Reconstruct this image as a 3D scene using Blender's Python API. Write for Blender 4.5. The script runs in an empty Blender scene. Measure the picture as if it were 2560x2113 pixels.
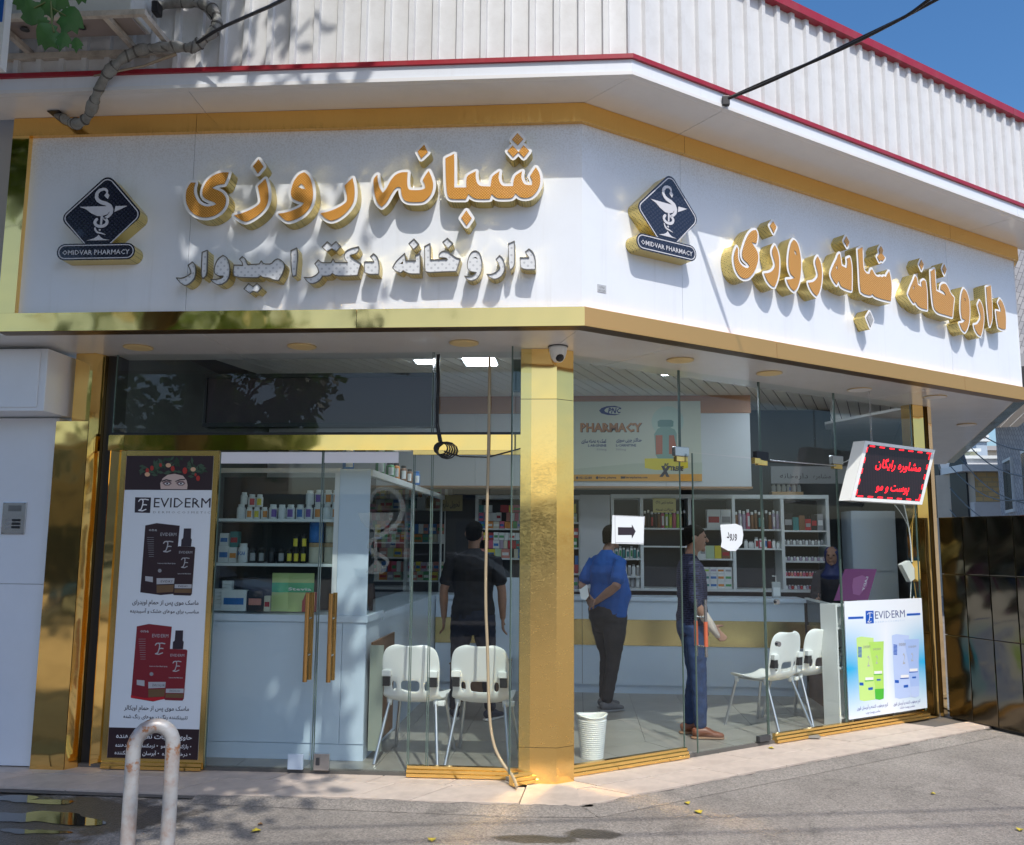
import bpy, bmesh, math, random, unicodedata
from mathutils import Vector, Matrix, noise
from mathutils.geometry import delaunay_2d_cdt
random.seed(7)
S = bpy.context.scene
COL = S.collection
R = math.radians
# ------------------------------------------------------------------ camera
FPX, PIT, ROL, YAW = 2226.9, .1343, .0078, .0742
CAM = Vector((-.0474, -5.6685, 1.65))
FW = Vector((-math.sin(YAW)*math.cos(PIT), math.cos(YAW)*math.cos(PIT), math.sin(PIT)))
RT0 = Vector((math.cos(YAW), math.sin(YAW), 0)); UP0 = RT0.cross(FW)
RT = RT0*math.cos(ROL) + UP0*math.sin(ROL)
UP = UP0*math.cos(ROL) - RT0*math.sin(ROL)
cd = bpy.data.cameras.new('camera'); cam = bpy.data.objects.new('camera', cd); COL.objects.link(cam)
mw = Matrix.Identity(4)
for i in range(3):
    mw[i][0] = RT[i]; mw[i][1] = UP[i]; mw[i][2] = -FW[i]; mw[i][3] = CAM[i]
cam.matrix_world = mw
cd.sensor_fit = 'HORIZONTAL'; cd.sensor_width = 36; cd.lens = FPX/2560*36
cd.clip_start = .05; cd.clip_end = 1500
S.camera = cam
# ------------------------------------------------------------------ light
SUN = Vector((-.34, 1, -1.43)).normalized()
SUN_EL = math.asin(-SUN.z); SUN_AZ = math.atan2(-SUN.x, -SUN.y)
w = bpy.data.worlds.new('World'); S.world = w; w.use_nodes = True
nt = w.node_tree; bg = nt.nodes['Background']
sky = nt.nodes.new('ShaderNodeTexSky'); sky.sky_type = 'NISHITA'; sky.sun_disc = False
sky.sun_elevation = SUN_EL; sky.sun_rotation = SUN_AZ; sky.air_density = 1.0; sky.dust_density = 2.2; sky.ozone_density = 3
hs = nt.nodes.new('ShaderNodeHueSaturation'); hs.inputs['Saturation'].default_value = 1.28; nt.links.new(sky.outputs[0], hs.inputs['Color']); nt.links.new(hs.outputs[0], bg.inputs[0]); bg.inputs[1].default_value = .15
sd = bpy.data.lights.new('sun', 'SUN'); sd.energy = 3.1; sd.angle = R(.53); sd.color = (1, .95, .87)
so = bpy.data.objects.new('sun', sd); COL.objects.link(so); so.rotation_euler = SUN.to_track_quat('-Z', 'Y').to_euler()
S.view_settings.view_transform = 'Standard'; S.view_settings.look = 'None'; S.view_settings.gamma = 1
S.view_settings.use_curve_mapping = False; S.view_settings.exposure = 0.22
S.render.engine = 'CYCLES'; S.cycles.use_denoising = True
S.cycles.max_bounces = 10; S.cycles.transparent_max_bounces = 24; S.cycles.glossy_bounces = 5; S.cycles.diffuse_bounces = 5
S.cycles.sample_clamp_indirect = 60; S.cycles.caustics_reflective = True; S.cycles.blur_glossy = .1
# ------------------------------------------------------------------ pixel -> plane helpers (for measuring where things stand)
TH = .638
TB = Vector((math.cos(TH), math.sin(TH), 0)); NB = Vector((math.sin(TH), -math.cos(TH), 0))   # along / outward of the right facade
TA = Vector((1, 0, 0)); NA = Vector((0, -1, 0))
def ray(u, v): return FW + RT*((u-1280)/FPX) - UP*((v-1056.5)/FPX)
def hit(u, v, n, d):
    r = ray(u, v); n = Vector(n); return CAM + r*((d-n.dot(CAM))/n.dot(r))
def onA(u, v, n=0):                    # n = metres proud of the sign plane; returns (s, z)
    p = hit(u, v, (0, -1, 0), n); return (p.x, p.z)
def onB(u, v, n=0):
    p = hit(u, v, NB, n); return (p.dot(TB), p.z)
def onZ(u, v, z=0): return hit(u, v, (0, 0, 1), z)
def onY(u, v, y): return hit(u, v, (0, 1, 0), y)
def fA(s, n, z): return Vector((s, -n, z))
def fB(s, n, z): return TB*s + NB*n + Vector((0, 0, z))
def fW(x, y, z): return Vector((x, y, z))
K2 = math.tan(TH/2)
# ------------------------------------------------------------------ objects
WM = {}
def tag(o, label=None, cat=None, group=None, kind=None):
    if label: o['label'] = label
    if cat: o['category'] = cat
    if group: o['group'] = group
    if kind: o['kind'] = kind
    return o
def thing(name, label, cat, loc=(0, 0, 0), rz=0, group=None):
    o = bpy.data.objects.new(name, None); COL.objects.link(o); o.empty_display_size = .1
    o.location = loc; o.rotation_euler = (0, 0, rz)
    WM[o.name] = Matrix.Translation(Vector(loc)) @ Matrix.Rotation(rz, 4, 'Z')
    return tag(o, label, cat, group)
def copy_tree(o, parent=None, root=True):
    c = o.copy(); COL.objects.link(c); c.parent = parent
    WM[c.name] = WM.get(o.name, Matrix.Identity(4)).copy()
    for ch in o.children: copy_tree(ch, c, False)
    return c
def place(o, loc, rz=0):
    o.location = loc; o.rotation_euler = (0, 0, rz)
class G:
    def __init__(s, f=fW): s.v = []; s.f = []; s.m = []; s.fn = f; s.sm = []
    def add(s, vs, fs, m=0, smooth=False, raw=False):
        b = len(s.v)
        s.v += [Vector(x) if raw else s.fn(*x) for x in vs]
        for f in fs: s.f.append(tuple(i+b for i in f)); s.m.append(m); s.sm.append(smooth)
        return s
    def box(s, a, b, m=0):
        (x0, y0, z0), (x1, y1, z1) = a, b
        vs = [(x0, y0, z0), (x1, y0, z0), (x1, y1, z0), (x0, y1, z0), (x0, y0, z1), (x1, y0, z1), (x1, y1, z1), (x0, y1, z1)]
        return s.add(vs, [(0, 3, 2, 1), (4, 5, 6, 7), (0, 1, 5, 4), (1, 2, 6, 5), (2, 3, 7, 6), (3, 0, 4, 7)], m)
    def bev(s, a, b, r=.006, m=0):      # box with chamfered edges
        bm = bmesh.new(); bmesh.ops.create_cube(bm, size=1)
        for v in bm.verts: v.co = Vector([(a[i]+b[i])/2 + v.co[i]*(b[i]-a[i]) for i in range(3)])
        bmesh.ops.bevel(bm, geom=bm.edges[:], offset=r, segments=2, affect='EDGES', profile=.6)
        s.add([tuple(v.co) for v in bm.verts], [tuple(v.index for v in f.verts) for f in bm.faces], m); bm.free(); return s
    def prism(s, pts, h0, h1, m=0, axis=2, cap=True):   # pts 2D polygon, extruded along axis
        n = len(pts)
        def mk(p, h):
            return (p[0], p[1], h) if axis == 2 else ((p[0], h, p[1]) if axis == 1 else (h, p[0], p[1]))
        vs = [mk(p, h0) for p in pts] + [mk(p, h1) for p in pts]
        fs = [(i, (i+1) % n, (i+1) % n+n, i+n) for i in range(n)]
        if cap: fs += [tuple(range(n))[::-1], tuple(range(n, 2*n))]
        return s.add(vs, fs, m)
    def tube(s, path, r, k=8, m=0, cap=True, smooth=True):
        P = [s.fn(*p) for p in path]; n = len(P); vs = []
        rr = r if isinstance(r, (list, tuple)) else [r]*n
        up = None
        for i in range(n):
            t = (P[min(i+1, n-1)]-P[max(i-1, 0)]).normalized()
            if up is None: up = Vector((0, 0, 1)) if abs(t.z) < .9 else Vector((1, 0, 0))
            a = t.cross(up).normalized(); up = a.cross(t).normalized()
            for j in range(k):
                q = 2*math.pi*j/k; vs.append(P[i]+a*(math.cos(q)*rr[i])+up*(math.sin(q)*rr[i]))
        fs = [(i*k+j, i*k+(j+1) % k, (i+1)*k+(j+1) % k, (i+1)*k+j) for i in range(n-1) for j in range(k)]
        s.add(vs, fs, m, smooth, True)
        if cap: s.add([vs[j] for j in range(k)], [tuple(range(k))[::-1]], m, False, True); s.add([vs[(n-1)*k+j] for j in range(k)], [tuple(range(k))], m, False, True)
        return s
    def lathe(s, c, prof, k=16, m=0, smooth=True, sx=1, sy=1):  # prof [(r,z)]
        vs = []; n = len(prof)
        for r, z in prof:
            for j in range(k):
                q = 2*math.pi*j/k; vs.append((c[0]+math.cos(q)*r*sx, c[1]+math.sin(q)*r*sy, c[2]+z))
        fs = [(i*k+j, i*k+(j+1) % k, (i+1)*k+(j+1) % k, (i+1)*k+j) for i in range(n-1) for j in range(k)]
        fs += [tuple(range(k))[::-1], tuple(range((n-1)*k, n*k))]
        return s.add(vs, fs, m, smooth)
    def ell(s, c, r, m=0, k=12, l=8):
        prof = [(max(1e-4, math.sin(math.pi*i/l)), -math.cos(math.pi*i/l)) for i in range(l+1)]
        vs = [];
        for a, z in prof:
            for j in range(k):
                q = 2*math.pi*j/k; vs.append((c[0]+math.cos(q)*a*r[0], c[1]+math.sin(q)*a*r[1], c[2]+z*r[2]))
        return s.add(vs, [(i*k+j, i*k+(j+1) % k, (i+1)*k+(j+1) % k, (i+1)*k+j) for i in range(l) for j in range(k)], m, True)
    def quad(s, *p, m=0): return s.add(p, [tuple(range(len(p)))], m)
def mesh_obj(name, me, parent=None):
    o = bpy.data.objects.new(name, me); COL.objects.link(o)
    Mp = WM[parent.name] if parent else Matrix.Identity(4)
    inv = Mp.inverted()
    for v in me.vertices: v.co = inv @ v.co
    if len(me.vertices):
        lo = Vector([min(v.co[i] for v in me.vertices) for i in range(3)]); hi = Vector([max(v.co[i] for v in me.vertices) for i in range(3)])
        c = (lo+hi)/2
        for v in me.vertices: v.co -= c
        o.location = c
    else: c = Vector()
    WM[o.name] = Mp @ Matrix.Translation(c)
    if parent: o.parent = parent
    me.update()
    return o
def obj(name, g, mats, parent=None, flip=True, **kw):
    me = bpy.data.meshes.new(name)
    me.from_pydata([tuple(v) for v in g.v], [], g.f)
    mats = mats if isinstance(mats, (list, tuple)) else [mats]
    for m in mats: me.materials.append(m)
    for i, p in enumerate(me.polygons): p.material_index = g.m[i]; p.use_smooth = g.sm[i]
    if flip:
        bm = bmesh.new(); bm.from_mesh(me); bmesh.ops.recalc_face_normals(bm, faces=bm.faces); bm.to_mesh(me); bm.free()
    o = mesh_obj(name, me, parent)
    return tag(o, **kw) if kw else o
# ------------------------------------------------------------------ materials
MC = {}
def mat(name, col=(.8, .8, .8), rough=.5, metal=0, spec=.5, noise_s=0, noise_a=.1, bump=0, bump_s=60, emit=0, coat=0, dirt=0, dirt_s=3, dirt_c=(.25, .22, .18), alpha=1, aniso=0):
    if name in MC: return MC[name]
    m = bpy.data.materials.new(name); m.use_nodes = True; nt = m.node_tree; b = nt.nodes['Principled BSDF']
    L = nt.links.new
    b.inputs['Base Color'].default_value = (*col, 1); b.inputs['Roughness'].default_value = rough; b.inputs['Metallic'].default_value = metal
    b.inputs['Specular IOR Level'].default_value = spec; b.inputs['Coat Weight'].default_value = coat
    tc = nt.nodes.new('ShaderNodeTexCoord'); src = tc.outputs['Object']
    cur = None
    if noise_s or dirt:
        rgb = nt.nodes.new('ShaderNodeRGB'); rgb.outputs[0].default_value = (*col, 1); cur = rgb.outputs[0]
    def mix(fac, a, bcol, mode='MIX'):
        x = nt.nodes.new('ShaderNodeMix'); x.data_type = 'RGBA'; x.blend_type = mode
        if isinstance(fac, float): x.inputs[0].default_value = fac
        else: L(fac, x.inputs[0])
        L(a, x.inputs[6])
        if isinstance(bcol, tuple): x.inputs[7].default_value = (*bcol, 1)
        else: L(bcol, x.inputs[7])
        return x.outputs[2]
    def nz(scale, detail=5, lo=.3, hi=.7, rgh=.6):
        n = nt.nodes.new('ShaderNodeTexNoise'); n.inputs['Scale'].default_value = scale; n.inputs['Detail'].default_value = detail; n.inputs['Roughness'].default_value = rgh
        L(src, n.inputs['Vector'])
        r = nt.nodes.new('ShaderNodeMapRange'); r.inputs[1].default_value = lo; r.inputs[2].default_value = hi
        L(n.outputs[0], r.inputs[0]); return r.outputs[0]
    if noise_s:
        d = tuple(c*(1-noise_a) for c in col)
        cur = mix(nz(noise_s), cur, d)
    if dirt:
        f = nz(dirt_s, 8, .45, .8, .7)
        mm = nt.nodes.new('ShaderNodeMath'); mm.operation = 'MULTIPLY'; mm.inputs[1].default_value = dirt; L(f, mm.inputs[0])
        cur = mix(mm.outputs[0], cur, dirt_c)
    if cur: L(cur, b.inputs['Base Color'])
    if bump:
        n = nt.nodes.new('ShaderNodeTexNoise'); n.inputs['Scale'].default_value = bump_s; n.inputs['Detail'].default_value = 4; L(src, n.inputs['Vector'])
        bp = nt.nodes.new('ShaderNodeBump'); bp.inputs['Strength'].default_value = bump; bp.inputs['Distance'].default_value = .01
        L(n.outputs[0], bp.inputs['Height']); L(bp.outputs[0], b.inputs['Normal'])
    if emit:
        b.inputs['Emission Color'].default_value = (*col, 1); b.inputs['Emission Strength'].default_value = emit
    MC[name] = m; m['_s'] = 0
    return m
def nodes(m): return m.node_tree, m.node_tree.nodes['Principled BSDF'], m.node_tree.links.new
def glass_mat(name, tint=(.86, .93, .90), refl=1.0, rough=0.0, frost=0):
    m = bpy.data.materials.new(name); m.use_nodes = True; nt = m.node_tree; nt.nodes.clear(); L = nt.links.new
    out = nt.nodes.new('ShaderNodeOutputMaterial'); tr = nt.nodes.new('ShaderNodeBsdfTransparent'); gl = nt.nodes.new('ShaderNodeBsdfGlossy')
    fr = nt.nodes.new('ShaderNodeFresnel'); fr.inputs[0].default_value = 1.5; mx = nt.nodes.new('ShaderNodeMixShader')
    mu = nt.nodes.new('ShaderNodeMath'); mu.operation = 'MULTIPLY'; mu.inputs[1].default_value = refl
    tr.inputs[0].default_value = (*tint, 1); gl.inputs['Roughness'].default_value = rough
    ge = nt.nodes.new('ShaderNodeNewGeometry'); mr = nt.nodes.new('ShaderNodeMapRange'); mr.inputs[3].default_value = 1.5; mr.inputs[4].default_value = 1/1.5; L(ge.outputs['Backfacing'], mr.inputs[0]); L(mr.outputs[0], fr.inputs[0])
    L(fr.outputs[0], mu.inputs[0]); L(mu.outputs[0], mx.inputs[0]); L(tr.outputs[0], mx.inputs[1]); L(gl.outputs[0], mx.inputs[2])
    if frost:
        df = nt.nodes.new('ShaderNodeBsdfTranslucent'); df.inputs[0].default_value = (.75, .8, .78, 1)
        d2 = nt.nodes.new('ShaderNodeBsdfDiffuse'); d2.inputs[0].default_value = (.5, .53, .52, 1)
        a1 = nt.nodes.new('ShaderNodeMixShader'); L(df.outputs[0], a1.inputs[1]); L(d2.outputs[0], a1.inputs[2])
        m2 = nt.nodes.new('ShaderNodeMixShader'); m2.inputs[0].default_value = frost
        L(mx.outputs[0], m2.inputs[1]); L(a1.outputs[0], m2.inputs[2]); L(m2.outputs[0], out.inputs[0])
    else: L(mx.outputs[0], out.inputs[0])
    return m
def gold_mat(name, col=(.95, .58, .17), rough=.12, wav=.03, scratch=0, brushed=0):
    m = mat(name, col, rough, 1); nt, b, L = nodes(m)
    tc = nt.nodes.new('ShaderNodeTexCoord')
    n = nt.nodes.new('ShaderNodeTexNoise'); n.inputs['Scale'].default_value = 2.2; n.inputs['Detail'].default_value = 2; L(tc.outputs['Object'], n.inputs['Vector'])
    h = n.outputs[0]
    if scratch:
        v = nt.nodes.new('ShaderNodeTexNoise'); v.inputs['Scale'].default_value = 30; v.inputs['Detail'].default_value = 6; v.inputs['Distortion'].default_value = 1.5
        mp = nt.nodes.new('ShaderNodeMapping'); mp.inputs['Scale'].default_value = (1, 1, 2.2); L(tc.outputs['Object'], mp.inputs[0]); L(mp.outputs[0], v.inputs['Vector'])
        ad = nt.nodes.new('ShaderNodeMath'); ad.operation = 'MULTIPLY_ADD'; L(v.outputs[0], ad.inputs[0]); ad.inputs[1].default_value = scratch; L(h, ad.inputs[2]); h = ad.outputs[0]
        mr = nt.nodes.new('ShaderNodeMapRange'); mr.inputs[1].default_value = .4; mr.inputs[2].default_value = .75; mr.inputs[3].default_value = rough; mr.inputs[4].default_value = rough+.10
        L(v.outputs[0], mr.inputs[0]); L(mr.outputs[0], b.inputs['Roughness'])
    bp = nt.nodes.new('ShaderNodeBump'); bp.inputs['Strength'].default_value = wav; bp.inputs['Distance'].default_value = .25
    L(h, bp.inputs['Height']); L(bp.outputs[0], b.inputs['Normal'])
    if brushed:
        v = nt.nodes.new('ShaderNodeTexNoise'); v.inputs['Scale'].default_value = 60; v.inputs['Detail'].default_value = 3
        mp = nt.nodes.new('ShaderNodeMapping'); mp.inputs['Scale'].default_value = (1, 1, .04); L(tc.outputs['Object'], mp.inputs[0]); L(mp.outputs[0], v.inputs['Vector'])
        mr = nt.nodes.new('ShaderNodeMapRange'); mr.inputs[1].default_value = .3; mr.inputs[2].default_value = .7; mr.inputs[3].default_value = rough-.06; mr.inputs[4].default_value = rough+.1
        L(v.outputs[0], mr.inputs[0]); L(mr.outputs[0], b.inputs['Roughness'])
    return m
# ------------------------------------------------------------------ 2D shapes: union of polygons / strokes -> flat or extruded plates
def area(p): return sum(p[i][0]*p[(i+1) % len(p)][1]-p[(i+1) % len(p)][0]*p[i][1] for i in range(len(p)))/2
def chaikin(p, ang=55, it=1):
    for _ in range(it):
        q = []; n = len(p)
        for i in range(n):
            a, b, c = Vector(p[i-1]), Vector(p[i]), Vector(p[(i+1) % n])
            d1, d2 = b-a, c-b
            if d1.length < 1e-6 or d2.length < 1e-6 or math.degrees(d1.angle(d2)) > ang: q.append(tuple(b))
            else: q += [tuple(b-d1*.22), tuple(b+d2*.22)]
        p = q
    return p
def circ(c, r, k=10, ry=None): return [(c[0]+math.cos(2*math.pi*i/k)*r, c[1]+math.sin(2*math.pi*i/k)*(ry or r)) for i in range(k)]
def stroke(pts, w, k=8):
    out = []
    for i in range(len(pts)):
        wi = w[i] if isinstance(w, (list, tuple)) else w
        out.append(circ(pts[i], wi/2, k))
        if i < len(pts)-1:
            wj = w[i+1] if isinstance(w, (list, tuple)) else w
            a, b = Vector(pts[i]), Vector(pts[i+1]); d = (b-a)
            if d.length < 1e-7: continue
            n = Vector((-d.y, d.x)).normalized()
            out.append([tuple(a+n*wi/2), tuple(a-n*wi/2), tuple(b-n*wj/2), tuple(b+n*wj/2)])
    return out
def grow(polys, w):
    out = []
    for p in polys:
        out.append(p); n = len(p)
        for i in range(n): out += stroke([p[i], p[(i+1) % n]], 2*w, 8)[:2]
    return out
def inside(pt, poly):
    x, y = pt; c = False; n = len(poly)
    for i in range(n):
        x1, y1 = poly[i]; x2, y2 = poly[(i+1) % n]
        if (y1 > y) != (y2 > y) and x < (x2-x1)*(y-y1)/(y2-y1)+x1: c = not c
    return c
def plate(g, polys, n0, n1, holes=(), m=0, ms=None, back=False, order='snz'):
    """fill the union of polys (minus holes) in the (s,z) plane at n1 and wall its outline down to n0"""
    V = []; F = []; E = []
    for p in polys:
        if area(p) < 0: p = p[::-1]
        b = len(V); V += [Vector(q) for q in p]; F.append(list(range(b, b+len(p))))
    for h in holes:
        b = len(V); V += [Vector(q) for q in h]; k = len(h); E += [(b+i, b+(i+1) % k) for i in range(k)]
    vo, eo, fo, ov_, oe_, of_ = delaunay_2d_cdt(V, E, F, 0, 1e-6, True)
    tri = []
    for f, src_ in zip(fo, of_):
        if not src_: continue
        c = sum((vo[i] for i in f), Vector((0, 0)))/len(f)
        if any(inside(c, h) for h in holes): continue
        tri.append(f)
    cnt = {}
    for f in tri:
        for i in range(len(f)):
            e = (f[i], f[(i+1) % len(f)]); cnt[tuple(sorted(e))] = cnt.get(tuple(sorted(e)), []) + [e]
    bd = [v[0] for v in cnt.values() if len(v) == 1]
    used = sorted({i for f in tri for i in f}); ix = {k: j for j, k in enumerate(used)}
    g.add([(vo[i].x, n1, vo[i].y) for i in used], [tuple(ix[i] for i in f) for f in tri], m)
    if n0 != n1:
        bs = sorted({i for e in bd for i in e}); bx = {k: j for j, k in enumerate(bs)}; nb = len(bs)
        g.add([(vo[i].x, n1, vo[i].y) for i in bs] + [(vo[i].x, n0, vo[i].y) for i in bs],
              [(bx[a], bx[b_], bx[b_]+nb, bx[a]+nb) for a, b_ in bd], m if ms is None else ms)
    return g
# ------------------------------------------------------------------ lettering
AF = {}
for cp in list(range(0xFB50, 0xFC00))+list(range(0xFE80, 0xFEF5)):
    d = unicodedata.decomposition(chr(cp)).split()
    if len(d) == 2 and d[0][1:-1] in ('isolated', 'final', 'initial', 'medial'):
        AF.setdefault(chr(int(d[1], 16)), {})[d[0][1:-1]] = chr(cp)
def fa(s):
    out = []
    for i, c in enumerate(s):
        if c not in AF: out.append(c); continue
        p = s[i-1] if i else ' '; n = s[i+1] if i+1 < len(s) else ' '
        pj = p in AF and 'initial' in AF[p]; nj = n in AF and 'final' in AF[n] and 'initial' in AF[c]
        k = 'medial' if pj and nj else 'final' if pj else 'initial' if nj else 'isolated'
        out.append(AF[c].get(k, AF[c].get('isolated', c)))
    return ''.join(reversed(out))
def text(g, s, x0, x1, z0, h, n, m=0, bold=0, shear=0, keep=False, res=1, wave=None):
    """lettering laid on the local (s, z) plane at height n, fitted between x0 and x1 with baseline z0 and size h"""
    c = bpy.data.curves.new('lettering', 'FONT'); c.body = fa(s) if any(ord(q) > 1000 for q in s) else s
    c.offset = bold; c.shear = shear; c.resolution_u = res
    o = bpy.data.objects.new('lettering', c); COL.objects.link(o)
    dg = bpy.context.evaluated_depsgraph_get(); me = bpy.data.meshes.new_from_object(o.evaluated_get(dg))
    if len(me.vertices):
        xs = [v.co.x for v in me.vertices]; a, b = min(xs), max(xs)
        k = (x1-x0)/(b-a) if not keep else h
        xo = x0 if not keep else (x0+x1)/2-(b-a)*h/2
        g.add([(xo+(v.co.x-a)*k, n, z0+v.co.y*h) for v in me.vertices], [tuple(p.vertices) for p in me.polygons], m)
    bpy.data.objects.remove(o); bpy.data.meshes.remove(me); bpy.data.curves.remove(c)
    return g
# ================================================================== MATERIALS
white_panel = mat('white_panel', (.76, .80, .86), .28, spec=.5, dirt=.12, dirt_s=2.5, dirt_c=(.5, .48, .45), coat=.25)
white_soffit = mat('white_soffit', (.78, .77, .76), .22, coat=.3, dirt=.1, dirt_s=3)
sheet_white = mat('sheet_white', (.66, .67, .68), .45, dirt=.4, dirt_s=5, dirt_c=(.38, .36, .34), bump=.05)
red_trim = mat('red_trim', (.33, .015, .03), .35, dirt=.2, dirt_s=5)
gold = gold_mat('gold', (1.0, .66, .22), .07, .03)
gold_strip = gold_mat('gold_strip', (.90, .54, .16), .16, .02, brushed=1)
gold_pil = gold_mat('gold_pillar', (1.0, .66, .23), .07, .02, scratch=.004)
gold_rail = gold_mat('gold_rail', (.90, .61, .21), .22, .01)
gold_satin = gold_mat('gold_satin', (.92, .50, .18), .44, .01)
brown_edge = mat('brown_edge', (.16, .09, .03), .35, .8)
black = mat('black', (.012, .012, .014), .4)
dark_grey = mat('dark_grey', (.05, .052, .056), .5)
grey = mat('grey', (.3, .3, .3), .5)
alu = mat('aluminium', (.62, .63, .64), .3, .9)
white_alu = mat('white_aluminium', (.68, .72, .72), .35, spec=.5)
white_lam = mat('white_laminate', (.58, .69, .80), .3, noise_s=1.5, noise_a=.06)
white_plastic = mat('white_plastic', (.80, .82, .80), .3, spec=.5)
print_white = mat('print_white', (.78, .82, .85), .35)
cream = mat('cream_lamp', (.80, .62, .30), .5)
steel = mat('steel', (.55, .55, .55), .25, 1)
GL = glass_mat('shop_glass', (.88, .93, .92), 1.15)
GLE = mat('glass_edge', (.10, .15, .13), .2, spec=.6)
GLF = glass_mat('frosted_glass', (.8, .86, .85), 1, frost=.45)
def asphalt_mat(name, base=(.27, .245, .22)):
    m = mat(name, base, .85); nt, b, L = nodes(m)
    tc = nt.nodes.new('ShaderNodeTexCoord')
    def N(sc, det=4, r=.6):
        n = nt.nodes.new('ShaderNodeTexNoise'); n.inputs['Scale'].default_value = sc; n.inputs['Detail'].default_value = det; n.inputs['Roughness'].default_value = r; L(tc.outputs['Object'], n.inputs['Vector']); return n.outputs[0]
    v = nt.nodes.new('ShaderNodeTexVoronoi'); v.inputs['Scale'].default_value = 95; L(tc.outputs['Object'], v.inputs['Vector'])
    rp = nt.nodes.new('ShaderNodeValToRGB'); L(v.outputs['Color'], rp.inputs[0])
    e = rp.color_ramp.elements; e[0].position = .1; e[0].color = (base[0]*.72, base[1]*.72, base[2]*.72, 1); e[1].position = .95; e[1].color = (base[0]*1.35, base[1]*1.34, base[2]*1.32, 1)
    k = e.new(.5); k.color = (*base, 1)
    mx = nt.nodes.new('ShaderNodeMix'); mx.data_type = 'RGBA'; mx.blend_type = 'MULTIPLY'; mx.inputs[0].default_value = 1
    r2 = nt.nodes.new('ShaderNodeMapRange'); r2.inputs[1].default_value = .3; r2.inputs[2].default_value = .7; r2.inputs[3].default_value = .72; r2.inputs[4].default_value = 1.12
    L(N(.9, 6), r2.inputs[0]); L(rp.outputs[0], mx.inputs[6]); L(r2.outputs[0], mx.inputs[7])
    L(mx.outputs[2], b.inputs['Base Color'])
    ve = nt.nodes.new('ShaderNodeTexVoronoi'); ve.feature = 'DISTANCE_TO_EDGE'; ve.inputs['Scale'].default_value = .55
    wn = nt.nodes.new('ShaderNodeTexNoise'); wn.inputs['Scale'].default_value = 3; wn.inputs['Detail'].default_value = 5; L(tc.outputs['Object'], wn.inputs['Vector'])
    va = nt.nodes.new('ShaderNodeMix'); va.data_type = 'RGBA'; va.inputs[0].default_value = .25; L(tc.outputs['Object'], va.inputs[6]); L(wn.outputs['Color'], va.inputs[7]); L(va.outputs[2], ve.inputs['Vector'])
    cr = nt.nodes.new('ShaderNodeMapRange'); cr.inputs[1].default_value = .0; cr.inputs[2].default_value = .004; cr.inputs[3].default_value = .78; cr.inputs[4].default_value = 1; L(ve.outputs['Distance'], cr.inputs[0])
    st = nt.nodes.new('ShaderNodeMapRange'); st.inputs[1].default_value = .56; st.inputs[2].default_value = .72; st.inputs[3].default_value = 1; st.inputs[4].default_value = .72; L(N(2.6, 3), st.inputs[0])
    m2 = nt.nodes.new('ShaderNodeMath'); m2.operation = 'MULTIPLY'; L(cr.outputs[0], m2.inputs[0]); L(st.outputs[0], m2.inputs[1])
    m3 = nt.nodes.new('ShaderNodeMix'); m3.data_type = 'RGBA'; m3.blend_type = 'MULTIPLY'; m3.inputs[0].default_value = 1; L(mx.outputs[2], m3.inputs[6]); L(m2.outputs[0], m3.inputs[7]); L(m3.outputs[2], b.inputs['Base Color'])
    ad = nt.nodes.new('ShaderNodeMath'); ad.operation = 'ADD'; L(v.outputs['Distance'], ad.inputs[0]); L(N(14, 6), ad.inputs[1])
    bp = nt.nodes.new('ShaderNodeBump'); bp.inputs['Strength'].default_value = .5; bp.inputs['Distance'].default_value = .008; L(ad.outputs[0], bp.inputs['Height']); L(bp.outputs[0], b.inputs['Normal'])
    return m
asphalt = asphalt_mat('asphalt')
asphalt_new = asphalt_mat('asphalt_patch', (.165, .155, .145))
stone = mat('stone_tile', (.58, .49, .42), .6, noise_s=9, noise_a=.14, dirt=.4, dirt_s=2.2, dirt_c=(.26, .21, .18), bump=.1, bump_s=40)
floor_tile = mat('floor_tile', (.30, .29, .26), .3, noise_s=4, noise_a=.2, dirt=.15, dirt_s=2)
grout = mat('grout', (.12, .11, .1), .9)
wetm = mat('wet_asphalt', (.055, .05, .045), .35, spec=.6, bump=.5, bump_s=60)

plain_panel = white_panel.copy(); plain_panel.name = 'white_panel_plain'; MC['white_panel_plain'] = plain_panel
# weather marks on the sign panels: dust speckle held under the top trim and faint run-down streaks
nt, b_, L_ = nodes(white_panel); base_ = b_.inputs['Base Color'].links[0].from_socket
tc = nt.nodes.new('ShaderNodeTexCoord'); sp = nt.nodes.new('ShaderNodeSeparateXYZ'); L_(tc.outputs['Object'], sp.inputs[0])
def nz_(scale, sc3, lo, hi):
    mp = nt.nodes.new('ShaderNodeMapping'); mp.inputs['Scale'].default_value = sc3; L_(tc.outputs['Object'], mp.inputs[0]); n = nt.nodes.new('ShaderNodeTexNoise'); n.inputs['Scale'].default_value = scale; n.inputs['Detail'].default_value = 6; n.inputs['Roughness'].default_value = .7; L_(mp.outputs[0], n.inputs['Vector'])
    r = nt.nodes.new('ShaderNodeMapRange'); r.inputs[1].default_value = lo; r.inputs[2].default_value = hi; L_(n.outputs[0], r.inputs[0]); return r.outputs[0]
def mm_(op, a, b):
    x = nt.nodes.new('ShaderNodeMath'); x.operation = op; x.use_clamp = True
    for i, q in enumerate((a, b)):
        if isinstance(q, (int, float)): x.inputs[i].default_value = q
        else: L_(q, x.inputs[i])
    return x.outputs[0]
hz_ = nt.nodes.new('ShaderNodeMapRange'); hz_.inputs[1].default_value = .22; hz_.inputs[2].default_value = .66; hz_.inputs[3].default_value = 0; hz_.inputs[4].default_value = .42; L_(sp.outputs[2], hz_.inputs[0])
f1 = mm_('MULTIPLY', hz_.outputs[0], nz_(80, (1, 1, 1), .45, .62)); f2 = mm_('MULTIPLY', nz_(9, (1.6, 1.6, .07), .55, .8), .16)
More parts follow.
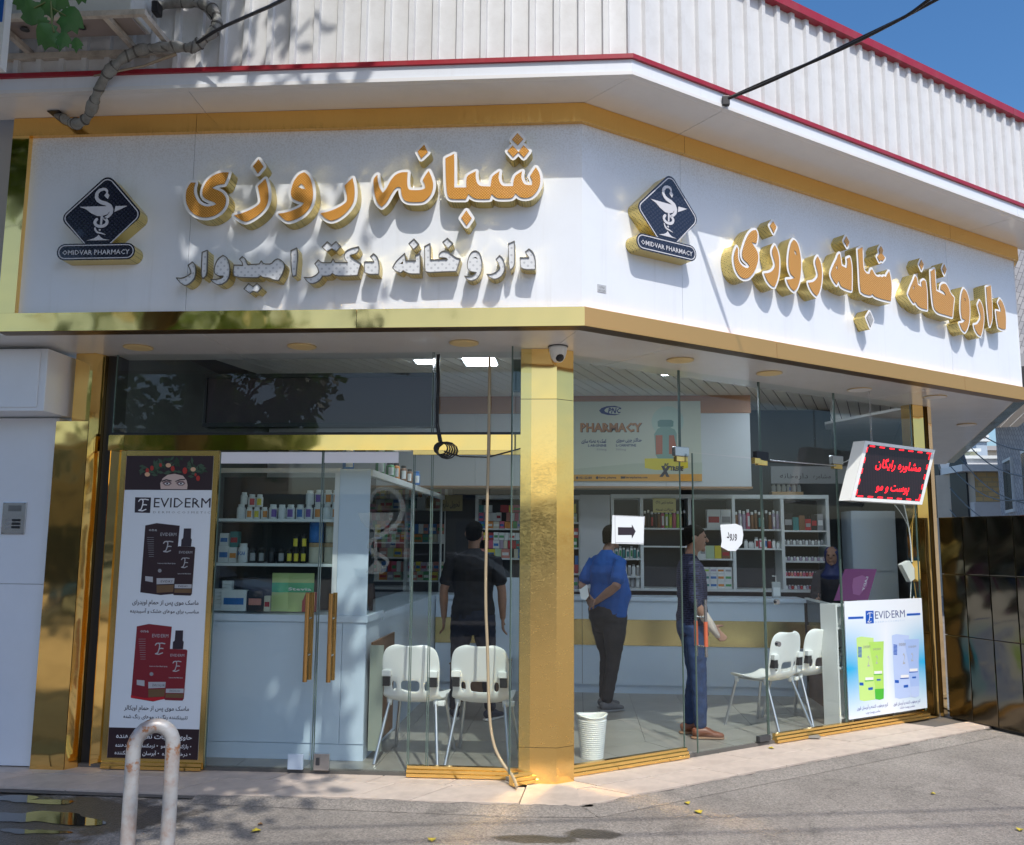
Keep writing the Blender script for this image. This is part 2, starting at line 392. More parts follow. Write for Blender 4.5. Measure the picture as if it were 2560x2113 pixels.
mx_ = nt.nodes.new('ShaderNodeMix'); mx_.data_type = 'RGBA'; L_(mm_('ADD', f1, f2), mx_.inputs[0]); L_(base_, mx_.inputs[6]); mx_.inputs[7].default_value = (.36, .34, .31, 1); L_(mx_.outputs[2], b_.inputs['Base Color'])
# ================================================================== GROUND
ground = obj('ground', G().quad((-60, -60, 0), (60, -60, 0), (60, 60, 0), (-60, 60, 0)), asphalt, kind='structure')
# stone strip: tiles laid as pieces along both facades
strip = obj('pavement', G().quad((-4.6, .18, .008), (-.33, .13, .008), (.05, .2, .008), (.03, 1.2, .008), (-.3, 1.2, .008), (-4.6, 1.2, .008)).quad((.03, .21, .008), (4.6, 3.72, .008), (3.6, 4.6, .008), (.0, 1.25, .008)), grout, kind='structure')
def slab(poly, z0=.0, z1=.018, gap=.0065, j=0, mt=None, parent=strip, name='stone_slab'):
    c = sum((Vector(p) for p in poly), Vector((0, 0)))/len(poly)
    q = [tuple(c+(Vector(p)-c)*(1-gap/max(.05, (Vector(p)-c).length))) for p in poly]
    dz = random.uniform(0, .003)
    g = G(); n = len(q); g.add([(a, b, z0) for a, b in q]+[(a, b, z1+dz) for a, b in q]+[(c.x+(a-c.x)*.985, c.y+(b-c.y)*.985, z1+.002+dz) for a, b in q],
          [(i, (i+1) % n, (i+1) % n+n, i+n) for i in range(n)]+[(i+n, (i+1) % n+n, (i+1) % n+2*n, i+2*n) for i in range(n)]+[tuple(range(2*n, 3*n))])
    return obj(name, g, mt or stone, parent)
xs = [-4.45, -3.86, -3.2, -2.52, -1.9, -1.29, -.9, -.4]
def yout(x): return .235-.02*math.sin(x*2)-(.03 if x > -1 else 0)
for i in range(len(xs)-1):
    a, b = xs[i], xs[i+1]
    slab([(a-.22, yout(a)), (b-.22 if i < 6 else -.42, yout(b)), (b, .60), (a, .60)])
xs2 = [-4.3, -3.45, -2.9, -2.18, -1.5, -.95, -.47]
for i in range(len(xs2)-1): slab([(xs2[i], .605), (xs2[i+1], .605), (xs2[i+1]+.1, .83), (xs2[i]+.1, .83)])
slab([(-.42, .19), (-.02, .20), (-.07, .76), (-.2, .66), (-.40, .66)])
def sb(s, n): p = TB*s+NB*n; return (p.x, p.y)
ss = [-.02, .42, .9, 1.4, 1.92, 2.5, 3.1, 3.7, 4.3, 4.9]
for i in range(len(ss)-1):
    a, b = ss[i], ss[i+1]
    o1 = -.12 if i else -.03; slab([sb(a+.12, -.20-.006*i) if i else (.0, .21), sb(b+.12, -.206-.006*i), sb(b, -.50), sb(a, -.50)])
    if i < 8: slab([sb(a+.05, -.505), sb(b+.05, -.505), sb(b-.05, -.80), sb(a-.05 if i else a+.1, -.80)])
# broken asphalt edge creeping over the outer rim of the stone strip
rn_ = random.Random(31)
def edge_strip(p_, q_, inn, n=70, ramp=False):
    g = G(); a, b = Vector(p_), Vector(q_); d = (b-a).normalized(); nrm = Vector((-d.y, d.x)); V1, V2 = [], []
    w = 0
    for i in range(n+1):
        c = a+(b-a)*(i/n); w = .6*w+rn_.uniform(-.012, .014); V1.append(c-nrm*.16); V2.append(c+nrm*((inn+w+.012*math.sin(i*.9)) if not ramp else (inn+w+.012*math.sin(i*.9)+.04)*min(1, i/18)-.04))
    m = n+1; mid = [V1[i].lerp(V2[i], .75) for i in range(m)]
    g.add([(p.x, p.y, .0025) for p in V1]+[(p.x, p.y, .0225) for p in mid]+[(p.x, p.y, .0225) for p in V2]+[(p.x, p.y, .012) for p in V2], [(r*m+i, r*m+i+1, (r+1)*m+i+1, (r+1)*m+i) for r in range(3) for i in range(n)]); obj('asphalt_edge', g, asphalt, flip=False, kind='structure')
edge_strip((-2.5, .222), (-.45, .155), .012, 60, True); edge_strip((-.47, .155), (.045, .195), .02, 24); edge_strip((-.02, .165), sb(4.6, -.18), .022, 120)
# wet patches and painted lines
def blob(cx, cy, rx, ry, n=26, j=.25, seed=1):
    rr = random.Random(seed); ph = [rr.uniform(0, 6.28) for _ in range(5)]
    return [(cx+math.cos(2*math.pi*i/n)*rx*(1+j*sum(math.sin((k+2)*2*math.pi*i/n+ph[k])/(k+1) for k in range(5))), cy+math.sin(2*math.pi*i/n)*ry*(1+j*sum(math.sin((k+2)*2*math.pi*i/n+ph[k])/(k+1) for k in range(5)))) for i in range(n)]
def flat_blob(name, pts, z, m, **kw):
    g = G(); g.add([(a, b, z) for a, b in pts], [tuple(range(len(pts)))]); return obj(name, g, m, flip=False, **kw)
p1 = onZ(150, 2010); p2 = onZ(60, 2095); p3 = onZ(1480, 2085); p4 = onZ(1370, 2070)
# still water in the gutter hollow
pud = mat('puddle_water', (.02, .02, .018), .04, spec=1.0)
g = G(); plate(g, [blob(-3.3, -.30, .30, .15, 60, .42, 3), blob(-3.55, .04, .24, .07, 40, .45, 9), blob(-3.15, -.55, .14, .05, 36, .4, 4)], .006, .006)
g.v = [Vector((v.x, v.z, .003)) for v in g.v]; obj('water', g, pud, flip=False, kind='structure')
# damp patches soak into the ground's own asphalt with soft ragged edges
wet_ground = asphalt.copy(); wet_ground.name = 'asphalt_damp'; bpy.data.objects['ground'].data.materials[0] = wet_ground
nt = wet_ground.node_tree; b_ = nt.nodes['Principled BSDF']; L_ = nt.links.new; base_ = b_.inputs['Base Color'].links[0].from_socket
tc = nt.nodes.new('ShaderNodeTexCoord'); nn_ = nt.nodes.new('ShaderNodeTexNoise'); nn_.inputs['Scale'].default_value = 6; nn_.inputs['Detail'].default_value = 7; nn_.inputs['Roughness'].default_value = .65; L_(tc.outputs['Object'], nn_.inputs['Vector'])
acc = None
q3, q4_ = onZ(1485, 2086), onZ(1325, 2098)
for (cx, cy, rx, ry) in [(-3.15, -.22, .85, .42), (-3.9, .0, .7, .3), (-3.2, -.75, .5, .22), (q3.x, q3.y, .17, .10), (q4_.x, q4_.y, .27, .08)]:
    mp = nt.nodes.new('ShaderNodeMapping'); mp.vector_type = 'POINT'; mp.inputs['Scale'].default_value = (1/rx, 1/ry, 0); mp.inputs['Location'].default_value = (-cx/rx, -cy/ry, 0); L_(tc.outputs['Object'], mp.inputs[0])
    ln_ = nt.nodes.new('ShaderNodeVectorMath'); ln_.operation = 'LENGTH'; L_(mp.outputs[0], ln_.inputs[0])
    ad = nt.nodes.new('ShaderNodeMath'); ad.operation = 'MULTIPLY_ADD'; L_(nn_.outputs[0], ad.inputs[0]); ad.inputs[1].default_value = 1.5; L_(ln_.outputs['Value'], ad.inputs[2])
    mr = nt.nodes.new('ShaderNodeMapRange'); mr.inputs[1].default_value = 1.50; mr.inputs[2].default_value = 1.75; mr.inputs[3].default_value = 1; mr.inputs[4].default_value = 0; L_(ad.outputs[0], mr.inputs[0])
    if acc is None: acc = mr.outputs[0]
    else:
        mx_ = nt.nodes.new('ShaderNodeMath'); mx_.operation = 'MAXIMUM'; L_(acc, mx_.inputs[0]); L_(mr.outputs[0], mx_.inputs[1]); acc = mx_.outputs[0]
mc_ = nt.nodes.new('ShaderNodeMix'); mc_.data_type = 'RGBA'; mc_.blend_type = 'MULTIPLY'; L_(acc, mc_.inputs[0]); L_(base_, mc_.inputs[6]); mc_.inputs[7].default_value = (.30, .28, .26, 1); L_(mc_.outputs[2], b_.inputs['Base Color'])
rr_ = nt.nodes.new('ShaderNodeMapRange'); rr_.inputs[3].default_value = .85; rr_.inputs[4].default_value = .28; L_(acc, rr_.inputs[0]); L_(rr_.outputs[0], b_.inputs['Roughness'])
# leaves fallen on the ground
leaf_y = mat('yellow_leaf', (.62, .50, .05), .6, noise_s=30, noise_a=.3)
leafpts = [(0, -.5), (.22, -.35), (.45, -.1), (.30, .08), (.32, .30), (.10, .28), (0, .55), (-.10, .30), (-.34, .28), (-.28, .05), (-.42, -.12), (-.2, -.36)]
lf = [(640, 2078, .06, 'yellow curled leaf on the asphalt at the bottom, right of the pipe hoop'), (1080, 2100, .06, 'yellow leaf on the asphalt below the golden pillar'), (1717, 2008, .05, 'smaller upper one of the two yellow leaves on the sunny asphalt'), (1745, 2030, .065, 'larger lower one of the two yellow leaves on the sunny asphalt'),
      (1927, 1871, .05, 'yellow leaf lying on the stone strip in front of the open glass door'), (2333, 1985, .035, 'tiny yellow leaf on the asphalt at the right'), (2550, 2075, .05, 'yellow leaf at the right edge of the asphalt'), (650, 2062, .035, 'dry brown leaf beside the yellow curled leaf')]
for i, (u, v, sz, lab) in enumerate(lf):
    p = onZ(u, v, .006 if i != 4 else .024); a = random.uniform(0, 6); g = G()
    P = [(p.x+(x*math.cos(a)-y*math.sin(a))*sz, p.y+(x*math.sin(a)+y*math.cos(a))*sz, p.z+.012*abs(x*2)**1.5) for x, y in leafpts]
    g.add([(p.x, p.y, p.z)]+P, [(0, j+1, (j+1) % 12+1) for j in range(12)]); g.add([(x, y, z+.0015) for x, y, z in [(p.x, p.y, p.z)]+P], [(0, j+1, (j+1) % 12+1) for j in range(12)])
    obj('fallen_leaf', g, leaf_y if i != 7 else mat('brown_leaf', (.16, .09, .04), .8), label=lab, cat="leaf", group='fallen leaves')
# ================================================================== PHARMACY BUILDING
bld = thing('pharmacy_building', 'corner pharmacy with gold framed white sign band, glass shopfront and corrugated parapet', 'building')
zT, zT2, zB2, zB = 4.59, 4.458, 3.18, 3.053
XL, S2, REC = -4.0075, 5.36, .04
def cA(n): return n*K2     # x of the mitre corner on the A side for a plane n proud
def cB(n): return -n*K2
def strip2(name, z0, z1, n0, n1, mt, jointsA=(), jointsB=(), xl=XL, s2=S2, parent=bld, kind=None):
    """a band that wraps both facades, split at joints; pieces are individual panels"""
    out = []
    a = [xl]+list(jointsA)+[None]
    for i in range(len(a)-1):
        x0 = a[i]+(.0015 if i else 0); g = G(fA)
        e0 = cA(n0) if a[i+1] is None else a[i+1]-.0015; e1 = cA(n1) if a[i+1] is None else a[i+1]-.0015
        g.add([(x0, n0, z0), (e0, n0, z0), (e1, n1, z0), (x0, n1, z0), (x0, n0, z1), (e0, n0, z1), (e1, n1, z1), (x0, n1, z1)], [(0, 1, 2, 3), (4, 5, 6, 7), (0, 1, 5, 4), (1, 2, 6, 5), (2, 3, 7, 6), (3, 0, 4, 7)])
        out.append(obj(name, g, mt, parent))
    b = [None]+list(jointsB)+[s2]
    for i in range(len(b)-1):
        e1 = b[i+1]-(.0015 if i < len(b)-2 else 0); g = G(fB)
        s0 = cB(n0) if b[i] is None else b[i]+.0015; s1 = cB(n1) if b[i] is None else b[i]+.0015
        g.add([(s0, n0, z0), (e1, n0, z0), (e1, n1, z0), (s1, n1, z0), (s0, n0, z1), (e1, n0, z1), (e1, n1, z1), (s1, n1, z1)], [(0, 1, 2, 3), (4, 5, 6, 7), (0, 1, 5, 4), (1, 2, 6, 5), (2, 3, 7, 6), (3, 0, 4, 7)])
        out.append(obj(name, g, mt, parent))
    return out
jA = [-2.79]; jB = [.905, 4.19]
# the A side's first joint is hidden under the logo: panel joints at the photo's seams
strip2('sign_panel', zB2-.02, zT2+.02, -REC-.03, -REC, white_panel, [-2.70], [.90, 4.19], XL+.02, S2-.012)
strip2('gold_trim_top', zT2, zT, -.12, 0, gold_strip, [-2.68], [.91, 4.21])
for o_ in strip2('gold_trim_bottom', zB, zB2, -.12, 0, gold, [XL+2.5], [1.82, 4.3])[2:]: o_.data.materials[0] = gold_satin
g = G(fA); g.add([(XL, -.12, zB), (XL, 0, zB), (XL, 0, zT), (XL, -.12, zT), (XL+.124, -.12, zB2), (XL+.124, 0, zB2), (XL+.124, 0, zT2), (XL+.124, -.12, zT2)],
      [(0, 1, 2, 3), (1, 5, 6, 2), (4, 7, 6, 5)]); 
g2 = G(fA); g2.box((XL, -.12, zB2+.0005), (XL+.124, .0015, zT2-.0005)); obj('gold_trim_side', g2, gold, bld)
# underside edge of the band
strip2('trim_underside', zB-.003, zB+.002, -.115, -.004, brown_edge)
# end return of the band (side C) and its soffit
CD = (Vector((6.036, 9.298, 0))-Vector((4.205, 3.192, 0))).normalized()
E0 = TB*S2
def fC(s, n, z): return E0+CD*s+Vector((CD.y, -CD.x, 0))*n+Vector((0, 0, z))
obj('sign_panel', G(fC).box((.005, -.07, zB2), (7, -REC, zT2)), white_panel, bld)
obj('gold_trim_bottom', G(fC).box((.002, -.12, zB), (7, -.001, zB2)), gold, bld)
obj('gold_trim_top', G(fC).box((.002, -.12, zT2), (7, -.001, zT)), gold_strip, bld)
# ceiling of the canopy (soffit) around the shop
def gA_(n): return (cA(n), -n)
GLN = -.779
def soffit_piece(pts, z0=zB+.002, z1=zB+.03, name='soffit_panel', mt=None):
    g = G(); n = len(pts); g.add([(p[0], p[1], z0) for p in pts]+[(p[0], p[1], z1) for p in pts], [tuple(range(n)), tuple(range(n, 2*n))]+[(i, (i+1) % n, (i+1) % n+n, i+n) for i in range(n)])
    return obj(name, g, mt or white_soffit, bld)
ci = Vector((cA(-.11), .11)); co = Vector((cA(-1.0), 1.0))
def pb(s, n): p = TB*s+NB*n; return (p.x, p.y)
e = .002
for a, b in [(-4.7, -2.62), (-2.62, -.0)]:
    if b == 0: soffit_piece([(a+e, .11), (ci.x-e, .11), (co.x-e, 1.0), (a+e, 1.0)])
    else: soffit_piece([(a, .11), (b-e, .11), (b-e, 1.0), (a, 1.0)])
for a, b in [(None, .93), (.93, 4.05), (4.05, 5.35)]:
    if a is None: soffit_piece([(ci.x+e, ci.y), pb(b-e, -.11), pb(b-e, -1.0), (co.x+e, co.y)])
    else: soffit_piece([pb(a+e, -.11), pb(b-e, -.11), pb(b-e if b < 5 else 5.0, -1.0), pb(a+e, -1.0)])
def pc(s, n): p = fC(s, n, 0); return (p.x, p.y)
for i in range(6): soffit_piece([pc(.06+i*1.2, -.1), pc(1.255+i*1.2, -.1), pc(1.255+i*1.2, -1.9), pc(.06+i*1.2, -1.9)] if i else [pc(.08, -.1), pc(1.255, -.1), pc(1.255, -1.9), pb(4.9, -1.002), pb(5.355, -.12)], zB+.003, zB+.031)
# recessed round lamps of the soffit (unlit, cream covers)
for (u, v, cm) in [(284, 713, 1), (620, 711, 1), (953, 704, 1), (1397, 739, 1), (1580, 766, 1), (1765, 800, 0), (1920, 815, 0), (1985, 872, 0)]:
    p = onZ(u*1.2173, v*1.2173, zB); g = G(); g.lathe((p.x, p.y, zB-.007), [(.105, 0), (.105, .0075)], 28, 0, False)
    g.lathe((p.x, p.y, zB-.011), [(.09, 0), (.1, .004)], 28, 1, False)
    obj('ceiling_lamp', g, [mat('lamp_ring', (.55, .4, .2), .4), cream if cm else mat('lamp_white', (.7, .69, .68), .4)], bld)
# upper eave: fascia, lip and soffit
EA, EB = .32, .44
L0 = hit(1581, 187, (0, 1, 0), -EA); zE = L0.z
EB = L0.dot(NB)
def ecorner(dA, dB):           # corner of planes EA+dA and EB+dB
    y = -(EA+dA); x = ((EB+dB)+math.cos(TH)*y)/math.sin(TH); return (x, y)
def band_e(name, d0, d1, z0, z1, mt, jB_=(), jA_=(), zi=None):
    c0, c1 = ecorner(d0, d0), ecorner(d1, d1)
    A_ = [-4.9]+list(jA_)+[None]
    for i in range(len(A_)-1):
        x0 = A_[i]; q0 = c0 if A_[i+1] is None else (A_[i+1]-.003, c0[1]); q1 = c1 if A_[i+1] is None else (A_[i+1]-.003, c1[1])
        pts = [(x0, -(EA+d0)), q0, q1, (x0, -(EA+d1))]
        obj(name, G().prism(pts, z0, z1), mt, bld)
    Bj = [None]+list(jB_)+[6.0]
    for i in range(len(Bj)-1):
        s0 = Bj[i]; a0 = c0 if s0 is None else pb(s0+.003, EB+d0); a1 = c1 if s0 is None else pb(s0+.003, EB+d1)
        pts = [a0, pb(Bj[i+1], EB+d0), pb(Bj[i+1], EB+d1), a1]
        obj(name, G().prism(pts, z0, z1), mt, bld)
band_e('eave_fascia', -.035, 0, zE+.025, zE+.105, white_panel, [.86, 4.55], [-2.2])
band_e('eave_lip', -.04, .006, zE, zE+.024, mat('eave_lip', (.75, .75, .75), .3), [.86, 4.55])
band_e('eave_cap', -.05, .018, zE+.106, zE+.136, red_trim, [.86, 4.55])
# eave soffit: sloping slightly from the lip to the gold band
def eave_soffit(p4, z4):
    g = G(); g.add([(p[0], p[1], z) for p, z in zip(p4, z4)]+[(p[0], p[1], z+.015) for p, z in zip(p4, z4)], [(0, 1, 2, 3), (4, 5, 6, 7), (0, 1, 5, 4), (1, 2, 6, 5), (2, 3, 7, 6), (3, 0, 4, 7)]); obj('eave_soffit', g, white_soffit, bld)
cE = ecorner(-.04, -.04); cI = (cA(-.02), .02); zi = zT+.002
for a, b in [(-4.9, -2.62), (-2.615, None)]:
    if b: eave_soffit([(a, -(EA-.04)), (b, -(EA-.04)), (b, .02), (a, .02)], [zE+.003, zE+.003, zi, zi])
    else: eave_soffit([(a, -(EA-.04)), (cE[0]-.002, cE[1]), (cI[0]-.002, cI[1]), (a, .02)], [zE+.003, zE+.003, zi, zi])
for a, b in [(None, .88), (.885, 4.55), (4.555, 6.0)]:
    P0 = (cE[0]+.002, cE[1]) if a is None else pb(a, EB-.04); P3 = (cI[0]+.002, cI[1]) if a is None else pb(a-.02, -.02)
    eave_soffit([P0, pb(b, EB-.04), pb(b-.02, -.02), P3], [zE+.003, zE+.003, zi, zi])
# wall core behind the sign and eave so that nothing shows through
obj('wall', G().prism([(-4.9, .15), (0+cA(-.15), .15), pb(5.2, -.15), pb(5.2, -.5), (cA(-.5), .5), (-4.9, .5)], zB+.04, zE+.1), mat('wall_core', (.4, .4, .4), .8), bld)
# corrugated parapet: each sheet a piece with real ribs
PW = .40; zP0 = zE+.13
def rib_sheet(f, s0, s1, n, z0, zt0, zt1, pitch=.158, depth=.026):
    g = G(f); s = s0; k = 0
    prof = []
    while s < s1-.001:
        for ds, dn in [(0, 0), (.098, 0), (.103, depth*.6), (.108, depth), (.142, depth), (.146, depth*.5), (.149, 0)]:
            if s+ds <= s1: prof.append((s+ds, n+dn))
        s += pitch
    prof.append((s1, n))
    zt = lambda q: zt0+(zt1-zt0)*(q-s0)/(s1-s0)
    m_ = len(prof)
    g.add([(a, b, z0) for a, b in prof]+[(a, b, zt(a)) for a, b in prof], [(i, i+1, m_+i+1, m_+i) for i in range(m_-1)])
    return g
zTop = 5.62
cp = ecorner(-.03, -.03)
nA_p, nB_p = EA-.03, EB-.03
a = -5.2
W_ = .158*6
while a < cp[0]-.01:
    b = min(a+W_, cp[0]); obj('corrugated_sheet', rib_sheet(fA, a, b, nA_p, zP0, zTop-.05, zTop-.05), sheet_white, bld, flip=False); a = b
cps = Vector((cp[0], cp[1], 0)).dot(TB); a = cps
while a < 5.95:
    b = min(a+W_, 5.98)
    obj('corrugated_sheet', rib_sheet(fB, a, b, nB_p, zP0, zTop-.05, zTop-.05), sheet_white, bld, flip=False); a = b
band_e('parapet_cap', -.09, .03, zTop-.055, zTop+.01, red_trim, [4.55])
obj('roof', G().prism([(-5.2, 0), (0, 0), pb(5.9, 0), pc(7, -.2), (-5.2, 9)], zTop-.3, zTop-.2), grey, bld)
# gold pillar at the corner
g = G(); P = [(-.457, .688), (-.197, .688), (-.077, .780), (-.077, 1.02), (-.457, 1.02)]
def pil(name, z0, z1, ins=0, mt=gold_pil):
    q = [(x+(ins if x < -.3 else -ins), y+ins*(1 if y < .9 else 0)) for x, y in P]
    return obj(name, G().prism(q, z0, z1), mt, bld)
obj('pillar_panel', G().prism(P, .26, 2.68), gold_pil, bld)
nt, b_, L_ = nodes(gold_pil); old = b_.inputs['Roughness'].links[0].from_socket      # the lower part of the sheet is scuffed by passers-by
tc = nt.nodes.new('ShaderNodeTexCoord'); sp = nt.nodes.new('ShaderNodeSeparateXYZ'); L_(tc.outputs['Object'], sp.inputs[0]); mr = nt.nodes.new('ShaderNodeMapRange'); mr.inputs[1].default_value = -.1; mr.inputs[2].default_value = .55; mr.inputs[3].default_value = .13; mr.inputs[4].default_value = 0
L_(sp.outputs[2], mr.inputs[0]); ad = nt.nodes.new('ShaderNodeMath'); ad.operation = 'ADD'; L_(old, ad.inputs[0]); L_(mr.outputs[0], ad.inputs[1]); L_(ad.outputs[0], b_.inputs['Roughness'])
obj('pillar_panel', G().prism(P, 2.684, zB), gold, bld)
obj('pillar_panel', G().prism(P, .01, .257), gold_pil, bld)
obj('pillar_core', G().prism([(-.45, .695), (-.2, .695), (-.085, .785), (-.085, 1.01), (-.45, 1.01)], .0, zB), black, bld)
# left end: gold column, dark slot, gold return, white neighbour wall and sign box
yl = .69
obj('gold_column', G().box((-3.957, .70, .0), (-3.705, .95, 2.53)), gold, bld)
obj('gold_column', G().box((-3.85, .72, 2.534), (-3.70, .95, zB)), gold, bld)
obj('gold_column_side', G().prism([(-3.702, .703), (-3.655, .79), (-3.655, .95), (-3.702, .95)], 0, zB), gold, bld)
obj('shutter_guide', G().box((-3.653, .83, 0), (-3.575, .99, zB)), black, bld)
gl_ret = obj('gold_return', G().prism([(-3.573, .80), (-3.566, .797), (-3.47, .86), (-3.474, .866)], .03, 2.43), gold, bld)
nb = thing('neighbour_wall', 'white clad wall left of the shop with a steel intercom', 'wall')
wm2 = plain_panel
obj('wall_panel', G().box((-7.0, .75, .03), (-3.963, .98, 1.318)), wm2, nb)
obj('wall_panel', G().box((-7.0, .75, 1.322), (-3.963, .98, 2.56)), wm2, nb)
obj('wall_panel', G().box((-7.0, .60, 3.06), (-4.05, .98, 4.60)), wm2, nb)
obj('wall_edge', G().box((-3.983, .745, .03), (-3.960, .749, 2.56)), white_alu, nb)
bx = thing('wall_box', 'white rectangular box cover jutting over the white wall at the left edge', 'box')
obj('box_body', G().bev((-6.6, .44, 2.57), (-3.90, 1.0, 3.03), .006), plain_panel, bx)
obj('front_cover', G().bev((-6.5, .428, 2.595), (-3.95, .4385, 3.015), .004), plain_panel, bx)
sh = thing('shutter_casing_gap', 'dark recess', 'box') if False else None
# intercom
ic = thing('intercom', 'brushed steel door intercom with three buttons on the white wall', 'intercom')
def pY(u, v, y): p = onY(u, v, y); return p.x, p.z
x0, z1 = pY(10, 1256, .745); x1, z0 = pY(62, 1336, .745); w_ = x1-x0
obj('face_plate', G().bev((x0, .735, z0), (x1, .749, z1), .003), steel, ic)
for i in range(5): obj('speaker_slot', G().box((x0+.25*w_, .7335, z1-.03-.009*i), (x1-.2*w_, .7352, z1-.025-.009*i)), dark_grey, ic)
for i in range(3): 
    o = obj('button', G().bev((x1-.55*w_, .730, z0+.095-.026*i), (x1-.2*w_, .7355, z0+.113-.026*i), .002), black, ic)
    obj('name_slot', G().box((x0+.14*w_, .7335, z0+.097-.026*i), (x1-.6*w_, .7352, z0+.111-.026*i)), grey, ic)
for dx, dz in [(.08, .03), (.92, .03), (.08, .97), (.92, .97)]:
    obj('screw', G().box((x0+dx*w_-.003, .733, z0+dz*(z1-z0)-.003), (x0+dx*w_+.003, .7352, z0+dz*(z1-z0)+.003)), dark_grey, ic)
# ------------------------------------------------------------------ glazing, facade A (plane y = .78)
GY = .779
def pane(name, f, s0, s1, z0, z1, n, parent=bld, th=.010, edge=True, mt=None):
    g = G(f); g.quad((s0, n, z0), (s1, n, z0), (s1, n, z1), (s0, n, z1), m=0)
    if edge:
        for a, b, c, d in [(s0, s0+.006, z0, z1), (s1-.006, s1, z0, z1)]: g.box((a, n-.012, c), (b, n+.001, d), 1)
    return obj(name, g, [mt or GL, GLE], parent, flip=False)
XD = -1.925
obj('transom_beam', G().box((-3.574, .762, 2.318), (-3.452, .86, 2.432)), gold, bld)
obj('transom_beam', G().box((-3.449, .760, 2.318), (-.458, .86, 2.432)), gold, bld)
obj('beam_lip', G().box((-3.574, .766, 2.434), (-.458, .80, 2.452)), black, bld)
pane('window_pane', fA, -3.56, -1.118, 2.453, zB, -GY)
pane('window_pane', fA, -1.112, -.46, 2.453, zB, -GY)
obj('glazing_post', G().box((-1.123, .75, .11), (-1.103, .80, zB)), white_alu, bld) if False else None
# gold frame round the poster panel
def frame(f, s0, s1, z0, z1, n, w, d, mt, parent, name='frame'):
    for a, b in [((s0, n-d, z0), (s0+w, n, z1)), ((s1-w, n-d, z0), (s1, n, z1)), ((s0+w+.001, n-d, z1-w), (s1-w-.001, n-.001, z1)), ((s0+w+.001, n-d, z0), (s1-w-.001, n-.001, z0+w))]:
        obj(name, G(f).box(a, b), mt, parent)
frame(fA, -3.468, -2.715, .035, 2.315, -.768, .038, .03, gold_rail, bld)
# gold sill rails
def rail(f, s0, s1, n):
    g = G(f)
    pts = [(n+.035, .028), (n+.038, .05), (n+.028, .055), (n+.03, .075), (n+.012, .08), (n+.012, .098), (n-.02, .10), (n-.02, .028)]
    k = len(pts); g.add([(s0, a, b) for a, b in pts]+[(s1, a, b) for a, b in pts], [(i, (i+1) % k, (i+1) % k+k, i+k) for i in range(k)]+[tuple(range(k)), tuple(range(k, 2*k))])
    obj('sill_rail', g, gold_rail, bld)
rail(fA, -1.245, -.46, -GY); rail(fA, -3.46, -2.72, -GY+.0)
rail(fB, -.05, 1.552, -GY); rail(fB, 2.535, 3.475, -GY); rail(fB, 3.478, 4.66, -GY)
g = G(fA).box((-1.25, -.80, 2.285), (-.46, -.758, 2.3165)); obj('head_rail', g, gold_rail, bld)
pane('window_pane', fA, -1.24, -1.112, .1, 2.30, -GY)
pane('window_pane', fA, -1.106, -.46, .1, 2.30, -GY)
gold_h = gold_mat('gold_handle', (.62, .36, .13), .22, .01)
# glass double doors in facade A
def door_handle(parent, f, s, n, zc, L=.62, sp=.0):
    """pair of vertical bars, one on each face of the glass, joined by standoffs"""
    h = []
    for dn in (.055, -.055):
        g = G(f); g.tube([(s, n+dn, zc-L/2), (s, n+dn, zc+L/2)], .017, 12, 0)
        o = obj('handle', g, gold_h, parent)
        h.append(o)
    for dz in (-.13, .13):
        g = G(f); g.tube([(s, n-.055, zc+dz), (s, n+.055, zc+dz)], .010, 8, 0); obj('handle_standoff', g, steel, parent)
d1 = thing('glass_door', 'left leaf of the glass double door, in front of the display case of pill jars', 'door', fA(-2.71, -GY, 0), group='glass door leaves')
pane('door_glass', fA, -2.708, XD-.004, .045, 2.31, -GY, d1)
obj('header_film', G(fA).quad((-2.70, -GY+.003, 2.22), (XD-.01, -GY+.003, 2.22), (XD-.01, -GY+.003, 2.305), (-2.70, -GY+.003, 2.305)), mat('film', (.85, .83, .85), .4), d1)
door_handle(d1, fA, -1.985, -GY, .97)
obj('patch_lock', G(fA).bev((-2.10, -GY-.012, .05), (-1.99, -GY+.012, .155), .003), white_lam, d1)
d2 = thing('glass_door', 'middle leaf of the glass double door with a steel lock at its foot', 'door', fA(-1.2, -GY, 0), group='glass door leaves')
pane('door_glass', fA, XD+.004, -1.245, .045, 2.31, -GY, d2)
obj('header_film', G(fA).quad((XD+.01, -GY+.003, 2.225), (-1.36, -GY+.003, 2.225), (-1.36, -GY+.003, 2.305), (XD+.01, -GY+.003, 2.305)), MC['film'], d2)
door_handle(d2, fA, -1.815, -GY, .97)
o = obj('patch_lock', G(fA).bev((XD+.012, -GY-.014, .05), (XD+.125, -GY+.014, .165), .003), steel, d2)
obj('lock_cylinder', G(fA).lathe((0, 0, 0), [(.001, 0)], 3), steel, d2) if False else None
g = G(fA); g.box((XD+.03, -GY+.0145, .085), (XD+.055, -GY+.02, .135)); obj('lock_cylinder', g, dark_grey, o)
# ------------------------------------------------------------------ glazing, facade B
sJ = 1.545
pane('window_pane', fB, -.06, sJ-.004, .10, zB, -GY)
pane('window_pane', fB, sJ+.002, 2.472, 2.39, zB, -GY, edge=True)
pane('window_pane', fB, 2.478, 3.47, .10, zB, -GY)
pane('window_pane', fB, 3.476, 4.65, .10, zB, -GY)
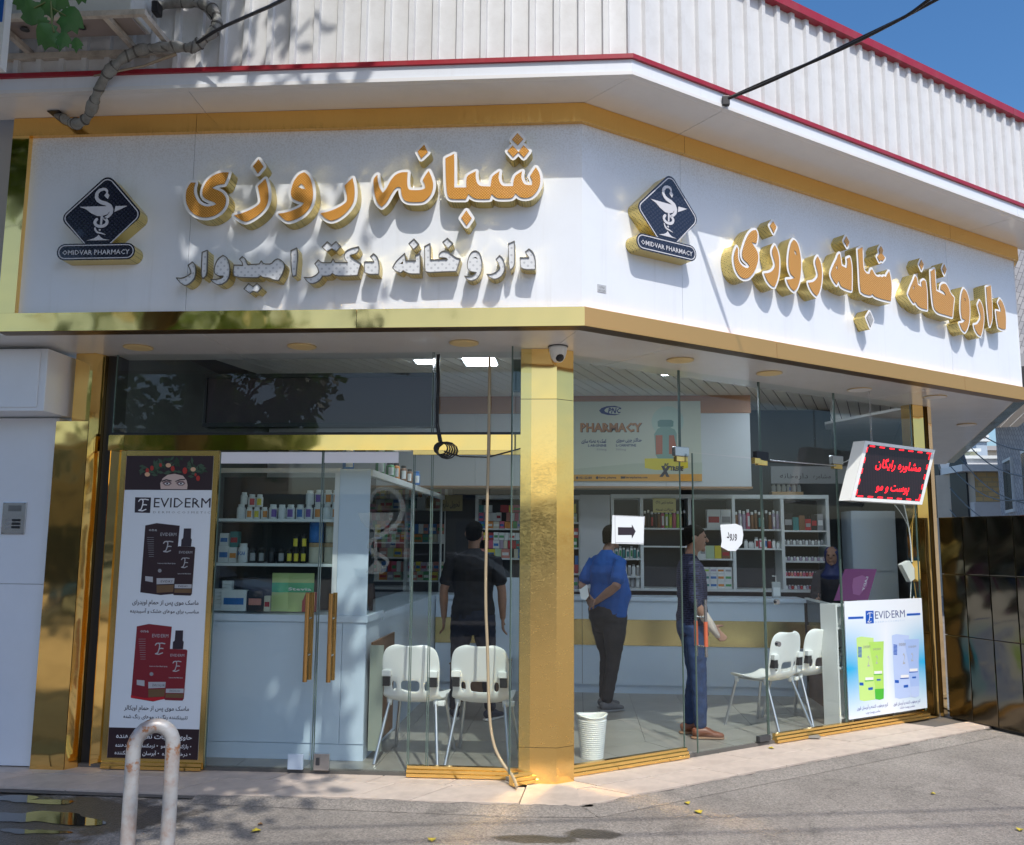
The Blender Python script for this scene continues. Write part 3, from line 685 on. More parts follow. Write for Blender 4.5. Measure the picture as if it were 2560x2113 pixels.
# open leaf
d3 = thing('glass_door', 'glass door leaf standing ajar on the right facade with long steel handles', 'door', fB(2.47, -GY, 0), group='glass door leaves')
ang = .075
dirD = (TB*-math.cos(ang)+NB*math.sin(ang))
def fD(s, n, z): return fB(2.47, -GY, 0)+dirD*s+Vector((dirD.y, -dirD.x, 0))*-n+Vector((0, 0, z))
pane('door_glass', fD, .0, .86, .06, 2.375, 0, d3)
for dn in (.05, -.05):
    obj('handle', G(fD).tube([(.80, dn, .78), (.80, dn, 1.22)], .013, 10), steel, d3)
    obj('handle_grip', G(fD).tube([(.80, dn, .86), (.80, dn, 1.05)], .016, 10), mat('orange_tape', (.55, .13, .06), .5), d3)
for z in (.86, 1.08): obj('handle_standoff', G(fD).tube([(.80, -.05, z), (.80, .05, z)], .008, 8), steel, d3)
obj('floor_hinge', G(fD).bev((-.0, -.02, .055), (.14, .02, .10), .003), dark_grey, d3)
obj('top_hinge', G(fD).bev((-.02, -.02, 2.335), (.10, .02, 2.385), .003), gold_rail, d3)
for s, z in [(1.545, 2.38), (2.475, 2.40), (3.47, 2.42)]:
    g = G(fB).bev((s-.075, -GY-.02, z-.03), (s+.075, -GY+.022, z+.045), .004, 0).bev((s-.06, -GY-.018, z-.075), (s+.06, -GY+.02, z-.032), .004, 1)
    obj('patch_fitting', g, [mat('black_metal', (.03, .03, .035), .35, .6) if s == 2.475 else steel, gold_rail], bld)
obj('tie_rod', G(fB).tube([(2.55, -GY+.03, 2.37), (3.42, -GY+.03, 2.37)], .007, 8), steel, bld)
for s, z in [(2.62, 1.05), (2.62, .70)]: obj('glass_bolt', G(fB).lathe((0, 0, 0), [(.001, 0), (.001, .001)], 3), steel, bld) if False else obj('glass_bolt', G(fB).tube([(s, -GY-.02, z+.12), (s, -GY+.012, z+.12)], .022, 12), steel, bld)
# right end: gold column of two faces with a dark slot
obj('gold_column', G(fB).box((4.665, -.90, .02), (4.84, -.772, zB)), gold, bld)
obj('shutter_guide', G(fB).box((4.843, -.90, .02), (4.895, -.80, zB)), black, bld)
obj('gold_column', G(fB).prism([(4.898, -.76), (5.02, -.80), (5.05, -1.02), (4.90, -1.02)], .02, zB), gold, bld)
# added dark reflective screen, stands in for the crowded street beyond the corner
mirror = mat('stand_in_metal', (.115, .10, .075), .16, 1); nt, b_, L_ = nodes(mirror)
tc = nt.nodes.new('ShaderNodeTexCoord'); n1 = nt.nodes.new('ShaderNodeTexNoise'); n1.inputs['Scale'].default_value = 1.5; n1.inputs['Detail'].default_value = 1.5; n1.inputs['Distortion'].default_value = .4; L_(tc.outputs['Object'], n1.inputs['Vector'])
bp = nt.nodes.new('ShaderNodeBump'); bp.inputs['Strength'].default_value = .35; bp.inputs['Distance'].default_value = .25; L_(n1.outputs[0], bp.inputs['Height']); L_(bp.outputs[0], b_.inputs['Normal'])
q0 = onZ(2374, 1800); q1 = onZ(2640, 1862)
dq = (q1-q0).normalized(); nq = Vector((dq.y, -dq.x, 0)); Lq = (q1-q0).length
def fQ(s, n, z): return q0+dq*s+nq*n+Vector((0, 0, z))
scr_t = thing('street_stand_in', 'added wavy metal screen standing in for the crowded street right of the shopfront', 'screen', q0)
nx = 4
for i in range(nx):
    for za, zb in [(.03, .80), (.804, 1.38), (1.384, 1.93)]:
        obj('metal_panel', G(fQ).bev((i*Lq/nx+.002, -.03, za), ((i+1)*Lq/nx-.002, 0, zb), .006), mirror, scr_t)
obj('frame', G(fQ).box((0, -.09, 0), (Lq, -.035, 1.93)), black, scr_t)
# ------------------------------------------------------------------ INTERIOR
ZC = 3.30; ZF = .05
obj('floor', G().prism([(-3.7, .80), (-.3, .80), (-.03, .92), pb(5.0, -.80), pc(6.5, -1), (-3.7, 9.5)], -.02, ZF-.006), grout, kind='structure').name
flo = bpy.data.objects['floor']
for i in range(-7, 13):
    for j in range(0, 14):
        x0, y0 = i*.5, .83+j*.5; cx, cy = x0+.25, y0+.25
        if cx < -3.6 or cx > 4.6 or cy > 7.2: continue
        # stay inside the glass line
        if cx > -.3 and Vector((cx, cy, 0)).dot(NB) > -1.02: 
            continue
        obj('floor_tile', G().box((x0+.002, y0+.002, ZF-.02), (x0+.498, y0+.498, ZF)), floor_tile, flo)
for i in range(9):   # cut tiles along the right facade
    s0 = .0+i*.52; c = [pb(s0+.002, -.80), pb(s0+.515, -.80), pb(s0+.515, -1.29), pb(s0+.002, -1.29)]
    obj('floor_tile', G().prism(c, ZF-.02, ZF+.0015), floor_tile, flo)
ceil_m = mat('ceiling_board', (.70, .68, .62), .35, noise_s=2, noise_a=.05)
cl = obj('ceiling', G().prism([(-3.7, .5), (cA(-.55), .55), pb(5.2, -.5), pc(6.5, -1), (-3.7, 10)], ZC+.02, ZC+.05), mat('ceiling_gap', (.05, .05, .05), .8), kind='structure')
bd = Vector((math.sin(TH/2), math.cos(TH/2))); bn = Vector((math.cos(TH/2), -math.sin(TH/2)))
me_b = None
wb = .118
for i in range(-40, 34):
    o0 = i*wb; c0 = bn*o0; c1 = bn*(o0+wb-.012)
    # clip start to the glass line
    def start(o):
        t = -2.0
        while t < 9:
            p = bn*o+bd*t
            if p.y > .80 and (p.x < -.3 or Vector((p.x, p.y, 0)).dot(NB) < -.80): break
            t += .02
        return t
    t0 = max(start(o0), start(o0+wb)); t1 = 8.6
    if t0 > 6.5: continue
    q = [bn*o0+bd*t0, bn*(o0+wb-.012)+bd*t0, bn*(o0+wb-.012)+bd*t1, bn*o0+bd*t1]
    def cl3(p): return (max(-3.65, p.x), p.y)
    if q[0].x < -3.65 and q[3].x < -3.65: continue
    obj('ceiling_board', G().prism([cl3(p) for p in q], ZC, ZC+.012), ceil_m, cl)
lampm = mat('lamp_panel', (.80, .88, 1.0), .5, emit=38)
for i, (u, v, sx, sy, lab) in enumerate([(1200, 905, .14, .17, 'square lit ceiling panel seen over the left door'), (1692, 931, .13, .14, 'square lit ceiling panel seen through the right facade glass'), (1988, 968, .12, .14, 'lit ceiling panel cut by the canopy edge on the right'),
        (2016, 1033, .12, .12, 'nearest of the three lit ceiling strips deep in the shop'), (2022, 1057, .12, .12, 'middle of the three lit ceiling strips deep in the shop'), (2029, 1089, .12, .12, 'farthest of the three lit ceiling strips deep in the shop'), (1062, 905, .08, .08, 'small lit ceiling panel behind the dark matrix display')]):
    p = onZ(u, v, ZC-.01)
    t = thing('ceiling_light', lab, 'ceiling light', (p.x, p.y, ZC-.01), 0, 'lit ceiling panels')
    obj('frame', G().box((p.x-sx-.02, p.y-sy-.02, ZC-.008), (p.x+sx+.02, p.y+sy+.02, ZC-.001)), white_alu, t)
    obj('diffuser', G().box((p.x-sx, p.y-sy, ZC-.014), (p.x+sx, p.y+sy, ZC-.0085)), lampm, t)
# interior walls
wi = mat('inner_wall', (.5, .5, .48), .6, noise_s=2, noise_a=.06)
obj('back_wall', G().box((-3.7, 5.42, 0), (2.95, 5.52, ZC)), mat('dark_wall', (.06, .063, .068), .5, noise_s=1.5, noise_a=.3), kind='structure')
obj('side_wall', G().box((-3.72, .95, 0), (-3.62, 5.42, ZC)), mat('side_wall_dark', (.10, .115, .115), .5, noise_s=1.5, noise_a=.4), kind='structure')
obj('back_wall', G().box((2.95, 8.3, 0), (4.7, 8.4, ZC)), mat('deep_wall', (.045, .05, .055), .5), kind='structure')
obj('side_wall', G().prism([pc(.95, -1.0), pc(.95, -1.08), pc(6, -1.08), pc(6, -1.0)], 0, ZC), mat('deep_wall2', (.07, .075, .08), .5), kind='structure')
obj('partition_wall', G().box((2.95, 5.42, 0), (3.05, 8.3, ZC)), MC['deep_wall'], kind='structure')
# ================================================================== SIGN LETTERING
amber = mat('amber_face', (.60, .24, .03), .28, .3, coat=.35); nt, b_, L_ = nodes(amber)
def dots(m, c0, c1, pitch, rad, bumpy=.3, flat=True):
    """perforation: small round dots in a staggered grid"""
    nt, b, L = nodes(m); tc = nt.nodes.new('ShaderNodeTexCoord'); v = nt.nodes.new('ShaderNodeTexVoronoi'); v.inputs['Scale'].default_value = 1; v.inputs['Randomness'].default_value = .12
    mp = nt.nodes.new('ShaderNodeMapping'); mp.inputs['Scale'].default_value = (1/pitch, 0, 1/pitch) if flat else (1/pitch,)*3; mp.inputs['Rotation'].default_value = (0, R(45), 0)
    L(tc.outputs['Object'], mp.inputs[0]); L(mp.outputs[0], v.inputs['Vector'])
    r = nt.nodes.new('ShaderNodeMapRange'); r.inputs[1].default_value = rad; r.inputs[2].default_value = rad*1.3; L(v.outputs['Distance'], r.inputs[0])
    mx = nt.nodes.new('ShaderNodeMix'); mx.data_type = 'RGBA'; mx.inputs[6].default_value = (*c1, 1); mx.inputs[7].default_value = (*c0, 1); L(r.outputs[0], mx.inputs[0]); L(mx.outputs[2], b.inputs['Base Color'])
    bp = nt.nodes.new('ShaderNodeBump'); bp.inputs['Strength'].default_value = bumpy; bp.inputs['Distance'].default_value = .004; L(r.outputs[0], bp.inputs['Height']); L(bp.outputs[0], b.inputs['Normal'])
dots(amber, (.58, .235, .03), (.85, .48, .12), .013, .28, .5)
side_gold = mat('perforated_gold', (.62, .50, .17), .3, .75); dots(side_gold, (.66, .53, .2), (.10, .08, .02), .013, .24, .6, False)
rimw = mat('letter_rim', (.80, .80, .80), .3)
facew = mat('letter_face_white', (.70, .72, .74), .4); dots(facew, (.70, .72, .74), (.50, .52, .55), .034, .2, .1)
edge_d = mat('letter_edge', (.22, .20, .17), .35, .8)
LD = .11
def PX(pts, ox, oy, k): return [(ox+x/k, oy+y/k) for x, y in pts]
def to2(pts, on, n): return [on(u, v, n) for u, v in pts]
LET = []
def letter(lab, ox, oy, k, core, holes=(), side='A', rim=True, group=None, cat='sign letter'):
    on, f = (onA, fA) if side == 'A' else (onB, fB)
    n1 = LD-REC
    cores = core if isinstance(core[0][0], (tuple, list)) else [core]
    C_ = [chaikin(to2(PX(c, ox, oy, k), on, n1)) for c in cores]
    H_ = [to2(PX(h, ox, oy, k), on, n1) for h in holes]
    c = C_[0]; cx = sum(p[0] for p in c)/len(c); cz = sum(p[1] for p in c)/len(c)
    t = thing('sign_letter', lab, cat, f(cx, -REC, cz), 0, group)
    if rim:
        W = .0195
        C_ = [chaikin(c, 40) for c in C_]
        g = G(f); plate(g, grow(C_, W), -REC+.001, n1, m=0, ms=1); obj('letter_body', g, [rimw, side_gold], t)
        g = G(f); plate(g, C_, n1-.001, n1+.006, H_, m=0, ms=1); obj('amber_face', g, [amber, edge_d], t)
    else:
        g = G(f); plate(g, C_, -REC+.001, n1-.006, H_, m=1, ms=0); obj('letter_body', g, [side_gold, facew], t)
        out = []
        for c_ in C_:
            n = len(c_)
            for i in range(n): out += stroke([c_[i], c_[(i+1) % n]], .005, 4)[:2]
        g = G(f); plate(g, out, n1-.012, n1+.001, m=0); obj('letter_edge', g, edge_d, t)
    return t
gA1 = 'large amber letters of the upper line on the left sign'; gA2 = 'white letters of the lower line on the left sign'; gB1 = 'amber letters on the right sign'
a = (450, 370, 6.0086)
letter('amber letter yeh with a curled bowl, leftmost of the upper line on the left sign', *a, [(170,525),(235,525),(213,600),(212,680),(235,750),(275,820),(340,870),(420,887),(500,872),(552,850),(520,820),(450,795),(385,770),(345,725),(338,670),(355,600),(400,510),(470,440),(550,395),(640,372),(735,372),(715,450),(672,545),(560,560),(485,605),(560,635),(640,670),(690,740),(697,800),(680,880),(620,960),(530,1020),(430,1048),(330,1048),(230,1010),(150,940),(105,850),(90,750),(100,640),(135,570)], group=gA1)
letter('amber letter zain body hooked under its dot, second from left on the left sign', *a, [(1285,468),(1315,550),(1335,680),(1330,800),(1290,900),(1210,990),(1100,1070),(1000,1115),(940,1100),(860,1050),(815,1015),(920,990),(1040,945),(1150,885),(1215,825),(1205,720),(1172,580)], group=gA1)
letter('single amber diamond dot above the zain on the left sign', *a, [(1185,175),(1258,285),(1172,390),(1100,280)], group=gA1)
letter('amber letter waw with a small white eye on the left sign', *a, [(1870,370),(1940,420),(1985,530),(2005,680),(1995,800),(1950,910),(1860,1010),(1740,1080),(1630,1110),(1560,1075),(1475,992),(1600,975),(1730,930),(1830,880),(1865,830),(1760,800),(1690,760),(1665,690),(1680,600),(1720,490),(1790,400)], [[(1825,540),(1860,570),(1890,625),(1830,615),(1775,590)]], group=gA1)
a = (770, 370, 6.0086)
letter('plain amber letter reh right of the waw on the left sign', *a, [(672,455),(700,580),(705,700),(690,810),(640,900),(550,1000),(450,1070),(360,1100),(300,1085),(240,1040),(190,985),(300,965),(420,920),(530,860),(590,810),(590,720),(565,620),(552,570)], group=gA1)
letter('amber joined letters noon and heh in the middle of the left sign', *a, [(1045,405),(1050,500),(1075,600),(1125,680),(1180,620),(1240,500),(1310,410),(1400,370),(1500,370),(1490,480),(1498,600),(1530,640),(1700,640),(1765,610),(1755,540),(1725,490),(1770,410),(1815,350),(1850,420),(1882,520),(1880,620),(1840,720),(1760,800),(1700,820),(1520,820),(1450,790),(1410,720),(1395,600),(1350,588),(1300,620),(1240,720),(1180,830),(1110,890),(1050,840),(1010,730),(990,600),(985,470)], group=gA1)
a = (1040, 310, 6.0086)
letter('amber diamond dot over the noon, half in shade on the left sign', *a, [(125,315),(180,430),(80,525),(25,420)], group=gA1)
letter('wide amber word part sheen, beh and alef with a tall stem on the left sign', *a, [(575,455),(577,600),(577,960),(760,960),(755,860),(770,780),(900,715),(895,800),(915,890),(960,940),(1120,945),(1130,870),(1145,790),(1255,715),(1240,800),(1255,880),(1300,940),(1460,940),(1465,860),(1490,780),(1595,715),(1580,790),(1600,870),(1640,920),(1740,925),(1750,860),(1715,785),(1800,655),(1850,730),(1870,820),(1865,920),(1810,1030),(1730,1105),(1640,1120),(1560,1105),(1495,1045),(1455,1115),(1380,1125),(1240,1125),(1190,1105),(1140,1055),(1110,1130),(1000,1135),(890,1130),(830,1095),(790,1055),(750,1135),(520,1135),(480,1090),(460,1000),(450,800),(445,520)], group=gA1)
letter('amber diamond dot hanging below the tall stem of the left sign', *a, [(758,1305),(838,1420),(762,1532),(680,1415)], group=gA1)
letter('cluster of three amber diamond dots at the top right of the left sign', *a, [[(1525,140),(1612,235),(1530,325),(1440,240)], [(1455,330),(1540,425),(1460,505),(1375,410)], [(1615,325),(1700,410),(1620,510),(1540,425)]], group=gA1)
W_ = dict(rim=False, group=gA2)
a = (430, 590, 6.0086)
letter('white letter reh, leftmost of the lower line', *a, [(305,388),(350,440),(355,560),(330,650),(260,720),(190,745),(130,710),(85,660),(62,628),(150,635),(230,600),(285,560),(270,500),(240,440)], **W_)
letter('white upright letter alef near the left end of the lower line, between reh and waw', *a, [(450,245),(530,212),(530,330),(520,590),(460,640),(438,600),(442,400)], **W_)
letter('white letter waw near the left end of the lower line', *a, [(765,290),(820,320),(855,400),(868,500),(860,600),(820,680),(740,730),(680,730),(620,700),(580,655),(680,650),(750,630),(768,600),(700,600),(640,570),(630,500),(650,420),(690,340)], **W_)
letter('white joined letters meem, yeh and dal, the wide piece in the left lower line', *a, [(1055,308),(1100,340),(1130,430),(1310,420),(1340,372),(1375,420),(1490,420),(1540,360),(1600,340),(1660,380),(1695,430),(1670,540),(1600,665),(1530,660),(1450,625),(1360,620),(1330,595),(1290,625),(1200,625),(1000,620),(930,600),(915,540),(930,435),(1060,440),(1050,390),(1010,350)], **W_)
letter('pair of white diamond dots below the lower line', *a, [(1150,712),(1215,760),(1275,708),(1345,775),(1280,845),(1215,825),(1165,862),(1078,795)], **W_)
letter('white upright letter alef in the middle of the lower line, beside the wide meem piece', *a, [(1785,220),(1875,178),(1890,300),(1860,590),(1810,610),(1790,500)], **W_)
a = (750, 590, 6.0086)
letter('white joined letters kaf, teh and reh in the middle of the lower line', *a, [(60,622),(160,625),(240,590),(280,545),(265,480),(220,420),(275,358),(320,400),(465,400),(495,340),(525,395),(710,395),(670,340),(660,290),(690,225),(770,185),(880,160),(885,210),(840,265),(750,290),(780,330),(915,410),(885,500),(865,590),(700,598),(540,598),(485,560),(440,600),(340,600),(290,670),(210,715),(140,710),(95,670)], **W_)
letter('pair of white diamond dots above the lower line', *a, [(410,85),(475,140),(540,82),(612,160),(545,232),(475,190),(405,235),(330,165)], **W_)
letter('white letter dal in the middle of the lower line, right of the kaf', *a, [(965,385),(1110,385),(1080,340),(1055,310),(1105,262),(1160,310),(1185,400),(1190,480),(1180,575),(1040,575),(965,545)], **W_)
a = (970, 590, 5.392)
letter('white joined letters noon and heh in the right half of the lower line', *a, [(225,232),(240,332),(372,332),(368,265),(430,235),(435,350),(430,508),(290,510),(245,490),(205,465),(170,495),(100,470),(60,430),(100,350),(160,290)], [[(200,335),(200,378),(160,370)]], **W_)
letter('left one of the two single white dots above the right half of the lower line', *a, [(350,38),(415,110),(345,180),(278,105)], **W_)
letter('white joined letters khah and alef in the right half of the lower line', *a, [(490,140),(565,100),(570,200),(570,320),(800,314),(780,292),(685,292),(690,235),(740,200),(800,205),(860,250),(920,295),(975,305),(950,380),(920,475),(700,482),(530,492),(495,460),(495,300)], **W_)
letter('right one of the two single white dots above the right half of the lower line', *a, [(800,28),(875,100),(810,165),(735,85)], **W_)
letter('white letter waw with a slit eye in the right half of the lower line', *a, [(1175,195),(1230,220),(1262,300),(1270,400),(1250,500),(1200,575),(1130,605),(1070,590),(1030,540),(1110,548),(1165,520),(1190,490),(1120,480),(1075,450),(1065,380),(1085,290),(1120,220)], [[(1150,285),(1185,278),(1212,310),(1180,298)]], **W_)
letter('white letter reh near the right end of the lower line', *a, [(1505,260),(1555,310),(1575,400),(1565,480),(1520,550),(1440,585),(1370,560),(1330,515),(1400,515),(1470,480),(1510,430),(1490,370),(1455,315)], **W_)
letter('white upright letter alef near the right end of the lower line', *a, [(1620,105),(1705,68),(1710,200),(1705,400),(1650,460),(1630,400),(1625,250)], **W_)
letter('white letter dal, rightmost of the lower line', *a, [(1780,290),(1900,290),(1870,250),(1850,215),(1900,172),(1950,210),(1985,290),(1990,400),(1985,450),(1840,450),(1785,420)], **W_)
W_ = dict(side='B', group=gB1)
a = (1790, 520, 6.945)
letter('amber letter yeh, leftmost on the right sign', *a, [(355,680),(375,720),(370,820),(380,900),(410,970),(460,1020),(520,1050),(560,1040),(575,1010),(540,960),(480,910),(450,860),(445,780),(470,680),(510,560),(560,460),(620,395),(680,385),(715,440),(710,540),(692,620),(610,600),(640,650),(700,740),(725,830),(720,930),(690,1040),(630,1150),(560,1220),(480,1235),(400,1190),(340,1090),(310,980),(300,870),(320,760)], **W_)
letter('amber letter zain body, second from left on the right sign', *a, [(1015,650),(1060,740),(1085,860),(1090,1000),(1080,1150),(1050,1280),(1010,1370),(960,1360),(890,1280),(850,1200),(830,1140),(920,1130),(990,1080),(1025,1000),(1000,900),(965,790),(975,710)], **W_)
letter('amber dot above the zain on the right sign', *a, [(985,235),(1040,335),(995,440),(930,310)], **W_)
letter('amber letter waw in the left half of the right sign', *a, [(1345,555),(1400,600),(1440,720),(1465,880),(1470,1050),(1450,1250),(1400,1400),(1350,1445),(1290,1400),(1240,1310),(1220,1245),(1300,1240),(1360,1215),(1290,1160),(1255,1050),(1250,900),(1265,750),(1300,600)], [[(1345,735),(1375,760),(1395,825),(1360,805)]], **W_)
letter('plain amber letter reh right of the waw in the left half of the right sign', *a, [(1760,845),(1810,950),(1830,1080),(1830,1220),(1810,1380),(1780,1480),(1740,1530),(1680,1480),(1620,1380),(1595,1300),(1680,1290),(1740,1240),(1770,1170),(1745,1070),(1715,960),(1725,890)], **W_)
a = (2030, 560, 6.2)
letter('amber joined letters noon and heh in the middle of the right sign', *a, [(425,460),(440,560),(450,650),(530,690),(545,600),(535,540),(580,520),(605,620),(610,850),(605,1035),(520,1010),(440,970),(415,900),(405,880),(375,945),(330,890),(285,800),(290,740),(330,640),(380,540),(400,480)], [[(385,640),(390,720),(362,680)]], **W_)
letter('amber dot over the noon left of the middle of the right sign', *a, [(525,195),(572,285),(540,360),(490,270)], **W_)
letter('wide amber word part sheen, beh and alef in the middle of the right sign', *a, [(775,360),(780,560),(790,700),(830,770),(890,780),(900,720),(925,705),(950,760),(980,810),(1030,830),(1050,812),(1080,832),(1110,808),(1140,830),(1160,780),(1190,735),(1215,850),(1228,1000),(1215,1200),(1130,1180),(1050,1160),(960,1125),(930,1085),(905,1115),(800,1090),(750,1050),(735,950),(725,700),(705,400)], **W_)
letter('amber cluster of three dots above the right sign word part', *a, [(1062,345),(1095,410),(1082,465),(1125,530),(1085,580),(1068,560),(1040,585),(1005,510),(1045,460),(1030,400)], **W_)
t_ = letter('worn pale dot hanging below the middle of the right sign', *a, [(890,1365),(945,1490),(900,1600),(840,1450)], **W_)
for c in t_.children:
    if c.name.startswith('amber_face'): c.data.materials[0] = mat('worn_face', (.5, .5, .5), .4, noise_s=60, noise_a=.6); c.name = 'worn_face'
a = (2230, 630, 6.784)
letter('amber joined letters noon and heh in the right half of the right sign', *a, [(385,410),(415,450),(430,560),(500,600),(490,510),(530,475),(560,500),(585,650),(590,980),(500,960),(430,920),(390,850),(360,870),(310,800),(270,720),(290,640),(340,530)], [[(370,570),(365,650),(345,610)]], **W_)
letter('amber dot over the noon in the right half of the right sign', *a, [(490,135),(530,215),(495,310),(455,215)], **W_)
letter('amber joined letters khah and alef in the right half of the right sign', *a, [(650,330),(715,290),(725,450),(740,660),(905,745),(880,680),(815,640),(820,565),(865,535),(910,550),(950,620),(990,720),(1045,780),(1030,930),(1015,1105),(900,1070),(760,1030),(700,950),(680,800),(660,560)], **W_)
letter('amber dot over the khah at the right of the right sign', *a, [(880,215),(918,300),(885,385),(848,290)], **W_)
letter('amber letter waw near the right end of the right sign', *a, [(1210,625),(1260,680),(1300,820),(1312,1000),(1300,1180),(1270,1300),(1230,1360),(1180,1320),(1140,1210),(1200,1200),(1235,1160),(1180,1130),(1160,1020),(1160,850),(1175,700)], [[(1205,775),(1235,800),(1240,850)]], **W_)
letter('amber letter reh near the right end of the right sign', *a, [(1480,830),(1520,900),(1545,1020),(1550,1150),(1530,1320),(1500,1425),(1450,1400),(1400,1310),(1385,1240),(1440,1230),(1490,1160),(1500,1080),(1470,980),(1450,900)], **W_)
letter('amber upright alef near the right end of the right sign', *a, [(1590,600),(1665,570),(1675,700),(1690,950),(1690,1150),(1655,1260),(1635,1150),(1610,900)], **W_)
letter('amber letter dal, rightmost on the right sign', *a, [(1825,800),(1870,860),(1910,980),(1925,1130),(1920,1310),(1870,1320),(1800,1280),(1775,1150),(1760,1000),(1840,1020),(1835,960),(1795,860)], **W_)
# logo plaques
navy = mat('navy_face', (.010, .012, .030), .25, coat=.4); dots(navy, (.012, .014, .032), (.03, .032, .05), .022, .3, .1)
emb = mat('emblem_white', (.62, .62, .66), .35)
def rnd(pts, r, k=6):
    out = []; n = len(pts)
    for i in range(n):
        a, b, c = Vector(pts[i-1]), Vector(pts[i]), Vector(pts[(i+1) % n]); d1, d2 = (a-b).normalized(), (c-b).normalized(); an = d1.angle(d2)
        rr = r[i] if isinstance(r, (list, tuple)) else r
        if rr <= 0: out.append(tuple(b)); continue
        t = rr/math.tan(an/2); o = b+(d1+d2).normalized()*(rr/math.sin(an/2)); p0 = b+d1*t; p1 = b+d2*t
        a0 = math.atan2(*(p0-o).yx); a1 = math.atan2(*(p1-o).yx); da = (a1-a0+math.pi) % (2*math.pi)-math.pi
        out += [(o.x+rr*math.cos(a0+da*j/k), o.y+rr*math.sin(a0+da*j/k)) for j in range(k+1)]
    return out
def logo(f, cs, cz, sc, lab, kx=1.0):
    n1 = LD-REC
    q = lambda x, y: (cs+(x-745)*sc*kx, cz-(y-1425)*sc)
    Q = lambda pts: [q(*p) for p in pts]
    t = thing('pharmacy_emblem', lab, 'sign emblem', f(cs, -REC, cz), 0, 'pharmacy emblems')
    dia = rnd([(850, 190), (1470, 850), (1470, 870), (1000, 1300), (520, 1300), (120, 880)], [140, 1, 150, 0, 0, 110]); dia = rnd([(850, 205), (1440, 862), (955, 1300), (545, 1300), (140, 890)], [130, 130, 0, 0, 120])
    g = G(f); plate(g, [Q(dia)], -REC+.001, n1, m=0, ms=1); obj('diamond_plate', g, [navy, side_gold], t)
    pillp = [(x, y) for x, y in rnd([(140, 1297), (1350, 1297), (1350, 1553), (140, 1553)], 127, 8)]
    g = G(f); plate(g, [Q(pillp)], -REC+.0015, n1+.004, m=0, ms=1); obj('name_plate', g, [navy, side_gold], t)
    def line(pts, w, closed=False): 
        pts = pts+[pts[0]] if closed else pts
        return [Q(s) for s in stroke(pts, w, 6)]
    g = G(f)
    ind = rnd([(850, 255), (1395, 862), (945, 1310), (575, 1310), (185, 888)], [105, 105, 0, 0, 95]); 
    i1 = ind.index((945, 1310)) if (945, 1310) in ind else None
    k0 = [i for i, p in enumerate(ind) if p[1] >= 1309]
    o = ind[k0[-1]:]+ind[:k0[0]+1]
    plate(g, line(o, 15), n1, n1+.002); 
    plate(g, line(rnd([(172, 1325), (1322, 1325), (1322, 1525), (172, 1525)], 99, 8), 14, True), n1+.004, n1+.006); obj('outline', g, emb, t)
    g = G(f)
    sn = [(852,500),(845,470),(820,452),(785,450),(735,465),(695,510),(690,575),(720,625),(770,655),(850,680),(910,715),(940,770),(935,830),(900,875),(850,905)]
    plate(g, line(sn, [30, 36, 40, 42, 44, 48, 50, 54, 58, 60, 60, 56, 50, 44, 38])+[Q([(850,500),(892,548),(868,608),(812,552)])], n1, n1+.003); obj('snake', g, emb, t)
    g = G(f); plate(g, [Q([(437,720),(905,720),(915,790),(880,845),(800,872),(720,868),(620,820),(540,760)])], n1, n1+.0026); plate(g, [Q([(1000,720),(1180,720),(1090,765),(985,812)])], n1, n1+.0026)
    plate(g, [Q([(780,874),(812,874),(805,1005),(780,1005)])], n1, n1+.0034)
    arc = [(790+95*math.cos(a_), 968+66*math.sin(a_)) for a_ in [R(-60+i*15) for i in range(21)]]
    plate(g, line(arc[:-1], 44), n1, n1+.003); plate(g, line([(702,1055),(712,1090),(745,1125),(800,1138),(870,1160)], [20, 26, 26, 22, 8]), n1, n1+.003); plate(g, [Q(circ((778,1088), 16, 8))], n1, n1+.003)
    plate(g, [Q([(770,1162),(800,1200),(850,1230),(950,1248),(590,1248),(690,1222),(740,1195)])], n1, n1+.003); obj('cup', g, emb, t)
    g = G(f); (xa, za), (xb, zb) = q(230, 1470), q(1268, 1470); text(g, 'OMIDVAR PHARMACY', xa, xb, za, (75*sc)/.73, n1+.0062, bold=.012); obj('lettering', g, emb, t)
    return t
s1, z1 = onA(240.2, 629.8, LD-REC); sa, _ = onA(120+140/6.2, 629, LD-REC); sb_, _ = onA(120+1350/6.2, 629, LD-REC); sc1 = (sb_-sa)/1210
zt_ = onA(256, 445.5, LD-REC)[1]; 
logo(fA, s1, z1, sc1, 'navy diamond emblem with snake and cup on the left sign')
s2_, z2_ = onB(1664.6, 618.7, LD-REC); sa, _ = onB(1560+215/7.235, 600, LD-REC); sb_, _ = onB(1560+1300/7.235, 636, LD-REC)
print('LOGO', sc1, (sb_-sa)/1210, z1, z2_)
logo(fB, (sa+sb_)/2, z2_, sc1, 'navy diamond emblem with snake and cup on the right sign', (sb_-sa)/1210/sc1)
# small maker's plate
s_, z_ = onB(1504, 722, -REC); t = thing('maker_plate', 'small grey maker plate at the lower left of the right sign', 'plate', fB(s_, -REC, z_))
obj('plate_body', G(fB).box((s_-.036, -REC, z_-.026), (s_+.036, -REC+.004, z_+.026)), mat('plate_grey', (.45, .47, .5), .4), t)
g = G(fB); text(g, 'صادقیه', s_-.02, s_+.02, z_+.003, .022, -REC+.0046); text(g, '09111270', s_-.028, s_+.028, z_-.02, .015, -REC+.0046); obj('lettering', g, black, t)
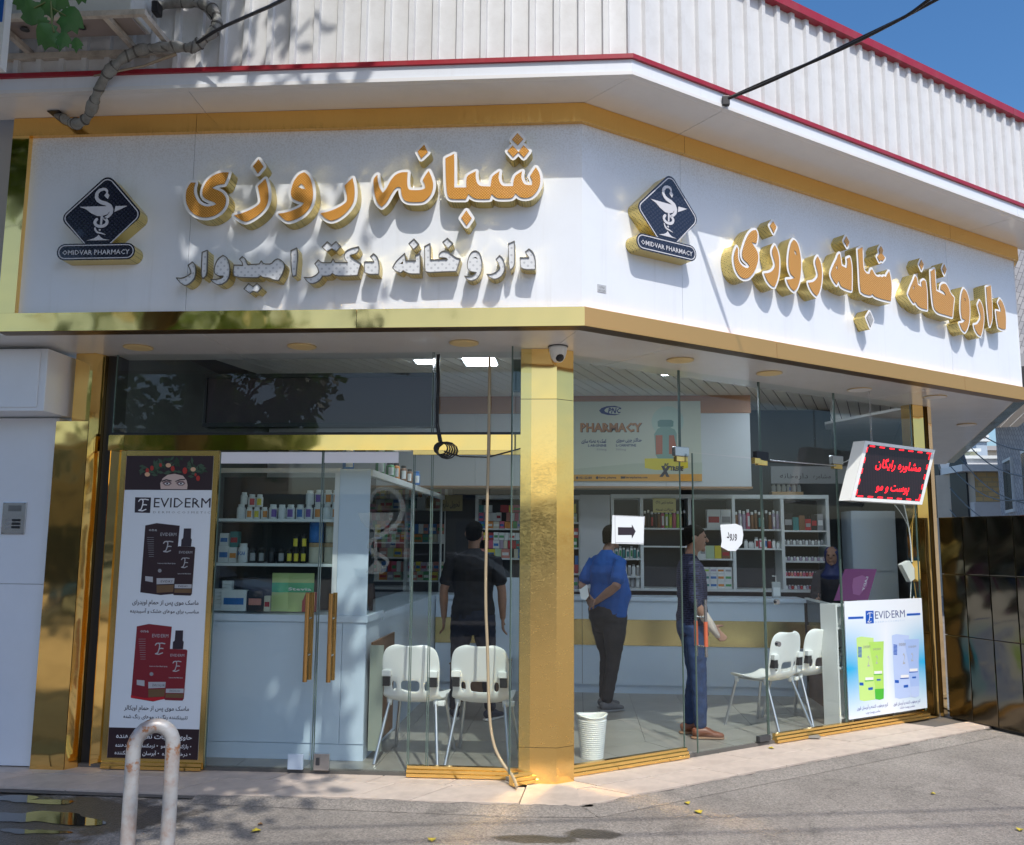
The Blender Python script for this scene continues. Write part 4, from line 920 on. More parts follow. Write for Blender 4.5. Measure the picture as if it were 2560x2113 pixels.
# ================================================================== PRINTS, POSTERS, DISPLAYS
def pm(name, c, r=.4): return mat('print_'+name, c, r)
DK = pm('dark', (.030, .012, .016)); WHT = print_white; INK = pm('ink', (.03, .02, .03)); GRY = pm('grey', (.30, .30, .31)); SIL = pm('silver', (.45, .45, .46)); WRD = pm('wine', (.22, .012, .022)); RED = pm('red', (.50, .01, .02)); BRN = pm('hair', (.16, .09, .04)); SKN = pm('skin', (.62, .46, .40)); LIPG = pm('leafgreen', (.022, .05, .022)); LG2 = pm('leafgreen2', (.05, .09, .05)); BER = pm('berry', (.42, .03, .02)); ROS = pm('rose', (.70, .42, .25)); PW_ = pm('white2', (.85, .85, .85))
def mapA(ox, oy, k, n): return lambda x, y: onA(ox+x/k, oy+y/k, n)
def shape(parent, name, f, mp, polys, m, n, th=0):
    polys = polys if isinstance(polys[0][0], (tuple, list)) else [polys]
    g = G(f); plate(g, [[mp(*q) for q in p] for p in polys], n-th, n); return obj(name, g, m, parent, flip=False)
def words(parent, f, mp, s, xa, xb, yb, hpx, n, m, bold=0, shear=0, name='lettering'):
    (s0, z0), (s1, z1), (_, zt) = mp(xa, yb), mp(xb, yb), mp(xa, yb-hpx)
    g = G(f); text(g, s, s0, s1, (z0+z1)/2, (zt-z0)/.73, n, bold=bold, shear=shear); return obj(name, g, m, parent, flip=False)
def script_E(parent, f, mp, x, y, w, h, n, m):
    q = lambda pts: [(x+a*w, y+b*h) for a, b in pts]
    S_ = [(.15, .22), (.25, .08), (.45, .05), (.52, .2), (.48, .5), (.35, .85), (.15, .93)]
    S2 = [(.45, .08), (.7, .05), (.95, .1)]; S3 = [(.46, .5), (.65, .48), (.8, .5)]; S4 = [(.15, .93), (.45, .97), (.75, .85)]
    P_ = []
    for s_ in (S_, S2, S3, S4): P_ += stroke(q(s_), w*.09, 5)
    shape(parent, 'monogram', f, mp, P_, m, n)
NP_ = -.7685
bn_ = thing('roller_banner', 'tall printed hair care poster in a gold frame left of the glass door', 'poster', fA(-3.09, -.77, .06))
bb = bn_
g = G(fA); g.box((-3.428, -.7785, .075), (-2.755, -.771, 2.275), 0); obj('poster_board', g, WHT, bb)
n0 = -.7705
mp = mapA(260, 1120, 3.947, n0)
sA_, sB_ = -3.427, -2.756
zt = onA(360, 1225, n0)[1]
g = G(fA); g.quad((sA_, n0, zt), (sB_, n0, zt), (sB_, n0, 2.275), (sA_, n0, 2.275)); obj('dark_header', g, DK, bb, flip=False)
zb = onA(380, 1821, n0)[1]
g = G(fA); g.quad((sA_, n0, .076), (sB_, n0, .076), (sB_, n0, zb), (sA_, n0, zb)); obj('dark_footer', g, DK, bb, flip=False)
# face with wreath
shape(bb, 'portrait', fA, mp, [(560,405),(555,350),(580,300),(630,265),(700,255),(780,275),(815,320),(825,370),(820,408)], SKN, n0+.0008)
for x in (625, 760):
    shape(bb, 'eye_shadow', fA, mp, [(x-50,345),(x-20,325),(x+25,328),(x+45,350),(x+20,372),(x-25,372)], pm('shadow', (.20, .12, .12)), n0+.0012)
    shape(bb, 'eye', fA, mp, [(x-28,352),(x,338),(x+28,352),(x,366)], PW_, n0+.0016); shape(bb, 'iris', fA, mp, circ((x, 351), 11, 8), INK, n0+.002)
    shape(bb, 'brow', fA, mp, [(x-60,325 if x < 700 else 330),(x-10,308),(x+45,322 if x < 700 else 305),(x+40,332 if x < 700 else 316),(x-10,320),(x-52,336)], INK, n0+.0022)
rw = random.Random(4); P1, P2 = [], []
for i in range(90):
    a = rw.uniform(math.pi, 2*math.pi); rx = rw.uniform(150, 330); ry = rw.uniform(60, 150); cx, cy = 690+math.cos(a)*rx, 245+math.sin(a)*ry*1.0
    if 560 < cx < 830 and cy > 262: continue
    t_ = rw.uniform(0, 6.28); L_ = rw.uniform(20, 42); dx, dy = math.cos(t_)*L_, math.sin(t_)*L_; 
    (P1 if i % 3 else P2).append([(cx-dx, cy-dy), (cx-dy*.35, cy+dx*.35), (cx+dx, cy+dy), (cx+dy*.35, cy-dx*.35)])
for (cx, cy) in [(400,190),(380,180),(430,250),(470,235),(500,265),(960,170),(980,195),(930,230),(860,280),(890,255),(620,250),(560,240),(640,235),(740,235),(700,230)]:
    P2.append([(cx-34, cy), (cx, cy-14), (cx+34, cy+6), (cx, cy+16)])
shape(bb, 'wreath', fA, mp, P1, LIPG, n0+.0026); shape(bb, 'wreath', fA, mp, P2, LG2, n0+.003)
for cx, cy, r in [(430,225,26),(475,200,26),(560,170,20),(680,205,28),(800,225,34),(930,300,28),(905,265,16)]: shape(bb, 'rose_hip', fA, mp, circ((cx, cy), r*.7, 8, r), BER, n0+.0034)
for cx, cy in [(637,172),(882,212),(430,262)]: shape(bb, 'flower', fA, mp, circ((cx, cy), 27, 9, 22), ROS, n0+.0036)
shape(bb, 'logo_square', fA, mp, [(308,487),(465,490),(455,642),(303,638)], INK, n0+.001); script_E(bb, fA, mp, 325, 500, 120, 125, n0+.0016, PW_)
words(bb, fA, mp, 'EVIDERM', 490, 1050, 588, 100, n0+.001, INK); words(bb, fA, mp, 'D E R M O C O S M E T I C', 485, 1050, 646, 22, n0+.001, GRY)
def product(mp, box, bot, C1, C2, tx):
    shape(bb, 'carton', fA, mp, box, C1, n0+.001)
    x0, x1 = box[0][0], box[2][0]; y0 = box[2][1]; yb = box[3][1]
    W = x1-x0; fx = x0+.36*W
    H = yb-y0
    words(bb, fA, mp, 'one', x0+.1*W, x0+.34*W, y0+.08*H, .03*H*1.6, n0+.0016, SIL, .01)
    words(bb, fA, mp, 'EVIDERM', fx+.08*W, x1-.1*W, y0+.15*H, .05*H, n0+.0016, SIL)
    script_E(bb, fA, mp, fx+.12*W, y0+.22*H, .34*W, .17*H, n0+.0016, SIL)
    words(bb, fA, mp, 'Leave-in Hair Mask Spray', fx, x1-.12*W, y0+.56*H, .018*H, n0+.0016, SIL, .02)
    shape(bb, 'badge', fA, mp, circ((fx+.06*W, y0+.66*H), .055*W, 10), GRY, n0+.0016)
    for i in range(10): shape(bb, 'bullet', fA, mp, [(x0+.05*W+i*2, y0+(.17+.031*i)*H), (x0+.25*W, y0+(.17+.031*i)*H), (x0+.25*W, y0+(.175+.031*i)*H), (x0+.05*W+i*2, y0+(.175+.031*i)*H)], GRY, n0+.0016)
    shape(bb, 'barcode', fA, mp, [(x0, y0+.74*H), (x0+.22*W, y0+.75*H), (x0+.22*W, y0+.83*H), (x0, y0+.81*H)], SIL, n0+.0016)
    shape(bb, 'silver_band', fA, mp, [(x0+.33*W, y0+.77*H), (x1-.1*W, y0+.77*H), (x1-.1*W, y0+.85*H), (x0+.33*W, y0+.86*H)], SIL, n0+.0018)
    words(bb, fA, mp, tx, x0+.45*W, x1-.2*W, y0+.833*H, .035*H, n0+.0022, INK)
    shape(bb, 'hair_swatch', fA, mp, [(x0+.33*W, y0+.875*H), (x1-.1*W, y0+.865*H), (x1-.1*W, y0+.97*H), (x0+.33*W, y0+.985*H)], BRN, n0+.0018)
m1 = mp
product(m1, [(408,765),(520,742),(748,768),(690,1440),(560,1452),(358,1425)], None, DK, DK, 'EVIDRY')
def bottle(mp, dx, dy, C1, tx):
    q = lambda pts: [(x+dx, y+dy) for x, y in pts]
    shape(bb, 'spray_bottle', fA, mp, q([(728,975),(740,970),(890,975),(902,985),(868,1440),(855,1458),(690,1452),(682,1440)]), C1, n0+.0024)
    shape(bb, 'spray_cap', fA, mp, q([(790,795),(862,795),(858,890),(868,905),(860,972),(762,970),(766,905),(782,890)]), INK, n0+.0028)
    words(bb, fA, mp, 'EVIDERM', 742+dx, 872+dx, 1042+dy, 26, n0+.003, SIL); script_E(bb, fA, mp, 752+dx, 1080+dy, 95, 105, n0+.003, SIL)
    words(bb, fA, mp, 'Leave-in Hair Mask Spray', 728+dx, 858+dx, 1246+dy, 12, n0+.003, SIL, .02)
    shape(bb, 'silver_band', fA, mp, q([(700,1345),(868,1345),(866,1386),(698,1384)]), SIL, n0+.0032); words(bb, fA, mp, tx, 735+dx, 830+dx, 1375+dy, 20, n0+.0036, INK)
    shape(bb, 'hair_swatch', fA, mp, q([(698,1392),(866,1392),(862,1432),(694,1428)]), BRN, n0+.0032)
bottle(m1, 0, 0, DK, 'EVIDRY')
mp2 = mapA(240, 1480, 3.775, n0)
for s, a_, b_2, y, h in [('ماسک موی پس از حمام اویدرای', 342, 968, 118, 42), ('مناسب برای موهای خشک و آسیب‌دیده', 322, 970, 198, 34), ('ماسک موی پس از حمام اویکالر', 265, 878, 1116, 42), ('تثبیت‌کننده رنگ در موهای رنگ شده', 258, 865, 1196, 34)]:
    words(bb, fA, mp2, s.replace('\u200c', ''), a_, b_2, y, h, n0+.001, INK, .012)
product(mp2, [(386,325),(500,302),(716,328),(660,1005),(540,1035),(330,1000)], None, WRD, RED, 'EVICOLOR')
shape(bb, 'red_base', fA, mp2, [(330,975),(455,1000),(655,990),(655,1010),(540,1030),(330,1000)], RED, n0+.002)
m3 = lambda x, y: mp2(x, y)
bottle(m3, -38, -432, WRD, 'EVICOLOR')
for s, a_, b_2, y, h in [('حاوی ترکیبات تقویت دهنده', 190, 905, 1385, 44), ('• بازکننده گره مو  • نرم‌کننده و حالت‌دهنده', 183, 900, 1468, 36), ('• درخشان‌کننده  • آبرسان و مرطوب‌کننده', 175, 893, 1540, 36)]:
    words(bb, fA, mp2, s.replace('\u200c', ''), a_, b_2, y, h, n0+.001, PW_, .012)
# right facade poster
cyan = mat('poster_gradient', (.5, .7, .85), .35); nt, b_, L_ = nodes(cyan)
tc = nt.nodes.new('ShaderNodeTexCoord'); sp = nt.nodes.new('ShaderNodeSeparateXYZ'); L_(tc.outputs['Generated'], sp.inputs[0])
def mth(op, a, b=None, c=None):
    x = nt.nodes.new('ShaderNodeMath'); x.operation = op
    for i, q in enumerate((a, b, c)):
        if q is None: continue
        if isinstance(q, (int, float)): x.inputs[i].default_value = q
        else: L_(q, x.inputs[i])
    return x.outputs[0]
gx = mth('ABSOLUTE', mth('SUBTRACT', sp.outputs[0], .5)); gz = mth('ABSOLUTE', mth('SUBTRACT', sp.outputs[2], .42))
fac = mth('MULTIPLY', mth('SMOOTH_MIN', mth('MULTIPLY', gx, 2.4), 1, .3), mth('SUBTRACT', 1, mth('MULTIPLY', mth('MINIMUM', mth('MULTIPLY', gz, 2.2), 1), 1)))
mx = nt.nodes.new('ShaderNodeMix'); mx.data_type = 'RGBA'; mx.inputs[6].default_value = (.80, .86, .92, 1); mx.inputs[7].default_value = (.02, .42, .75, 1); L_(fac, mx.inputs[0]); L_(mx.outputs[2], b_.inputs['Base Color'])
ps = thing('window_poster', 'pale blue skin cream poster standing at the right end of the glass front', 'poster', fB(4.05, -.76, .13))
nB_ = -.757
pB = lambda u, v: onB(u, v, nB_)
c4 = [pB(2111, 1503), pB(2304, 1496), pB(2324, 1768), pB(2131, 1800)]
s0, s1 = c4[0][0], c4[1][0]; z1 = (c4[0][1]+c4[1][1])/2; z0 = .125
obj('poster_board', G(fB).box((s0, nB_-.008, z0), (s1, nB_, z1)), cyan, ps)
mq = lambda x, y: onB(2080+x/3.617, 1380+y/3.617, nB_)
BL = pm('blue', (.01, .10, .50)); LGN = pm('lime', (.45, .75, .15)); LGN2 = pm('lime2', (.55, .80, .25)); GRN = pm('green', (.08, .50, .05)); LBL = pm('lightblue', (.38, .52, .85)); LBL2 = pm('lightblue2', (.48, .60, .88))
shape(ps, 'stripe', fB, mq, [(146,588),(284,583),(284,603),(146,609)], BL, nB_+.0008); shape(ps, 'stripe', fB, mq, [(676,558),(797,551),(797,571),(676,578)], BL, nB_+.0008)
shape(ps, 'logo_square', fB, mq, [(303,533),(375,531),(378,645),(306,648)], BL, nB_+.0008); script_E(ps, fB, mq, 312, 545, 58, 95, nB_+.0014, PW_)
words(ps, fB, mq, 'EVIDERM', 390, 660, 597, 72, nB_+.0008, pm('navy', (.06, .09, .25))); words(ps, fB, mq, 'D E R M O C O S M E T I C', 392, 658, 634, 15, nB_+.0008, pm('paleblue', (.4, .55, .75)))
def cream_box(dx, dy, C1, C2, cap):
    q = lambda pts: [(x+dx, y+dy) for x, y in pts]
    shape(ps, 'carton', fB, mq, q([(220,778),(262,765),(375,778),(388,1335),(290,1350),(250,1340)]), C1, nB_+.0008)
    for i in range(8): shape(ps, 'stripe_mark', fB, mq, q([(235,858+i*12),(268,862+i*12),(268,870+i*12),(235,866+i*12)]), BL, nB_+.0014)
    shape(ps, 'tube', fB, mq, q([(330,815),(467,808),(462,1000),(468,1235),(388,1240),(372,1040)]), C2, nB_+.0014)
    shape(ps, 'tube_cap', fB, mq, q([(386,1240),(468,1235),(466,1325),(430,1338),(390,1330)]), cap, nB_+.0018)
    words(ps, fB, mq, 'EVIDERM', 285+dx, 345+dx, 870+dy, 26, nB_+.002, GRY); words(ps, fB, mq, 'EVIDERM', 372+dx, 440+dx, 888+dy, 20, nB_+.002, GRY)
    words(ps, fB, mq, '2', 318+dx, 342+dx, 1035+dy, 105, nB_+.002, SIL, 0, .2); words(ps, fB, mq, '2', 392+dx, 415+dx, 1010+dy, 80, nB_+.002, SIL, 0, .2)
    for a_, b_2, c_ in [(300, 1135, 72), (380, 1078, 72)]:
        shape(ps, 'label_strip', fB, mq, q([(a_,b_2),(a_+c_,b_2-3),(a_+c_,b_2+22),(a_,b_2+26)]), PW_, nB_+.002); shape(ps, 'label_line', fB, mq, q([(a_-5,b_2+28),(a_+c_+2,b_2+24),(a_+c_+2,b_2+31),(a_-5,b_2+36)]), GRN if cap == GRN else BL, nB_+.0022)
    shape(ps, 'tag', fB, mq, q([(403,1150),(438,1148),(438,1163),(403,1165)]), BL, nB_+.002); shape(ps, 'tag', fB, mq, q([(326,1228),(368,1222),(368,1246),(328,1250)]), BL, nB_+.0014); shape(ps, 'tag', fB, mq, q([(247,1180),(283,1182),(284,1208),(248,1206)]), BL, nB_+.0014)
cream_box(0, 0, LGN2, LGN, GRN); cream_box(320, -22, LBL2, LBL, LBL2)
words(ps, fB, mq, 'کرم مرطوب کننده و آبرسان قوی', 225, 508, 1410, 30, nB_+.0008, pm('text_navy', (.05, .06, .3)), .01); words(ps, fB, mq, 'مناسب پوست چرب', 305, 437, 1455, 24, nB_+.0008, MC['print_text_navy'], .01)
words(ps, fB, mq, 'کرم مرطوب کننده و آبرسان قوی', 555, 800, 1372, 28, nB_+.0008, MC['print_text_navy'], .01); words(ps, fB, mq, 'مناسب پوست خشک', 615, 748, 1408, 22, nB_+.0008, MC['print_text_navy'], .01)
# paper notices on the glass
def paper(lab, f, n, pts, txt=None):
    t = thing('paper_notice', lab, 'paper sign', f(sum(p[0] for p in pts)/len(pts), n, min(p[1] for p in pts)))
    g = G(f); plate(g, [pts], n-.001, n); obj('sheet', g, mat('paper', (.80, .84, .86), .5), t); return t
q4 = [onB(*p, -.772) for p in [(1531, 1288), (1612, 1291), (1609, 1361), (1529, 1359)]]
pn = paper('white paper notice with a black arrow taped to the right glass', fB, -.772, q4)
mz = lambda x, y: onB(1440+x/3.338, 1280+y/3.338, -.771)
shape(pn, 'arrow', fB, mz, [(350,127),(466,129),(466,104),(498,163),(467,222),(464,193),(350,193)], INK, -.771)
for a_, b_2 in [((325,28),(328,268)), ((328,255),(570,262)), ((570,38),(566,262)), ((325,32),(570,38))]:
    shape(pn, 'border_line', fB, mz, stroke([a_, b_2], 2, 4), INK, -.771)
q5 = [onB(1500+x/2.48, 1200+y/2.48, -.765) for x, y in [(725,278),(830,272),(872,288),(880,340),(872,395),(830,440),(780,440),(728,415),(735,380)]]
pn = paper('curled white paper notice with a handwritten word on the glass door', fD, .008, [( (Vector(fB(s, -.765, 0))-fB(2.47, -GY, 0)).dot(dirD), z) for s, z in q5])
def onDoor(u, v):
    nrm = Vector((dirD.y, -dirD.x, 0)); p = hit(u, v, nrm, nrm.dot(fB(2.47, -GY, 0))); return ((p-fB(2.47, -GY, 0)).dot(dirD), p.z)
me_ = onDoor(1839, 1338); 
(sl, zl), (sr, zr) = onDoor(1815, 1345), onDoor(1840, 1341)
g = G(fD); text(g, 'ورود', sl, sr, zl, .10, .0095 if True else 0, bold=.01)
o_ = obj('lettering', g, INK, pn, flip=False)
# LED message box hanging inside the right facade
led = thing('led_sign', 'tilted white LED message box with red dot letters hanging by a chain', 'led sign', fB(3.9, -.45, 2.3))
cs = [onB(2163, 1102, -.42), onB(2338, 1125, -.42), onB(2305, 1262, -.42), onB(2127, 1251, -.42)]
ex = Vector((cs[1][0]-cs[0][0], cs[1][1]-cs[0][1])); ey = Vector((cs[3][0]-cs[0][0], cs[3][1]-cs[0][1]))
ex2 = Vector((cs[2][0]-cs[3][0], cs[2][1]-cs[3][1])); ey2 = Vector((cs[2][0]-cs[1][0], cs[2][1]-cs[1][1]))
def LB(u, v, d=0):     # u,v in 0..1 on the face, d = depth behind (parallel offset along -n)
    a = Vector(cs[0])*(1-u)*(1-v)+Vector(cs[1])*u*(1-v)+Vector(cs[2])*u*v+Vector(cs[3])*(1-u)*v
    return (a.x-d*.15, -.42-d, a.y)
g = G(fB)
vs = [LB(0, 0), LB(1, 0), LB(1, 1), LB(0, 1), LB(0, 0, .11), LB(1, 0, .11), LB(1, 1, .11), LB(0, 1, .11)]
g.add(vs, [(4, 5, 6, 7), (0, 1, 5, 4), (1, 2, 6, 5), (2, 3, 7, 6), (3, 0, 4, 7)]); obj('housing', g, white_plastic, led)
g = G(fB); w_ = .045; 
ring = [LB(0, 0, -.001), LB(1, 0, -.001), LB(1, 1, -.001), LB(0, 1, -.001), LB(w_, w_*1.2, -.001), LB(1-w_, w_*1.2, -.001), LB(1-w_, 1-w_*1.2, -.001), LB(w_, 1-w_*1.2, -.001)]
g.add(ring, [(0, 1, 5, 4), (1, 2, 6, 5), (2, 3, 7, 6), (3, 0, 4, 7)]); obj('bezel', g, white_plastic, led, flip=False)
g = G(fB); g.add([LB(w_, w_*1.2, .004), LB(1-w_, w_*1.2, .004), LB(1-w_, 1-w_*1.2, .004), LB(w_, 1-w_*1.2, .004)], [(0, 1, 2, 3)])
scr = mat('led_matrix', (.018, .010, .016), .45); nt, b_, L_ = nodes(scr); tc = nt.nodes.new('ShaderNodeTexCoord'); wv = nt.nodes.new('ShaderNodeTexVoronoi'); wv.inputs['Randomness'].default_value = 0; wv.inputs['Scale'].default_value = 130; L_(tc.outputs['Object'], wv.inputs['Vector'])
rp = nt.nodes.new('ShaderNodeValToRGB'); rp.color_ramp.elements[0].position = .25; rp.color_ramp.elements[0].color = (.075, .035, .045, 1); rp.color_ramp.elements[1].position = .4; rp.color_ramp.elements[1].color = (.008, .005, .008, 1); L_(wv.outputs['Distance'], rp.inputs[0]); L_(rp.outputs[0], b_.inputs['Base Color'])
obj('screen', g, scr, led, flip=False)
ledr = mat('led_red', (1, .01, .02), .5, emit=2.2); g = G(fB)
def lw(s, u0, u1, v, h, bold=.02):
    q = G(lambda a, b, c: Vector((a, b, c))); text(q, s, 0, 1, 0, 1, 0, bold=bold)
    zs = max(abs(p.z) for p in q.v)
    vs = [LB(u0+(u1-u0)*p.x, v-p.z*h, -.002+.004) for p in q.v]; g.add(vs, [tuple(f) for f in q.f])
lw('مشاوره رایگان', .22, .86, .42, .20, .008); lw('پوست و مو', .30, .76, .80, .20, .008)
for k in range(7):
    for v in (w_*1.2+.012, 1-w_*1.2-.035):
        u = .08+k*.135; g.add([LB(u, v, .002), LB(u+.07, v, .002), LB(u+.07, v+.022, .002), LB(u, v+.022, .002)], [(0, 1, 2, 3)])
for k in range(5):
    for u in (w_+.005, 1-w_-.02):
        v = .1+k*.18; g.add([LB(u, v, .002), LB(u+.013, v, .002), LB(u+.013, v+.09, .002), LB(u, v+.09, .002)], [(0, 1, 2, 3)])
obj('led_text', g, ledr, led, flip=False)['kind'] = 'stuff'
tp = LB(.16, 0, .05); tp = (tp[0], tp[1], tp[2])
ch = G(fB); z = tp[2]; i = 0
while z < ZC: 
    a_ = (i % 2)*math.pi/2; ch.tube([(tp[0]+math.cos(a_)*.008*q, tp[1]+math.sin(a_)*.008*q, z+dz) for q, dz in [(0, 0), (1, .006), (1, .018), (0, .024), (-1, .018), (-1, .006), (0, 0)]], .0022, 4, cap=False); z += .020; i += 1
obj('chain', ch, steel, led)
# dark matrix display behind the transom glass, with its cables
mdp = thing('matrix_display', 'long dark dot matrix display behind the glass above the doors', 'display', fA(-2.0, -.9, 2.5))
obj('housing', G(fA).box((-2.905, -1.0, 2.51), (-1.112, -.90, 2.92)), black, mdp)
obj('screen', G(fA).box((-2.88, -.8995, 2.545), (-1.135, -.897, 2.885)), scr, mdp)
for a, b in [((-2.905, -.899, 2.51), (-1.112, -.885, 2.54)), ((-2.905, -.899, 2.89), (-1.112, -.885, 2.92)), ((-2.905, -.899, 2.541), (-2.885, -.885, 2.889)), ((-1.13, -.899, 2.541), (-1.112, -.885, 2.889))]: obj('bezel', G(fA).box(a, b), black, mdp)
gbx = thing('green_box', 'dark green box hanging inside the transom glass beside the golden pillar', 'box', fA(-.52, -.9, 2.8))
(sg0, zg0), (sg1, zg1) = onA(1283, 978, -.9), onA(1306, 900, -.9); obj('box_body', G(fA).box((sg0, -.96, zg0), (sg0+.14, -.88, zg1)), mat('box_green', (.012, .06, .05), .3), gbx)
# bundle of cables
cb = thing('cable_bundle', 'coiled black cable hanging down the glass right of the matrix display', 'cable', fA(-1.09, -.77, 2.3))
g = G(fA)
for k in range(3): g.tube([(-1.085+.008*k+random.uniform(-.004, .004), -.765+.004*k, zB-.02-i*.075+0) if i < 8 else (-1.06+.01*k, -.75, 2.38) for i in range(9)], .0055, 6)
for k in range(5): 
    c_ = (-1.045+.012*k, 2.33-.004*k); g.tube([(c_[0]+math.cos(q/12*6.283)*(.05+.006*k), -.748+.003*k, c_[1]+math.sin(q/12*6.283)*(.045+.004*k)) for q in range(13)], .005, 6, cap=False)
g.tube([(-1.02, -.745, 2.31), (-.9, -.745, 2.27), (-.7, -.75, 2.265), (-.46, -.75, 2.33)], .005, 6)
obj('cable', g, black, cb)
# beige hose outside from the canopy to the ground at the pillar
hz = thing('hose', 'beige hose hanging down in front of the glass and curling to the pillar foot', 'hose', fA(-.75, -.70, 0))
pts = [(1224, 893), (1222, 1100), (1217, 1300), (1213, 1500), (1219, 1620), (1222, 1780), (1232, 1860), (1256, 1910), (1283, 1940), (1292, 1975)]
nn = [-.742, -.742, -.74, -.735, -.73, -.72, -.70, -.66, -.60, -.5]
hp = []
for (u, v), n_ in zip(pts, nn):
    s, z = onA(u, v, n_); hp.append((s, n_, max(z, .045)))
def smooth(p, it=2):
    p = [Vector(q) for q in p]
    for _ in range(it):
        q = [p[0]]
        for i in range(len(p)-1): q += [p[i]*.75+p[i+1]*.25, p[i]*.25+p[i+1]*.75]
        q.append(p[-1]); p = q
    return [tuple(x) for x in p]
o = obj('hose_tube', G(fA).tube(smooth(hp), .011, 8), mat('hose_beige', (.42, .34, .22), .5), hz)
# dome camera
dc = thing('security_camera', 'white dome security camera under the canopy corner', 'camera', (-.14, .62, zB-.1))
p = onZ(1395, 868, zB-.003)
obj('housing', G().lathe((p.x, p.y, zB-.115), [(.001, 0), (.03, .004), (.05, .03), (.062, .07), (.066, .1), (.068, .112)], 20), white_plastic, dc)
obj('lens_dome', G().ell((p.x+.012, p.y-.03, zB-.085), (.032, .03, .032)), mat('camera_lens', (.03, .03, .035), .08), dc)
obj('mount_ring', G().lathe((p.x, p.y, zB-.004), [(.074, 0), (.074, .005)], 24, 0, False), dark_grey, dc)
# ================================================================== SHOP FITTINGS
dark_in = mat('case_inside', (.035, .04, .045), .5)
gb = gold_mat('gold_band', (.75, .60, .28), .2, .01)
# ---- left display case
dcx = thing('display_case', 'white laminate display case with glazed upper part behind the left glass door', 'display case', (-2.3, 1.05, ZF))
X0, X1, YF = -3.0, -1.63, 1.05
obj('cabinet_body', G().box((X0, YF+.012, ZF), (X1, YF+.55, 1.075)), white_lam, dcx)
for a, b in [(X0, -2.004), (-1.999, -1.812), (-1.807, X1-.001)]:
    obj('door_panel', G().bev((a, YF, .17), (b, YF+.011, 1.045), .002), white_lam, dcx)
obj('kick_board', G().box((X0, YF+.006, ZF+.001), (X1-.002, YF+.0115, .165)), white_lam, dcx)
obj('counter_top', G().bev((X0, YF-.012, 1.048), (X1+.012, YF+.55, 1.10), .003), white_lam, dcx)
zs1, zs2, ztp, zbt = onY(700, 1297, YF)[2], onY(700, 1409, YF)[2], onY(700, 1182, YF)[2], 1.101
obj('frame_post', G().box((-1.905, YF, zbt), (-1.868, YF+.04, ztp)), white_alu, dcx)
obj('frame_post', G().box((-2.98, YF, zbt), (-2.945, YF+.04, ztp)), white_alu, dcx)
obj('frame_rail', G().box((-2.98, YF-.002, ztp+.001), (-1.868, YF+.04, ztp+.035)), white_alu, dcx)
obj('corner_panel', G().box((-1.866, YF, zbt), (X1, YF+.012, ztp+.03)), white_lam, dcx)
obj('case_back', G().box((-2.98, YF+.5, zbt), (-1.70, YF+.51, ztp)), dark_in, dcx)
for z in (zs1, zs2): obj('shelf', G().box((-2.944, YF+.02, z-.022), (-1.906, YF+.49, z)), white_alu, dcx)
obj('case_glass', G().quad((-2.944, YF+.016, zbt), (-1.906, YF+.016, zbt), (-1.906, YF+.016, ztp), (-2.944, YF+.016, ztp)), GL, dcx, flip=False)
# side run of the case going back into the shop
def slp(y): return -1.63-.012*(y-1.05)
obj('side_panel', G().box((-1.66, YF+.56, ZF), (-1.632, 3.0, 1.02)), white_lam, dcx); obj('side_panel', G().box((-1.66, 3.003, ZF), (-1.632, 4.8, 1.02)), white_lam, dcx)
obj('side_top', G().box((-2.1, YF+.56, 1.022), (-1.622, 4.8, 1.078)), white_lam, dcx)
obj('side_glass', G().quad((-1.64, YF+.02, 1.08), (-1.64, 4.75, 1.08), (-1.64, 4.75, 2.15), (-1.64, YF+.02, 2.15)), GL, dcx, flip=False)
obj('side_rail', G().box((-1.665, YF+.02, 2.151), (-1.615, 4.8, 2.20)), white_alu, dcx)
for y in (2.9, 4.72): obj('side_post', G().box((-1.66, y, 1.08), (-1.635, y+.04, 2.15)), white_alu, dcx)
# frosted snake-and-cup film on the side glass / corner panel, printed on the door glass
vin = thing('window_sticker', 'frosted snake and cup sticker on the left door glass', 'sticker', fA(-1.5, -.77, 1.3))
frost = glass_mat('frosted_film', (.9, .93, .93), 1, frost=.17)
ms = lambda x, y: onA(860+x/4.569, 1180+y/4.569, -.764)
g = G(fA)
def SK(pts, w): return [[ms(*q) for q in s] for s in stroke(pts, w, 8)]
pl_ = SK([(310,330),(320,270),(370,210),(450,190),(540,200),(620,260),(665,350),(670,450),(630,560),(560,640),(450,700),(380,745),(300,790),(285,860),(330,920),(420,950),(490,1000),(500,1050),(470,1085)], [30,38,42,46,50,54,58,58,56,54,50,46,44,42,42,44,40,34,20])
pl_ += [[ms(*q) for q in [(160,468),(565,468),(550,540),(500,610),(430,655),(380,670),(380,1010),(430,1060),(485,1120),(440,1165),(300,1165),(250,1150),(290,1090),(345,1030),(345,670),(250,630),(190,560)]]]
plate(g, pl_, -.764, -.764); obj('film', g, frost, vin, flip=False)
# ---- back wall furniture
def unit(name, lab, cat, x0, x1, y, z0, z1, xs_, shelves, depth=.4, back=None, group=None):
    t = thing(name, lab, cat, ((x0+x1)/2, y, z0), 0, group)
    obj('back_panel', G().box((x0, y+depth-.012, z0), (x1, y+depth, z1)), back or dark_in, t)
    for x in [x0]+list(xs_)+[x1]: obj('upright', G().box((x-.018, y, z0), (x+.018, y+depth-.013, z1)), white_alu, t)
    for a, b in ((z0-.03, z0), (z1, z1+.045)): obj('frame_rail', G().box((x0-.018, y-.004, a), (x1+.018, y+depth, b)), white_alu, t)
    E_ = [x0]+list(xs_)+[x1]
    for i, zz in enumerate(shelves):
        for z in zz: obj('shelf', G().box((E_[i]+.019, y+.01, z-.018), (E_[i+1]-.019, y+depth-.014, z)), white_alu, t)
    return t
YS = 4.95
def zy(v, u=1700): return onY(u, v, YS)[2]
